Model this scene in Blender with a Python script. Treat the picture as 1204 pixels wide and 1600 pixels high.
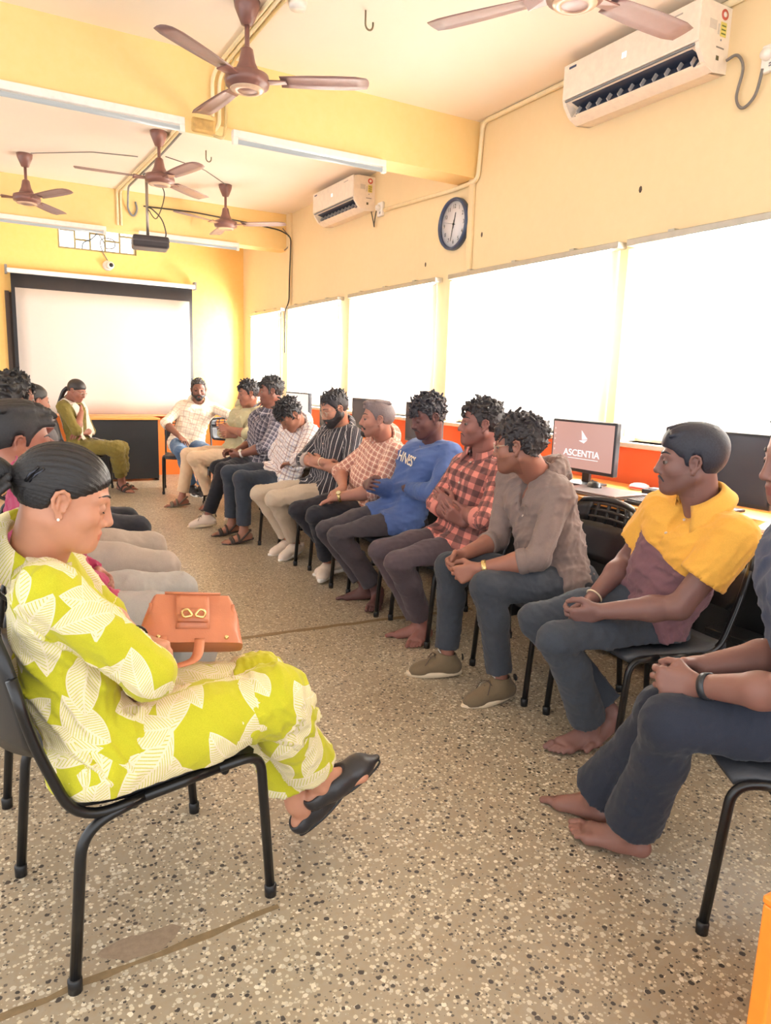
import bpy, bmesh, math, random
import numpy as np
from mathutils import Vector, Matrix

for _o in list(bpy.data.objects):
    bpy.data.objects.remove(_o)
SC = bpy.context.scene
COL = SC.collection
PI = math.pi

# ------------------------------------------------------------------ camera
CAM_H = 1.33
_yaw, _pitch, _roll, _f = 0.5185692, -0.17927245, 0.03222353, 1125.3
_fw = Vector((math.sin(_yaw) * math.cos(_pitch), math.cos(_yaw) * math.cos(_pitch), math.sin(_pitch)))
_r0 = Vector((math.cos(_yaw), -math.sin(_yaw), 0))
_u0 = _r0.cross(_fw)
_r = math.cos(_roll) * _r0 + math.sin(_roll) * _u0
_u = _r.cross(_fw)
cam_data = bpy.data.cameras.new('camera')
cam = bpy.data.objects.new('camera', cam_data)
COL.objects.link(cam)
cam.matrix_world = Matrix(((_r.x, _u.x, -_fw.x, 0), (_r.y, _u.y, -_fw.y, 0), (_r.z, _u.z, -_fw.z, CAM_H), (0, 0, 0, 1)))
cam_data.sensor_fit = 'VERTICAL'
cam_data.sensor_height = 36.0
cam_data.lens = _f / 1600.0 * 36.0
cam_data.clip_start = 0.05
SC.camera = cam

# ------------------------------------------------------------------ exposure, world, daylight
SC.view_settings.view_transform = 'Standard'
SC.view_settings.look = 'None'
SC.view_settings.gamma = 1.0
SC.view_settings.use_curve_mapping = False
SC.view_settings.exposure = 0.33
SC.cycles.use_denoising = True
SC.cycles.max_bounces = 8
SC.cycles.diffuse_bounces = 5
SC.cycles.sample_clamp_indirect = 6.0

W = bpy.data.worlds.new('world')
SC.world = W
W.use_nodes = True
_n = W.node_tree
_bg = _n.nodes['Background']
_bg.inputs['Color'].default_value = (0.95, 0.97, 1.0, 1)
_bg.inputs['Strength'].default_value = 2.1

XW = 3.28      # right wall
YB = 9.84      # back wall
ZC = 3.18      # ceiling
Z_SILL, Z_HEAD = 1.03, 2.12
WINDOWS = [(1.15, 3.00), (3.20, 4.82), (5.08, 6.55), (6.80, 8.22), (8.46, 9.50)]
for _i, (_a, _b) in enumerate(WINDOWS):
    _l = bpy.data.lights.new('daylight', 'AREA')
    _l.shape = 'RECTANGLE'
    _l.size = _b - _a
    _l.size_y = Z_HEAD - Z_SILL
    _l.energy = 420 * (_b - _a)
    _l.color = (1.0, 0.97, 0.93)
    _o = bpy.data.objects.new('daylight', _l)
    COL.objects.link(_o)
    _o.location = (XW + 0.42, (_a + _b) / 2, (Z_SILL + Z_HEAD) / 2)
    _o.rotation_euler = (0, PI / 2, 0)        # points to -X
    _o.rotation_euler = Vector((-1, 0, 0)).to_track_quat('-Z', 'Y').to_euler()

# ------------------------------------------------------------------ small helpers
def lin(c):
    c = c / 255.0
    return c / 12.92 if c <= 0.04045 else ((c + 0.055) / 1.055) ** 2.4

def rgb(r, g, b):
    return (lin(r), lin(g), lin(b), 1.0)

_mats = {}
class NT:
    """thin wrapper for node building"""
    def __init__(s, m):
        s.m = m
        s.t = m.node_tree
        s.b = s.t.nodes['Principled BSDF']
        s.out = s.t.nodes['Material Output']
    def n(s, typ, **kw):
        x = s.t.nodes.new(typ)
        for k, v in kw.items():
            setattr(x, k, v)
        return x
    def l(s, a, b):
        s.t.links.new(a, b)
    def val(s, sock, v):
        if hasattr(v, 'links') or isinstance(v, bpy.types.NodeSocket):
            s.l(v, sock)
        else:
            sock.default_value = v
    def math(s, op, a, b=0.0, c=None, clamp=False):
        x = s.n('ShaderNodeMath', operation=op)
        x.use_clamp = clamp
        s.val(x.inputs[0], a)
        s.val(x.inputs[1], b)
        if c is not None:
            s.val(x.inputs[2], c)
        return x.outputs[0]
    def mix(s, f, a, b, typ='MIX'):
        x = s.n('ShaderNodeMix', data_type='RGBA', blend_type=typ)
        s.val(x.inputs[0], f)
        s.val(x.inputs[6], a)
        s.val(x.inputs[7], b)
        return x.outputs[2]
    def noise(s, scale, vec=None, detail=2.0, rough=0.5):
        x = s.n('ShaderNodeTexNoise')
        x.inputs['Scale'].default_value = scale
        x.inputs['Detail'].default_value = detail
        x.inputs['Roughness'].default_value = rough
        if vec is not None:
            s.l(vec, x.inputs['Vector'])
        return x.outputs['Fac']
    def coord(s, which='Object'):
        return s.n('ShaderNodeTexCoord').outputs[which]
    def attr(s, name):
        return s.n('ShaderNodeAttribute', attribute_name=name)
    def sep(s, v):
        x = s.n('ShaderNodeSeparateXYZ')
        s.l(v, x.inputs[0])
        return x.outputs
    def comb(s, x_, y_, z_=0.0):
        x = s.n('ShaderNodeCombineXYZ')
        for i, v in enumerate((x_, y_, z_)):
            s.val(x.inputs[i], v)
        return x.outputs[0]
    def ramp(s, f, stops):
        x = s.n('ShaderNodeValToRGB')
        r = x.color_ramp
        while len(r.elements) < len(stops):
            r.elements.new(0.5)
        for e, (p, c) in zip(r.elements, stops):
            e.position = p
            e.color = c
        s.l(f, x.inputs[0])
        return x.outputs[0]
    def bump(s, h, strength=0.3, dist=0.002):
        x = s.n('ShaderNodeBump')
        x.inputs['Strength'].default_value = strength
        x.inputs['Distance'].default_value = dist
        s.l(h, x.inputs['Height'])
        s.l(x.outputs[0], s.b.inputs['Normal'])
    def base(s, v):
        s.val(s.b.inputs['Base Color'], v)

def mat(name, col=None, rough=0.5, metal=0.0, vary=0.06, vscale=30.0, bump=0.0, bscale=200.0, spec=0.5):
    """plain painted / plastic / metal surface with a little procedural variation"""
    if name in _mats:
        return _mats[name]
    m = bpy.data.materials.new(name)
    m.use_nodes = True
    k = NT(m)
    k.b.inputs['Roughness'].default_value = rough
    k.b.inputs['Metallic'].default_value = metal
    k.b.inputs['Specular IOR Level'].default_value = spec
    c = rgb(*col)
    if vary:
        f = k.noise(vscale, k.coord(), 3.0)
        d = tuple(x * (1 - vary * 2) for x in c[:3]) + (1,)
        e = tuple(min(1, x * (1 + vary * 2)) for x in c[:3]) + (1,)
        k.base(k.mix(f, d, e))
    else:
        k.base(c)
    if bump:
        k.bump(k.noise(bscale, k.coord(), 3.0), bump)
    _mats[name] = m
    return m

def emis(name, col, strength):
    if name in _mats:
        return _mats[name]
    m = bpy.data.materials.new(name)
    m.use_nodes = True
    k = NT(m)
    k.base((.02, .02, .02, 1))
    k.b.inputs['Roughness'].default_value = .3
    k.b.inputs['Emission Color'].default_value = rgb(*col)
    k.b.inputs['Emission Strength'].default_value = strength
    _mats[name] = m
    return m

def link_mesh(name, me, material=None, parent=None, smooth=False):
    o = bpy.data.objects.new(name, me)
    COL.objects.link(o)
    if material is not None and not me.materials:
        for mm in (material if isinstance(material, (list, tuple)) else [material]):
            me.materials.append(mm)
    if parent is not None:
        o.parent = parent
    if smooth:
        me.polygons.foreach_set('use_smooth', [True] * len(me.polygons))
    return o

class MB:
    """collects simple shapes into one mesh"""
    def __init__(s):
        s.v, s.f, s.sm, s.mi = [], [], [], []
        s.cur = 0
    def _add(s, vs, fs, smooth=False):
        b = len(s.v)
        s.v.extend([tuple(x) for x in vs])
        s.f.extend([tuple(i + b for i in q) for q in fs])
        s.sm.extend([smooth] * len(fs))
        s.mi.extend([s.cur] * len(fs))
        return s
    def box(s, lo, hi, rot=None, ctr=None, bev=0.0):
        x0, y0, z0 = lo
        x1, y1, z1 = hi
        if bev > 0:
            b = min(bev, (x1 - x0) * .49, (y1 - y0) * .49, (z1 - z0) * .49)
            bm = bmesh.new()
            bmesh.ops.create_cube(bm, size=1)
            for v in bm.verts:
                v.co = Vector(((x0 + x1) / 2 + v.co.x * (x1 - x0), (y0 + y1) / 2 + v.co.y * (y1 - y0), (z0 + z1) / 2 + v.co.z * (z1 - z0)))
            bmesh.ops.bevel(bm, geom=bm.edges[:], offset=b, segments=2, affect='EDGES', profile=0.5)
            bm.verts.index_update()
            vs = [v.co.copy() for v in bm.verts]
            fs = [[v.index for v in f.verts] for f in bm.faces]
            bm.free()
        else:
            vs = [Vector(p) for p in ((x0, y0, z0), (x1, y0, z0), (x1, y1, z0), (x0, y1, z0), (x0, y0, z1), (x1, y0, z1), (x1, y1, z1), (x0, y1, z1))]
            fs = [(3, 2, 1, 0), (4, 5, 6, 7), (0, 1, 5, 4), (1, 2, 6, 5), (2, 3, 7, 6), (3, 0, 4, 7)]
        if rot is not None:
            c = Vector(ctr) if ctr is not None else Vector(((x0 + x1) / 2, (y0 + y1) / 2, (z0 + z1) / 2))
            vs = [rot @ (v - c) + c for v in vs]
        return s._add(vs, fs)
    def tube(s, pts, r, n=10, caps=True, closed=False):
        pts = [Vector(p) for p in pts]
        m = len(pts)
        rr = r if isinstance(r, (list, tuple)) else [r] * m
        vs, fs = [], []
        prev = None
        for i, p in enumerate(pts):
            if closed:
                t = (pts[(i + 1) % m] - pts[i - 1]).normalized()
            else:
                t = (pts[min(i + 1, m - 1)] - pts[max(i - 1, 0)]).normalized()
            if prev is None:
                a = Vector((0, 0, 1)) if abs(t.z) < .9 else Vector((1, 0, 0))
                u = t.cross(a).normalized()
            else:
                u = (prev - t * prev.dot(t)).normalized()
            prev = u
            w = t.cross(u)
            for j in range(n):
                a = 2 * PI * j / n
                vs.append(p + (u * math.cos(a) + w * math.sin(a)) * rr[i])
        for i in range(m if closed else m - 1):
            i2 = (i + 1) % m
            for j in range(n):
                k = (j + 1) % n
                fs.append((i * n + j, i * n + k, i2 * n + k, i2 * n + j))
        if caps and not closed:
            fs.append(tuple(range(n - 1, -1, -1)))
            fs.append(tuple((m - 1) * n + j for j in range(n)))
        return s._add(vs, fs, True)
    def lathe(s, prof, n=24, M=None, smooth=True, caps=True):
        """prof: list of (radius, height) along local z"""
        vs, fs = [], []
        for (r, z) in prof:
            for j in range(n):
                a = 2 * PI * j / n
                v = Vector((r * math.cos(a), r * math.sin(a), z))
                vs.append(M @ v if M is not None else v)
        for i in range(len(prof) - 1):
            for j in range(n):
                k = (j + 1) % n
                fs.append((i * n + j, i * n + k, (i + 1) * n + k, (i + 1) * n + j))
        if caps and prof[0][0] > 1e-6:
            fs.append(tuple(range(n - 1, -1, -1)))
        if caps and prof[-1][0] > 1e-6:
            fs.append(tuple((len(prof) - 1) * n + j for j in range(n)))
        return s._add(vs, fs, smooth)
    def prism(s, poly, axis, a, b, smooth=False):
        """poly: 2-D outline; extruded along axis (0,1,2) from a to b"""
        def P(p, t):
            q = [p[0], p[1]]
            q.insert(axis, t)
            return tuple(q)
        n = len(poly)
        vs = [P(p, a) for p in poly] + [P(p, b) for p in poly]
        fs = [tuple(range(n - 1, -1, -1)), tuple(range(n, 2 * n))]
        for i in range(n):
            k = (i + 1) % n
            fs.append((i, k, n + k, n + i))
        return s._add(vs, fs, smooth)
    def grid(s, rows, smooth=True, close_u=False, close_v=False):
        """rows: list of equally long lists of points"""
        n = len(rows[0])
        vs = [p for r in rows for p in r]
        fs = []
        R = len(rows)
        for i in range(R if close_u else R - 1):
            for j in range(n if close_v else n - 1):
                a, b = i, (i + 1) % R
                c, d = j, (j + 1) % n
                fs.append((a * n + c, a * n + d, b * n + d, b * n + c))
        return s._add(vs, fs, smooth)
    def slab(s, rows, thick, smooth=True):
        """a curved sheet with real thickness; rows of points, thick = Vector or float along the computed normal"""
        R, n = len(rows), len(rows[0])
        P = [[Vector(p) for p in r] for r in rows]
        back = []
        for i in range(R):
            br = []
            for j in range(n):
                du = P[min(i + 1, R - 1)][j] - P[max(i - 1, 0)][j]
                dv = P[i][min(j + 1, n - 1)] - P[i][max(j - 1, 0)]
                nn = du.cross(dv).normalized()
                br.append(P[i][j] + nn * thick)
            back.append(br)
        vs = [p for r in P for p in r] + [p for r in back for p in r]
        o = R * n
        fs = []
        for i in range(R - 1):
            for j in range(n - 1):
                q = (i * n + j, i * n + j + 1, (i + 1) * n + j + 1, (i + 1) * n + j)
                fs.append(q)
                fs.append(tuple(o + x for x in reversed(q)))
        ring = [j for j in range(n)] + [i * n + n - 1 for i in range(1, R)] + [(R - 1) * n + j for j in range(n - 2, -1, -1)] + [i * n for i in range(R - 2, 0, -1)]
        for a in range(len(ring)):
            b = (a + 1) % len(ring)
            fs.append((ring[b], ring[a], o + ring[a], o + ring[b]))
        return s._add(vs, fs, smooth)
    def mesh(s, name):
        me = bpy.data.meshes.new(name)
        me.from_pydata([tuple(v) for v in s.v], [], s.f)
        me.polygons.foreach_set('use_smooth', s.sm)
        if any(s.mi):
            me.polygons.foreach_set('material_index', s.mi)
        bm = bmesh.new()
        bm.from_mesh(me)
        bmesh.ops.recalc_face_normals(bm, faces=bm.faces[:])
        bm.to_mesh(me)
        bm.free()
        me.update()
        return me
    def build(s, name, material, parent=None):
        return link_mesh(name, s.mesh(name), material, parent)

def tag(o, label, cat, group=None, kind=None):
    o['label'] = label
    o['category'] = cat
    if group:
        o['group'] = group
    if kind:
        o['kind'] = kind
    return o

def thing(name, label, cat, loc=(0, 0, 0), rz=0.0, group=None):
    o = bpy.data.objects.new(name, None)
    o.empty_display_size = 0.1
    COL.objects.link(o)
    o.location = loc
    o.rotation_euler = (0, 0, rz)
    return tag(o, label, cat, group)

def struct(name, mb, m, parent=None):
    o = mb.build(name, m, parent)
    if parent is None:
        o['kind'] = 'structure'
    return o

def copy_tree(o, parent=None):
    c = o.copy()
    COL.objects.link(c)
    if parent is not None:
        c.parent = parent
        c.matrix_parent_inverse = o.matrix_parent_inverse.copy()
    for ch in list(o.children):
        copy_tree(ch, c)
    return c

def text_mesh(name, s, size, M, material, parent=None, extrude=0.0004, bold=False, align='CENTER', squash=1.0):
    cu = bpy.data.curves.new(name, 'FONT')
    cu.body = s
    cu.size = size
    cu.extrude = extrude
    cu.align_x = align
    cu.align_y = 'CENTER'
    if bold:
        cu.offset = size * 0.012
    t = bpy.data.objects.new(name, cu)
    COL.objects.link(t)
    dg = bpy.context.evaluated_depsgraph_get()
    me = bpy.data.meshes.new_from_object(t.evaluated_get(dg))
    bpy.data.objects.remove(t)
    bpy.data.curves.remove(cu)
    me.transform(M @ Matrix.Diagonal((squash, 1, 1, 1)))
    return link_mesh(name, me, material, parent)

def frame_matrix(o, x, y, z):
    return Matrix(((x[0], y[0], z[0], o[0]), (x[1], y[1], z[1], o[1]), (x[2], y[2], z[2], o[2]), (0, 0, 0, 1)))

def catmull(pts, n=6, closed=False):
    P = [Vector(p) for p in pts]
    out = []
    m = len(P)
    rng = range(m) if closed else range(m - 1)
    for i in rng:
        p0 = P[i - 1] if (i > 0 or closed) else P[i]
        p1, p2 = P[i], P[(i + 1) % m]
        p3 = P[(i + 2) % m] if (i + 2 < m or closed) else p2
        for k in range(n):
            t = k / n
            out.append(0.5 * ((2 * p1) + (p2 - p0) * t + (2 * p0 - 5 * p1 + 4 * p2 - p3) * t * t + (3 * p1 - p0 - 3 * p2 + p3) * t ** 3))
    if not closed:
        out.append(P[-1])
    return out

def bend(pts, rad, n=5):
    """polyline with rounded corners; rad may be a list for the inner points"""
    P = [Vector(p) for p in pts]
    out = [P[0]]
    for i in range(1, len(P) - 1):
        r = rad[i - 1] if isinstance(rad, (list, tuple)) else rad
        a, b, c = P[i - 1], P[i], P[i + 1]
        d1, d2 = (a - b).normalized(), (c - b).normalized()
        r = min(r, (a - b).length * .49, (c - b).length * .49)
        p, q = b + d1 * r, b + d2 * r
        for k in range(n + 1):
            t = k / n
            out.append(p * (1 - t) ** 2 + b * 2 * t * (1 - t) + q * t * t)
    out.append(P[-1])
    return out
# ------------------------------------------------------------------ surface materials
def wall_material(name, top, dado, z_split, axis_noise=1.0):
    m = bpy.data.materials.new(name)
    m.use_nodes = True
    k = NT(m)
    p = k.coord()
    x, y, z = k.sep(p)
    big = k.noise(1.3, p, 4.0, 0.6)
    fine = k.noise(18.0, p, 4.0, 0.6)
    t = rgb(*top)
    c1 = k.mix(big, tuple(v * .93 for v in t[:3]) + (1,), tuple(min(1, v * 1.05) for v in t[:3]) + (1,))
    c1 = k.mix(k.math('MULTIPLY', fine, .12), c1, (1, .95, .75, 1))
    if dado:
        s = k.math('GREATER_THAN', z, z_split)
        d = rgb(*dado)
        c2 = k.mix(big, tuple(v * .9 for v in d[:3]) + (1,), tuple(min(1, v * 1.08) for v in d[:3]) + (1,))
        c1 = k.mix(s, c2, c1)
    k.base(c1)
    k.b.inputs['Roughness'].default_value = .55
    k.b.inputs['Specular IOR Level'].default_value = .35
    k.bump(k.math('ADD', k.math('MULTIPLY', big, 2.0), k.math('MULTIPLY', fine, .35)), .22, .006)
    return m

def terrazzo():
    m = bpy.data.materials.new('terrazzo')
    m.use_nodes = True
    k = NT(m)
    p = k.coord()
    base = k.mix(k.noise(2.2, p, 5, .6), rgb(150, 143, 128), rgb(174, 167, 150))
    base = k.mix(k.noise(60, p, 3, .6), base, rgb(160, 138, 108))
    col = base
    for sc, hi, lo_c, sel, seed in ((70, .50, rgb(218, 209, 188), .50, 0.0), (96, .46, rgb(206, 195, 170), .46, 3.7), (64, .40, rgb(66, 61, 58), .74, 7.9), (112, .40, rgb(92, 85, 78), .70, 11.3)):
        mp = k.n('ShaderNodeMapping')
        mp.inputs['Location'].default_value = (seed, seed * 1.7, seed * .3)
        k.l(p, mp.inputs['Vector'])
        nz = k.n('ShaderNodeTexNoise')
        nz.inputs['Scale'].default_value = 240
        k.l(mp.outputs[0], nz.inputs['Vector'])
        add = k.n('ShaderNodeVectorMath', operation='MULTIPLY_ADD')
        k.l(nz.outputs['Color'], add.inputs[0])
        add.inputs[1].default_value = (.004, .004, .004)
        k.l(mp.outputs[0], add.inputs[2])
        v = k.n('ShaderNodeTexVoronoi')
        v.inputs['Scale'].default_value = sc
        k.l(add.outputs[0], v.inputs['Vector'])
        r, g, b = k.sep(v.outputs['Color'])
        size = k.math('MULTIPLY', g, hi)
        inside = k.math('LESS_THAN', v.outputs['Distance'], k.math('ADD', size, .08))
        msk = k.math('MULTIPLY', inside, k.math('GREATER_THAN', r, sel))
        tone = k.mix(b, tuple(c * .75 for c in lo_c[:3]) + (1,), tuple(min(1, c * 1.12) for c in lo_c[:3]) + (1,))
        col = k.mix(msk, col, tone)
    dirt = k.noise(.9, p, 5, .65)
    col = k.mix(k.math('MULTIPLY', k.math('SUBTRACT', dirt, .45, clamp=True), .9), col, rgb(132, 121, 105))
    k.base(col)
    k.val(k.b.inputs['Roughness'], k.math('ADD', k.math('MULTIPLY', k.noise(3.0, p, 4, .6), .30), .22))
    k.b.inputs['Specular IOR Level'].default_value = .45
    k.bump(k.noise(9.0, p, 4, .6), .06, .004)
    return m

M_WALL_R = wall_material('yellow_paint_orange_dado', (234, 209, 162), (230, 112, 68), 1.005)
M_WALL_B = wall_material('yellow_paint_back', (243, 199, 112), (238, 130, 56), .80)
M_BEAM = wall_material('yellow_beam_paint', (240, 206, 136), None, 0)
M_CEIL = wall_material('cream_ceiling_paint', (250, 238, 222), None, 0)
M_FLOOR = terrazzo()
M_WHITE = mat('white_plastic', (238, 232, 222), .35)
M_WHITE_METAL = mat('white_enamel', (240, 234, 226), .3)
M_CREAM_PIPE = mat('cream_conduit_paint', (238, 220, 178), .5)
M_BLACK = mat('black_plastic', (26, 26, 28), .42, bump=.15, bscale=500)
M_BLACK_TUBE = mat('black_enamelled_steel', (20, 20, 22), .28)
M_DARK = mat('dark_grey_plastic', (48, 48, 52), .4)
M_GREY = mat('grey_plastic', (128, 130, 134), .4)
M_ALU = mat('aluminium', (186, 182, 172), .35, .7)
M_SILL = mat('white_stone_sill', (236, 228, 214), .3)
M_BROWN_FAN = mat('brown_fan_enamel', (124, 86, 78), .32)
M_FAN_BLADE = mat('mauve_fan_blade', (136, 108, 104), .38)
M_CABLE = mat('black_cable', (58, 54, 48), .5)
M_CABLE_GREY = mat('grey_cable', (120, 114, 108), .5)
M_CHROME = mat('chrome', (220, 220, 222), .15, .9, vary=0)
M_WOOD_TOP = mat('orange_laminate', (224, 150, 74), .4, vary=.08, vscale=6)
M_DESK_BLACK = mat('black_laminate', (22, 22, 24), .45, bump=.1)

def glass_material():
    m = bpy.data.materials.new('window_glass')
    m.use_nodes = True
    k = NT(m)
    tr = k.n('ShaderNodeBsdfTransparent')
    gl = k.n('ShaderNodeBsdfGlossy')
    gl.inputs['Roughness'].default_value = .02
    fr = k.n('ShaderNodeLayerWeight')
    fr.inputs['Blend'].default_value = .5
    fac = k.math('MULTIPLY_ADD', k.math('POWER', fr.outputs['Facing'], 5.0), .5, .03)
    mx = k.n('ShaderNodeMixShader')
    k.l(fac, mx.inputs[0])
    k.l(tr.outputs[0], mx.inputs[1])
    k.l(gl.outputs[0], mx.inputs[2])
    k.l(mx.outputs[0], k.out.inputs['Surface'])
    return m
M_GLASS = glass_material()

def blind_material():
    m = bpy.data.materials.new('sheer_blind_cloth')
    m.use_nodes = True
    k = NT(m)
    x, y, z = k.sep(k.coord())
    weave = k.math('MULTIPLY_ADD', k.noise(420, k.coord(), 2), .10, .92)
    c = k.comb(weave, k.math('MULTIPLY', weave, .985), k.math('MULTIPLY', weave, .955))
    tl = k.n('ShaderNodeBsdfTranslucent')
    k.l(c, tl.inputs['Color'])
    df = k.n('ShaderNodeBsdfDiffuse')
    k.l(c, df.inputs['Color'])
    mx = k.n('ShaderNodeMixShader')
    mx.inputs[0].default_value = .72
    k.l(df.outputs[0], mx.inputs[1])
    k.l(tl.outputs[0], mx.inputs[2])
    k.l(mx.outputs[0], k.out.inputs['Surface'])
    return m
M_BLIND = blind_material()

# ------------------------------------------------------------------ shell
XL, YN = -3.4, -1.6
struct('floor', MB().box((XL, YN, -.12), (XW + .25, YB + .25, 0)), M_FLOOR)
FLOOR = bpy.data.objects['floor']
M_STRIP = mat('worn_cement_strip', (128, 108, 78), .6, vary=.2, vscale=40, bump=.3)
for y, x0, x1, w in ((3.40, .55, XW - .7, .035), (1.50, -1.2, .62, .018)):
    mb = MB()
    rnd = random.Random(int(y * 100))
    top, bot = [], []
    x = x0
    while x < x1:
        top.append((x, y + w / 2 + rnd.uniform(-.006, .006) + .04 * math.sin(x * 1.7)))
        bot.append((x, y - w / 2 + rnd.uniform(-.006, .006) + .04 * math.sin(x * 1.7)))
        x += .06
    mb.prism(bot + top[::-1], 2, -.01, .0012)
    mb.build('joint_strip', M_STRIP, FLOOR)
rnd = random.Random(4)
mb = MB()
mb.prism([(.27 + .085 * (1 + .25 * math.sin(3 * a) + rnd.uniform(-.1, .1)) * math.cos(a) , 1.565 + .045 * (1 + .2 * math.cos(2 * a) + rnd.uniform(-.1, .1)) * math.sin(a)) for a in [i * PI / 12 for i in range(24)]], 2, -.01, .001)
mb.build('cement_patch', mat('grey_cement_patch', (142, 124, 104), .65, vary=.15, vscale=60, bump=.3), FLOOR)

struct('ceiling', MB().box((XL, YN, ZC), (XW + .25, YB + .25, ZC + .15)), M_CEIL)
mb = MB()
mb.box((XW, YN, -.12), (XW + .22, YB + .25, Z_SILL))
mb.box((XW, YN, Z_HEAD), (XW + .22, YB + .25, ZC))
edges = [YN] + [v for w in WINDOWS for v in w] + [YB + .25]
for i in range(0, len(edges), 2):
    mb.box((XW, edges[i], Z_SILL), (XW + .22, edges[i + 1], Z_HEAD))
struct('wall_right', mb, M_WALL_R)
VX0, VX1, VZ0, VZ1 = .985, 1.89, 2.785, 3.07
mb = MB()
mb.box((XL, YB, -.12), (XW, YB + .22, VZ0))
mb.box((XL, YB, VZ1), (XW, YB + .22, ZC))
mb.box((XL, YB, VZ0), (VX0, YB + .22, VZ1))
mb.box((VX1, YB, VZ0), (XW, YB + .22, VZ1))
struct('wall_back', mb, M_WALL_B)
struct('trim_1', MB().box((XL, 4.56, 2.80), (XW, 4.79, ZC)), M_BEAM)['label'] = 'yellow painted ceiling beam nearest the camera'
struct('trim_2', MB().box((XL, 8.22, 2.79), (XW, 8.45, ZC)), M_BEAM)['label'] = 'yellow painted ceiling beam in front of the back wall'
struct('trim_3', MB().box((XW - .025, 4.57, Z_HEAD + .03), (XW, 4.63, ZC), bev=.006), M_WALL_R)['label'] = 'narrow raised plaster strip beside the clock'
struct('trim_4', MB().box((XW - .03, 8.10, Z_HEAD + .03), (XW, 8.22, ZC), bev=.006), M_WALL_R)['label'] = 'raised plaster strip below the far end of the back beam'
for i, (a, b) in enumerate(WINDOWS):
    mb = MB().box((XW - .03, a - .04, Z_SILL - .03), (XW + .2, b + .04, Z_SILL), bev=.006)
    o = struct('trim_%d' % (5 + i), mb, M_SILL)
    o['label'] = 'white window sill slab'

# windows with frames, panes and vertical blinds
for i, (a, b) in enumerate(WINDOWS):
    root = bpy.data.objects.new('window_%d' % (i + 1), None)
    COL.objects.link(root)
    root['kind'] = 'structure'
    root.location = (XW + .15, (a + b) / 2, Z_SILL)
    w, h = (b - a) / 2, Z_HEAD - Z_SILL
    fr = MB()
    t = .04
    fr.box((-.025, -w, 0), (.025, w, t)).box((-.025, -w, h - t), (.025, w, h))
    fr.box((-.025, -w, t), (.025, -w + t, h - t)).box((-.025, w - t, t), (.025, w, h - t))
    fr.build('window_frame', M_ALU, root)
    n = 3 if b - a > 1.2 else 2
    for j in range(n):
        y0, y1 = -w + t + (2 * w - 2 * t) * j / n, -w + t + (2 * w - 2 * t) * (j + 1) / n
        MB().box((-.003, y0 + .012, t), (.003, y1 - .012, h - t)).build('pane', M_GLASS, root)
        if j:
            MB().box((-.02, y0 - .016, t), (.02, y0 + .016, h - t)).build('mullion', M_ALU, root)
RAILS = [(1.10, 3.02), (3.08, 4.78), (4.95, 6.50), (6.72, 8.07), (8.27, 9.40)]
BLAB = ['widest white vertical blind on the window nearest the camera', 'white vertical blind right of the clock, on the second window from the camera',
        'white vertical blind behind the men in the middle of the row, third from the camera', 'white vertical blind fourth from the camera, left of the clock', 'small white vertical blind in the far corner by the projection screen']
for i, (a, b) in enumerate(RAILS):
    t = thing('vertical_blind', BLAB[i], 'blind', (XW - .05, (a + b) / 2, 2.13), 0, 'vertical blinds on the window wall')
    w = (b - a) / 2
    MB().box((-.022, -w, -.018), (.05, w, .018), bev=.004).build('headrail', M_ALU, t)
    for yy in (-w * .55, w * .1, w * .7):
        MB().box((-.012, yy - .02, .017), (.05, yy + .02, .03)).build('bracket', M_ALU, t)
    n = int(round(2 * w / .088))
    p = 2 * w / n
    prof = []
    for q in range(5):
        f = q / 4 - .5
        prof.append((.006 * math.cos(f * PI) , f * .098))
    base_me = None
    for j in range(n):
        if base_me is None:
            mbs = MB()
            ca, sa = math.cos(.10), math.sin(.10)
            rows = [[(x * ca + y * sa, y * ca - x * sa, z) for (x, y) in prof] for z in (-.03, -1.07)]
            mbs.slab(rows, .0006)
            base_me = mbs.mesh('slat')
            base_me.materials.append(M_BLIND)
        o = link_mesh('slat', base_me, None, t)
        o.location = (0, -w + p * (j + .5), 0)

# vent window high in the back wall
root = bpy.data.objects.new('window_6', None)
COL.objects.link(root)
root['kind'] = 'structure'
root.location = (VX0, YB + .04, VZ0)
vw, vh = VX1 - VX0, VZ1 - VZ0
mb = MB()
mb.box((0, -.02, 0), (vw, .02, .02)).box((0, -.02, vh - .02), (vw, .02, vh)).box((0, -.02, .02), (.02, .02, vh - .02)).box((vw - .02, -.02, .02), (vw, .02, vh - .02))
M_GRILL = mat('olive_grille_paint', (150, 140, 96), .5)
mb.build('window_frame', M_GRILL, root)
cw = (vw - .04) / 5
for j in range(5):
    x0, x1 = .02 + cw * j, .02 + cw * (j + 1)
    if j:
        MB().box((x0 - .009, -.015, .02), (x0 + .009, .015, vh - .02)).build('mullion', M_GRILL, root)
    zz = .02 + (vh - .04) * (.82, .42, .78, .5, .8)[j]
    MB().box((x0 + .009, -.013, zz - .009), (x1 - .009, .013, zz + .009)).build('glazing_bar', M_GRILL, root)
    for z0, z1 in ((.02, zz - .009), (zz + .009, vh - .02)):
        MB().box((x0 + .01, -.003, z0), (x1 - .01, .003, z1)).build('pane', M_GLASS, root)
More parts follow.
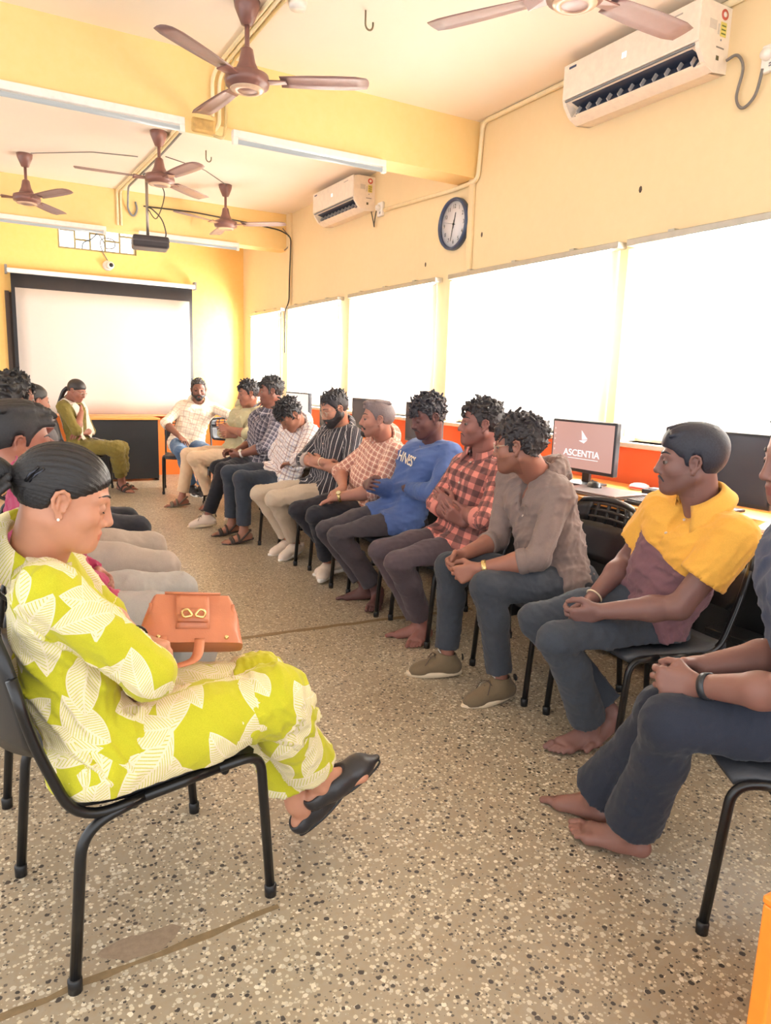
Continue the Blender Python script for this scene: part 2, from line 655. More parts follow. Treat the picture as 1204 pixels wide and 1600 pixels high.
# ------------------------------------------------------------------ ceiling fans
def make_fan(loc, angs, label):
    t = thing('ceiling_fan', label, 'fan', (loc[0], loc[1], ZC), 0, 'brown ceiling fans')
    d = ZC - loc[2]
    MB().lathe([(.012, -.11), (.03, -.105), (.062, -.03), (.066, 0), (0, 0)], 24).build('canopy', M_BROWN_FAN, t)
    MB().lathe([(.0125, -d + .09), (.0125, -.09)], 12).build('downrod', M_BROWN_FAN, t)
    MB().lathe([(.018, -d + .17), (.03, -d + .16), (.042, -d + .10), (.062, -d + .06), (.062, -d + .05), (.02, -d + .05)], 24).build('motor_cover', M_BROWN_FAN, t)
    MB().lathe([(0, -d - .035), (.05, -d - .034), (.085, -d - .026), (.088, -d - .016), (.108, -d - .012), (.115, -d + .012), (.108, -d + .04), (.075, -d + .052), (0, -d + .054)], 32).build('motor', M_BROWN_FAN, t)
    MB().lathe([(.05, -d - .034), (.052, -d - .038), (.084, -d - .03), (.086, -d - .026)], 32).build('trim_ring', mat('pale_ring', (206, 176, 150), .25), t)
    for a in angs:
        ca, sa = math.cos(math.radians(a)), math.sin(math.radians(a))
        rows = []
        for k in range(9):
            f = k / 8
            r = .17 + f * .44
            hw = .050 + .012 * math.sin(f * PI * .8) + .006 * f
            if k == 8:
                hw *= .82
            tw = -.15 + .05 * f
            row = []
            for q in range(5):
                s = (q / 4 - .5) * 2
                x, y, z = r + (.012 * (1 - s * s) if k == 8 else 0), s * hw * math.cos(tw), s * hw * math.sin(tw) + .006 * (1 - s * s)
                row.append((x * ca - y * sa, x * sa + y * ca, z - d + .012))
            rows.append(row)
        bl = MB().slab(rows, .002).build('blade', M_FAN_BLADE, t)
        mb = MB()
        R = Matrix.Rotation(math.radians(a), 3, 'Z')
        vs = [R @ Vector(v) + Vector((0, 0, -d + .006)) for v in ((.095, -.028, 0), (.20, -.035, -.004), (.20, .035, .006), (.095, .028, 0), (.095, -.028, .006), (.20, -.035, .002), (.20, .035, .012), (.095, .028, .006))]
        mb._add(vs, [(3, 2, 1, 0), (4, 5, 6, 7), (0, 1, 5, 4), (1, 2, 6, 5), (2, 3, 7, 6), (3, 0, 4, 7)])
        mb.build('blade_iron', M_BROWN_FAN, t)
    return t
make_fan((1.31, 3.86, 2.80), (-31, 97, 215), 'large brown ceiling fan nearest the camera, in front of the first beam')
make_fan((1.37, 6.14, 2.82), (41, 176, 284), 'brown ceiling fan beyond the first beam, in line with the black projector')
make_fan((2.28, 7.38, 2.80), (-40, 206, 84), 'brown ceiling fan in front of the far beam, left of the smaller air conditioner')
make_fan((.51, 7.44, 2.80), (-63, 57, 178), 'brown ceiling fan at the far left edge of the ceiling')
make_fan((2.09, 2.33, 2.80), (0, 120, 240), 'brown ceiling fan over the right side, one blade crossing the large air conditioner')

# hooks
def make_hook(x, y, label):
    pts = [(x, y, ZC), (x, y, ZC - .05)]
    for k in range(9):
        a = PI * k / 8
        pts.append((x + .022 - .022 * math.cos(a), y - .0, ZC - .06 - .026 * math.sin(a)))
    pts.append((x + .044, y, ZC - .045))
    t = MB().tube(pts, .0048, 8).build('ceiling_hook', mat('rusty_steel', (120, 108, 84), .4, .5))
    tag(t, label, 'hook', 'ceiling hooks')
    return t
make_hook(1.85, 3.61, 'bare steel hook hanging from the near ceiling')
make_hook(1.81, 6.39, 'bare steel hook hanging from the ceiling beyond the first beam')

# tube lights on the beams
def tube_light(x0, x1, y, z, label):
    t = thing('tube_light', label, 'light', ((x0 + x1) / 2, y, z), 0, 'fluorescent tube lights on the beams')
    w = (x1 - x0) / 2
    MB().box((-w, -.045, -.022), (w, 0, .022), bev=.006).build('batten', M_WHITE_METAL, t)
    MB().tube([(-w + .03, -.03, -.042), (w - .03, -.03, -.042)], .014, 12).build('tube', emis('unlit_tube_glow', (250, 246, 238), .45), t)  # tube is switched off; a faint glow is added in its material
    for s in (-1, 1):
        MB().box((s * (w - .015) - .015, -.046, -.06), (s * (w - .015) + .015, -.01, -.02), bev=.004).build('lamp_holder', M_WHITE, t)
tube_light(-.12, 1.16, 4.56, 2.775, 'white tube light on the near beam, left of the conduits')
tube_light(1.445, 2.50, 4.56, 2.765, 'white tube light on the near beam, right of the conduits')
tube_light(.12, 1.28, 8.22, 2.775, 'white tube light on the far beam, left of the projector')
tube_light(1.60, 2.68, 8.22, 2.775, 'white tube light on the far beam, right of the projector')

# conduits
def pipe(name, label, pts, r, m, rad=.04, group=None, cat='conduit', n=10):
    o = MB().tube(bend(pts, rad), r, n).build(name, m)
    return tag(o, label, cat, group)
yb = 4.545
def pipe_part(parent, pts, r, m, rad=.05):
    return MB().tube(bend(pts, rad), r, 10).build('pipe', m, parent)
M_BEIGE_PIPE = mat('beige_pipe', (206, 184, 130), .5)
t = thing('conduit_bundle', 'three cream conduit pipes along the near ceiling and down the near beam face', 'conduit')
pipe_part(t, [(1.395, 2.0, ZC - .013), (1.395, yb, ZC - .013), (1.33, yb, ZC - .12), (1.33, yb, 2.84)], .011, M_CREAM_PIPE)
pipe_part(t, [(1.425, 2.0, ZC - .013), (1.425, yb, ZC - .013), (1.37, yb, ZC - .14), (1.37, yb, 2.80), (1.33, yb, 2.755)], .011, M_CREAM_PIPE)
pipe_part(t, [(1.455, 2.0, ZC - .012), (1.455, yb, ZC - .012), (1.41, yb, ZC - .16), (1.41, yb, 2.82), (1.39, yb - .02, 2.72), (1.33, yb - .02, 2.73)], .009, M_BEIGE_PIPE)
t = tag(MB().lathe([(0, -.035), (.04, -.035), (.046, -.02), (.048, 0), (0, 0)], 20).build('junction_box', M_WHITE), 'round white junction box on the near ceiling beside the fan canopy', 'junction box')
t.location = (1.525, 3.72, ZC)
mb = MB().box((-.07, -.04, -.05), (.07, 0, .03), bev=.015)
t = tag(mb.build('cable_joint', mat('tan_putty', (196, 158, 92), .6, vary=.2, bump=.5, bscale=60)), 'lumpy taped cable joint under the near beam between the tube lights', 'cable')
t.location = (1.26, 4.515, 2.77)
y2 = 8.205
t = thing('conduit_bundle', 'cream and grey conduit pipes over the second bay ceiling and down the far beam', 'conduit')
pipe_part(t, [(1.462, 4.80, ZC - .013), (1.455, 6.6, ZC - .013), (1.40, y2, ZC - .013), (1.40, y2, 2.83)], .012, M_CREAM_PIPE)
pipe_part(t, [(1.490, 4.80, ZC - .013), (1.485, 6.6, ZC - .013), (1.435, y2, ZC - .013), (1.435, y2, 2.83)], .012, M_CREAM_PIPE)
pipe_part(t, [(1.516, 4.80, ZC - .012), (1.512, 6.6, ZC - .012), (1.475, 8.0, ZC - .012), (1.50, y2, 3.0), (1.55, y2, 2.92), (1.60, y2, 3.0), (1.58, y2, 3.08)], .010, M_GREY)
pipe('wire', 'thin cable across the ceiling to the leftmost far fan', [(.55, 7.30, ZC - .02), (1.0, 7.0, ZC - .006), (1.36, 6.9, ZC - .006)], .004, M_CABLE_GREY, .03, None, 'cable', 6)
pipe('wire', 'thin cable across the ceiling to the fan by the small air conditioner', [(2.27, 7.30, ZC - .02), (1.95, 6.95, ZC - .006), (1.56, 6.75, ZC - .006)], .004, M_CABLE_GREY, .03, None, 'cable', 6)
pipe('wire', 'black cable along the far beam and down the wall beside the windows', [(1.66, y2 + .005, 3.05), (2.2, y2 + .005, 3.06), (2.8, y2 + .005, 3.03), (3.17, y2 + .005, 3.0), (3.26, 8.09, 2.92), (3.245, 8.09, 2.5), (3.245, 8.10, 2.2), (3.19, 8.08, 2.1), (3.19, 8.08, 1.62)], .0075, M_CABLE, .06, None, 'cable', 8)
pipe('wire', 'thin looped cable at the far beam end', [(3.2, y2 - .01, 3.02), (3.26, y2 - .06, 2.93), (3.26, y2 - .05, 2.82), (3.22, y2 - .01, 2.78)], .006, M_CABLE_GREY, .05, None, 'cable', 8)
xp = XW - .0175
pipe('conduit', 'cream painted pipe along the wall top, down beside the beam and on to the socket', [(xp, 1.0, ZC - .019), (xp, 4.50, ZC - .019), (xp, 4.53, 2.78), (xp, 4.82, 2.775), (xp, 5.91, 2.825)], .016, M_CREAM_PIPE, .06)

# ------------------------------------------------------------------ projector
t = thing('projector', 'black box projector hanging from the ceiling on a pole', 'projector', (1.56, 7.45, 2.56))
rz = Matrix.Rotation(-.12, 3, 'Z')
MB().box((-.165, -.13, -.055), (.165, .13, .055), rot=rz, ctr=(0, 0, 0), bev=.02).build('housing', mat('projector_black', (44, 40, 44), .4), t)
MB().box((-.165, -.135, .0), (.165, .135, .012), rot=rz, ctr=(0, 0, 0)).build('seam', mat('projector_seam', (70, 66, 70), .4), t)
MB().lathe([(0, -.03), (.036, -.03), (.04, .02), (0, .03)], 20, Matrix.Translation((.08, .135, .0)) @ Matrix.Rotation(-PI / 2, 4, 'X')).build('lens', M_DARK, t)
MB().tube([(-.02, 0, .05), (-.02, 0, ZC - 2.56)], .014, 12).build('pole', mat('pole_grey', (150, 138, 130), .3, .5), t)
MB().box((-.045, -.04, ZC - 2.56 - .012), (.06, .04, ZC - 2.56)).build('ceiling_plate', M_GREY, t)
MB().tube(catmull([(-.02, -.03, .32), (.02, -.05, .30), (.10, -.06, .22), (.14, -.05, .10), (.13, 0, .05)]), .006, 8).build('cable', M_CABLE, t)
MB().tube(catmull([(-.02, -.03, ZC - 2.56 - .03), (.06, -.03, ZC - 2.60), (.14, -.02, ZC - 2.72), (.06, -.03, ZC - 2.95), (-.015, -.03, .3)]), .005, 8).build('cable', M_CABLE, t)

# cctv camera and its wire
t = thing('security_camera', 'small white dome camera on the back wall below the vent window', 'camera', (1.54, YB, 2.63))
Mx = Matrix.Rotation(PI / 2, 4, 'X')
MB().lathe([(0, 0), (.06, 0), (.062, .02), (.05, .05), (0, .05)], 24, Mx).build('base', M_WHITE, t)
MB().lathe([(.045, .05), (.046, .085), (.038, .105), (0, .11)], 24, Mx @ Matrix.Rotation(.25, 4, 'Y')).build('housing', M_WHITE, t)
MB().lathe([(.026, .10), (.024, .115), (0, .12)], 20, Mx @ Matrix.Rotation(.25, 4, 'Y')).build('lens', M_BLACK, t)
pipe('wire', 'loose coil of cable hanging under the vent window above the camera', [tuple(p) for p in catmull([(1.54, YB - .02, 2.69), (1.48, YB - .02, 2.80), (1.46, YB - .03, 2.90), (1.52, YB - .03, 2.95), (1.62, YB - .03, 2.93), (1.62, YB - .03, 2.85), (1.53, YB - .03, 2.83), (1.50, YB - .03, 2.90), (1.44, YB - .05, 3.0), (1.50, YB - .05, 3.05)])], .006, M_CABLE_GREY, .01, None, 'cable', 6)
pipe('wire', 'dark cable slanting across the vent window panes', [tuple(p) for p in catmull([(1.25, YB - .015, 2.80), (1.27, YB - .02, 2.87), (1.36, YB - .02, 2.92), (1.45, YB - .02, 3.02)])], .007, mat('blue_grey_cable', (96, 104, 110), .5), .01, None, 'cable', 6)

# ------------------------------------------------------------------ projection screen and board
t = thing('projection_screen', 'white pull down projection screen with black border on the back wall', 'screen', (1.5, 9.72, 0))
MB().box((-1.085, -.035, 2.43), (1.085, .035, 2.485), bev=.012).build('case', M_WHITE_METAL, t)
for s in (-1, 1):
    MB().box((s * 1.092 - .012, -.02, 2.42), (s * 1.092 + .012, .09, 2.52)).build('bracket', M_GREY, t)
def sheet(x0, x1, z0, z1, y, n=14, amp=.006):
    rows = []
    for i in range(9):
        z = z0 + (z1 - z0) * i / 8
        rows.append([(x0 + (x1 - x0) * j / n, y + amp * math.sin(j * 1.3) * (1 - i / 8) , z) for j in range(n + 1)])
    return rows
MB().slab(sheet(-1.05, 1.05, .80, 2.43, 0.0), .002).build('border_cloth', mat('screen_black', (42, 40, 42), .6), t)
MB().slab(sheet(-1.01, 1.01, .815, 2.27, -.005), .002).build('screen_surface', mat('screen_white', (206, 196, 186), .7, vary=.01), t)
MB().box((-1.06, -.014, .785), (1.06, .014, .812), bev=.006).build('bottom_bar', mat('orange_bar', (226, 150, 104), .5), t)
t = thing('blackboard', 'dark framed board behind the left edge of the screen', 'board', (1.2, YB, 0))
MB().box((-.80, -.03, 1.0), (.9, 0, 2.22), bev=.004).build('board', mat('board_black', (60, 46, 38), .6), t)
MB().box((-.815, -.038, .985), (-.77, .0, 2.235)).build('frame_side', mat('board_frame', (74, 56, 44), .5), t)

# ------------------------------------------------------------------ tables
t = thing('table', 'black fronted table with orange top in front of the screen', 'table', (1.55, 9.45, 0))
MB().box((-.56, -.16, .765), (.46, .22, .79), bev=.004).build('tabletop', M_WOOD_TOP, t)
MB().box((-.54, -.135, .03), (.44, -.115, .765)).build('front_panel', M_DESK_BLACK, t)
for x in (-.54, .42):
    MB().box((x, -.115, 0), (x + .02, .2, .765)).build('side_panel', M_DESK_BLACK, t)
MB().box((-.52, .18, .3), (.42, .2, .765)).build('back_panel', M_DESK_BLACK, t)

DX = 2.64
DZ = .79
t = thing('computer_desk', 'long orange topped computer desk with black front running under the windows', 'desk', (0, 0, 0))
MB().box((DX, .75, DZ - .028), (XW - .005, 8.0, DZ), bev=.004).build('worktop', M_WOOD_TOP, t)
y = .78
while y < 7.9:
    y1 = min(y + 1.19, 7.97)
    MB().box((DX + .05, y, .06), (DX + .068, y1 - .01, DZ - .028)).build('front_panel', M_DESK_BLACK, t)
    MB().box((DX + .03, y - .012, 0), (XW - .02, y + .006, DZ - .028)).build('side_panel', M_DESK_BLACK, t)
    y = y1
MB().box((DX + .03, 7.965, 0), (XW - .02, 7.985, DZ - .028)).build('side_panel', M_DESK_BLACK, t)

# ------------------------------------------------------------------ monitors
M_SCREEN_OFF = mat('screen_off', (70, 72, 80), .18, vary=0)
def monitor(x, y0, y1, ztop, zbot, label, screen, yaw=0.0):
    t = thing('monitor', label, 'monitor', (x, (y0 + y1) / 2, DZ), yaw, 'desktop monitors on the long desk')
    w, a, b = (y1 - y0) / 2, zbot - DZ, ztop - DZ
    MB().box((0, -w, a), (.035, w, b), bev=.006).build('bezel', M_DARK, t)
    sc = MB().box((-.0015, -w + .014, a + .02), (.004, w - .014, b - .014)).build('screen', screen, t)
    MB().box((.03, -.12, a + .06), (.06, .12, b - .08), bev=.01).build('back_shell', M_DARK, t)
    MB().box((.045, -.028, .01), (.065, .028, a + .12), bev=.004).build('neck', M_BLACK, t)
    MB().box((-.07, -.11, 0), (.11, .11, .014), bev=.006).build('base', M_BLACK, t)
    return t
def pale_screen():
    m = emis('lit_screen_salmon', (240, 182, 166), .62)
    return m
t = monitor(2.95, 2.73, 3.22, 1.15, .86, 'lit monitor showing a salmon screen with white lettering and logo', pale_screen())
MS = frame_matrix((-.0025, 0, .205), (0, -1, 0), (0, 0, 1), (-1, 0, 0))
white_glow = emis('white_logo', (255, 252, 250), 1.0)
text_mesh('lettering', 'ASCENTIA', .052, MS @ Matrix.Translation((0, -.03, 0)), white_glow, t, bold=True, squash=1.15)
mb = MB()
mb.prism([(.005, .048), (.012, .10), (-.035, .055)], 0, -.0028, -.0018)
mb.prism([(-.035, .050), (.03, .042), (-.01, .030)], 0, -.0028, -.0018)
lg = mb.build('logo', white_glow, t)
lg.location = (0, -.005, .205)
MB().box((-.0028, -.13, .145), (-.0018, .10, .148)).build('tagline_rule', white_glow, t)
for q in range(5):
    MB().box((-.0028, .212, .30 - q * .03), (-.0018, .222, .31 - q * .03)).build('desktop_icon', emis('icon_glow', (250, 224, 210), .7), t)
monitor(2.95, 1.84, 2.42, 1.155, .83, 'large dark monitor right behind the man in the yellow and maroon polo', M_SCREEN_OFF)
monitor(2.93, 3.60, 4.07, 1.16, .87, 'dark monitor behind the man in the red and black checked shirt', M_SCREEN_OFF)
monitor(2.93, 4.38, 4.87, 1.18, .88, 'dark monitor behind the blue sweatshirt man', M_SCREEN_OFF)
monitor(2.93, 5.32, 5.80, 1.18, .88, 'dark monitor behind the man in the pink checked shirt', M_SCREEN_OFF)
monitor(2.93, 5.97, 6.50, 1.18, .88, 'dark monitor behind the bearded man in the striped shirt', M_SCREEN_OFF)
monitor(2.93, 6.76, 7.38, 1.19, .88, 'far monitor with a bright white screen against the window', emis('lit_screen_white', (250, 240, 232), .8))

# keyboards, laptop, mouse and small things on the desk
def keyboard(y, label, rz=0.0, x=2.76):
    t = thing('keyboard', label, 'keyboard', (x, y, DZ), rz, 'keyboards on the long desk')
    MB().box((-.07, -.21, 0), (.07, .21, .018), bev=.006).build('case', M_BLACK, t)
    mb = MB()
    for i in range(5):
        for j in range(15):
            mb.box((-.06 + i * .024, -.20 + j * .0268, .018), (-.04 + i * .024, -.177 + j * .0268, .024))
    mb.build('keys', M_DARK, t)
    return t
keyboard(2.20, 'black keyboard beside the closed laptop, mostly behind the polo man')
keyboard(4.60, 'black keyboard behind the man in the blue sweatshirt')
keyboard(5.40, 'black keyboard behind the man in the pink checked shirt')
t = thing('laptop', 'closed grey laptop lying on the desk in front of the salmon screen', 'laptop', (2.80, 2.655, DZ), .06)
MB().box((-.125, -.185, .003), (.125, .185, .014), bev=.005).build('base', mat('laptop_grey', (122, 120, 122), .35, .3), t)
MB().box((-.125, -.185, .015), (.125, .185, .023), bev=.004).build('lid', mat('laptop_lid', (146, 140, 140), .35, .3), t)
t = thing('mouse', 'black computer mouse lying on the closed laptop lid', 'mouse', (2.84, 2.75, DZ + .0235), 1.2)
rows = []
for i in range(7):
    f = i / 6
    x = -.05 + .1 * f
    hw = .03 * math.sqrt(max(.05, 1 - (2 * f - 1) ** 4))
    rows.append([(x, hw * math.cos(a), max(0, .033 * math.sin(a) * math.sqrt(max(.02, 1 - (2 * f - 1) ** 4)))) for a in [PI * q / 8 for q in range(9)]])
MB().grid(rows).box((-.045, -.02, 0), (.045, .02, .006)).build('body', M_BLACK, t)
MB().box((.02, -.002, .028), (.04, .002, .036)).build('wheel', M_GREY, t)
t = thing('power_strip', 'black adapter box among tangled cables beside the laptop', 'adapter', (3.03, 2.48, DZ), .3)
MB().box((-.05, -.08, 0), (.05, .08, .04), bev=.008).build('body', M_BLACK, t)
MB().box((-.03, -.05, .04), (.03, .05, .044)).build('label_plate', M_GREY, t)
rnd = random.Random(8)
t = thing('cable_tangle', 'tangle of dark and pale cables on the desk beside the laptop', 'cables')
for q in range(4):
    pts = [(3.15 + rnd.uniform(-.05, .05), 2.22 + .09 * k + rnd.uniform(-.05, .05), DZ + .008 + rnd.uniform(0, .06) * (k % 2)) for k in range(5)]
    MB().tube(catmull(pts), .0038, 6).build('cable', M_CABLE if q % 2 else mat('pale_cable', (214, 206, 204), .5), t)
t = thing('white_router', 'small white dome shaped device on the desk against the orange wall', 'router', (3.15, 2.72, DZ))
MB().lathe([(0, 0), (.045, 0), (.055, .012), (.05, .026), (.03, .034), (0, .036)], 20).build('body', M_WHITE, t)
MB().lathe([(.056, .010), (.058, .014), (.056, .018)], 20).build('band', mat('red_band', (200, 60, 60), .4), t)
for y, lb in ((5.0, 'white papers stacked on the desk behind the pink checked shirt'), (1.62, 'open white notebook on the desk at the right edge')):
    t = thing('paper_stack', lb, 'papers', (2.80, y, DZ), .2)
    for q in range(3):
        MB().box((-.10 + .006 * q, -.14, .004 * q), (.10 + .004 * q, .14, .004 * q + .0035), rot=Matrix.Rotation(.08 * q, 3, 'Z'), ctr=(0, 0, 0)).build('sheet', M_WHITE, t)
t = thing('computer_tower', 'black computer tower under the desk behind the polo man', 'computer', (2.50, 1.68, 0))
MB().box((0, -.09, .0), (.14, .09, .40), bev=.006).build('case', M_BLACK, t)
MB().box((-.004, -.08, .06), (.001, .08, .38), bev=.001).build('front_bezel', M_DESK_BLACK, t)
MB().box((-.007, .02, .345), (-.003, .06, .355)).build('badge', M_WHITE, t)
MB().box((-.007, -.04, .325), (-.003, -.01, .345)).build('sticker', M_WHITE, t)
t = thing('desk_panel', 'orange painted desk end panel at the lower right corner', 'panel', (1.139, .62, 0))
MB().box((0, -.02, 0), (.5, .012, .46), bev=.004).build('panel', mat('orange_paint', (240, 140, 40), .4), t)
MB().box((.0, -.022, .46), (.5, .014, .475), bev=.004).build('top_rail', mat('orange_paint', (240, 140, 40), .4), t)

# ------------------------------------------------------------------ air conditioners
def air_conditioner(y0, y1, label):
    t = thing('air_conditioner', label, 'air conditioner', (XW, (y0 + y1) / 2, 2.84), 0, 'split air conditioners on the right wall')
    w = (y1 - y0) / 2
    M_AC = mat('ac_white', (236, 222, 204), .3)
    prof = [(0, .01), (-.10, 0), (-.165, .035), (-.205, .085), (-.215, .12), (-.215, .26), (-.20, .292), (-.17, .30), (0, .30)]
    # body with the mouth as a recessed slot (open between the lower lip and the front panel)
    MB().prism([(0, .01), (-.10, 0), (-.150, .022), (-.160, .029), (-.12, .080), (-.192, .098), (-.205, .10), (-.205, .29), (-.17, .30), (0, .30)], 1, -w, w).build('body', M_AC, t)
    for s in (-1, 1):
        MB().prism(prof, 1, s * w - .022 if s > 0 else -w - .002, w + .002 if s > 0 else -w + .022).build('end_cap', M_AC, t)
    MB().box((-.222, -w + .0, .112), (-.204, w - .0, .296), bev=.006).build('front_panel', M_AC, t)
    MB().box((-.217, -w + .02, .101), (-.203, w - .02, .108)).build('panel_lip', M_GREY, t)
    M_VENT = mat('vent_blue_grey', (52, 60, 78), .5)
    MB().prism([(-.163, .0295), (-.125, .0795), (-.193, .0975), (-.193, .0985), (-.119, .081), (-.159, .0285)], 1, -w + .05, w - .05).build('air_outlet', M_VENT, t)
    MB().prism([(-.150, .026), (-.170, .034), (-.171, .031), (-.152, .023)], 1, -w + .06, w - .06).build('louver', M_AC, t)
    n = 11
    for j in range(n):
        yy = -w + .07 + (2 * w - .14) * j / (n - 1)
        MB().prism([(-.158, .036), (-.130, .076), (-.150, .082), (-.172, .050)], 1, yy - .003, yy + .003).build('vane', mat('vane_grey', (190, 182, 176), .5), t)
    # display, badge and end stickers
    glow = emis('display_glow', (255, 252, 246), 1.2)
    for q, dy in enumerate((.010, -.008)):
        MB().box((-.2235, dy - .006, .19), (-.2215, dy + .006, .218)).build('display_digit', glow, t)
    MB().box((-.2235, w - .10, .265), (-.2215, w - .045, .277)).build('badge', mat('badge_navy', (70, 78, 104), .4), t)
    MB().box((-.2235, -w + .10, .262), (-.2215, -w + .19, .268)).build('name_strip', mat('strip_grey', (176, 164, 150), .4), t)
    e = -w - .0035
    MB().lathe([(0, 0), (.024, 0), (.024, .0015), (0, .0015)], 20, Matrix.Translation((-.05, e + .001, .262)) @ Matrix.Rotation(PI / 2, 4, 'X')).build('round_sticker', mat('sticker_red', (206, 96, 78), .5), t)
    MB().lathe([(0, 0), (.012, 0), (.012, .0015), (0, .0015)], 20, Matrix.Translation((-.05, e - .0006, .262)) @ Matrix.Rotation(PI / 2, 4, 'X')).build('sticker_center', M_WHITE, t)
    MB().box((-.072, e, .165), (-.03, e + .003, .228)).build('energy_label', mat('sticker_yellow', (222, 206, 110), .5), t)
    for q in range(3):
        MB().box((-.066, e - .001, .175 + q * .017), (-.036, e + .002, .181 + q * .017)).build('label_line', mat('label_green', (110, 120, 60), .5), t)
    for (a, b, c, d) in ((-.15, .185, -.10, .225), (-.09, .17, -.078, .215)):
        MB().box((a, e, b), (c, e + .003, d)).build('spec_label', mat('sticker_grey', (206, 196, 182), .5), t)
    MB().box((-.09, e, .112), (-.035, e + .003, .118)).build('caption_line', mat('caption_grey', (140, 130, 120), .5), t)
    MB().box((-.066, e, .145), (-.058, e + .003, .153)).build('mark', M_GREY, t)
    MB().box((-.085, e, .058), (-.066, e + .003, .078)).build('emblem', mat('emblem_olive', (96, 88, 60), .5), t)
    return t
air_conditioner(2.55, 3.46, 'large white split air conditioner on the right wall nearest the camera')
air_conditioner(6.13, 7.02, 'smaller looking white split air conditioner beyond the first beam')
pipe('wire', 'grey cable looping from the large air conditioner to the wall socket', [tuple(p) for p in catmull([(XW - .03, 2.53, 2.90), (XW - .02, 2.48, 2.91), (XW - .02, 2.44, 2.84), (XW - .02, 2.46, 2.72), (XW - .02, 2.42, 2.66), (XW - .02, 2.36, 2.70), (XW - .03, 2.33, 2.80)])], .007, M_CABLE_GREY, .01, None, 'cable', 8)
def socket(y, z, label):
    t = thing('wall_socket', label, 'socket', (XW, y, z), 0, 'white wall sockets')
    MB().box((-.03, -.045, -.06), (0, .045, .06), bev=.008).build('box', M_WHITE, t)
    MB().lathe([(0, 0), (.026, 0), (.024, .03), (0, .034)], 16, Matrix.Translation((-.028, .01, .012)) @ Matrix.Rotation(-PI / 2, 4, 'Y')).build('plug', M_WHITE, t)
    for dz in (-.04, -.03):
        MB().box((-.033, -.02, dz), (-.029, .0, dz + .006)).build('switch', M_GREY, t)
socket(5.98, 2.84, 'white wall socket with plug beside the smaller air conditioner')
socket(2.30, 2.84, 'white wall socket at the right edge of the picture')
pipe('wire', 'thin cable hanging from the socket beside the smaller air conditioner', [tuple(p) for p in catmull([(XW - .04, 6.02, 2.83), (XW - .03, 6.07, 2.74), (XW - .02, 6.09, 2.71), (XW - .02, 6.11, 2.76), (XW - .03, 6.15, 2.88)])], .005, M_CABLE, .01, None, 'cable', 6)
for (y, z, lb) in ((3.02, 2.42, 'dark chipped hole in the plaster under the large air conditioner'), (5.22, 2.28, 'small dark hole in the plaster left of the clock'), (4.47, 2.40, 'small rusty nail hole beside the plaster strip')):
    o = MB().lathe([(0, 0), (.012, 0), (.008, .003), (0, .004)], 7, Matrix.Translation((XW, y, z)) @ Matrix.Rotation(-PI / 2, 4, 'Y') @ Matrix.Diagonal((1.6, 1, 1, 1))).build('plaster_mark', mat('hole_dark', (92, 74, 62), .8))
    tag(o, lb, 'mark')

# ------------------------------------------------------------------ clock
t = thing('wall_clock', 'round wall clock with dark blue rim and black numerals', 'clock', (XW, 4.81, 2.525))
Mc = Matrix.Rotation(-PI / 2, 4, 'Y')
MB().lathe([(.165, 0), (.19, 0), (.19, .03), (.183, .042), (.172, .042), (.165, .022)], 48, Mc, caps=False).build('rim', mat('clock_rim', (62, 76, 104), .35), t)
MB().lathe([(0, .004), (.168, .004), (.168, .018), (0, .018)], 48, Mc).build('dial', mat('clock_dial', (226, 222, 222), .4, vary=.01), t)
FM = lambda x, y, z: frame_matrix((-z, -x, y), (0, -1, 0), (0, 0, 1), (-1, 0, 0))
for h in range(1, 13):
    a = PI / 2 - h * PI / 6
    text_mesh('numeral', str(h), .042, FM(.128 * math.cos(a), .128 * math.sin(a), .0185), M_BLACK, t)
def hand(ang, ln, w, z, nm, m=M_BLACK):
    R = Matrix.Rotation(-ang, 3, 'Z')
    pts = [R @ Vector(p) for p in ((-w, -.03, 0), (w, -.03, 0), (w * .5, ln, 0), (-w * .5, ln, 0))]
    vs = [(-z, -p.x, p.y) for p in pts] + [(-z - .0015, -p.x, p.y) for p in pts]
    MB()._add(vs, [(0, 1, 2, 3), (7, 6, 5, 4), (0, 1, 5, 4), (1, 2, 6, 5), (2, 3, 7, 6), (3, 0, 4, 7)]).build(nm, m, t)
hand(math.radians(16), .085, .006, .0205, 'hour_hand')
hand(math.radians(195), .125, .0045, .0225, 'minute_hand')
hand(math.radians(283), .13, .0012, .0245, 'second_hand')
MB().lathe([(0, .018), (.008, .018), (.008, .027), (0, .028)], 16, Mc).build('hub', M_BLACK, t)

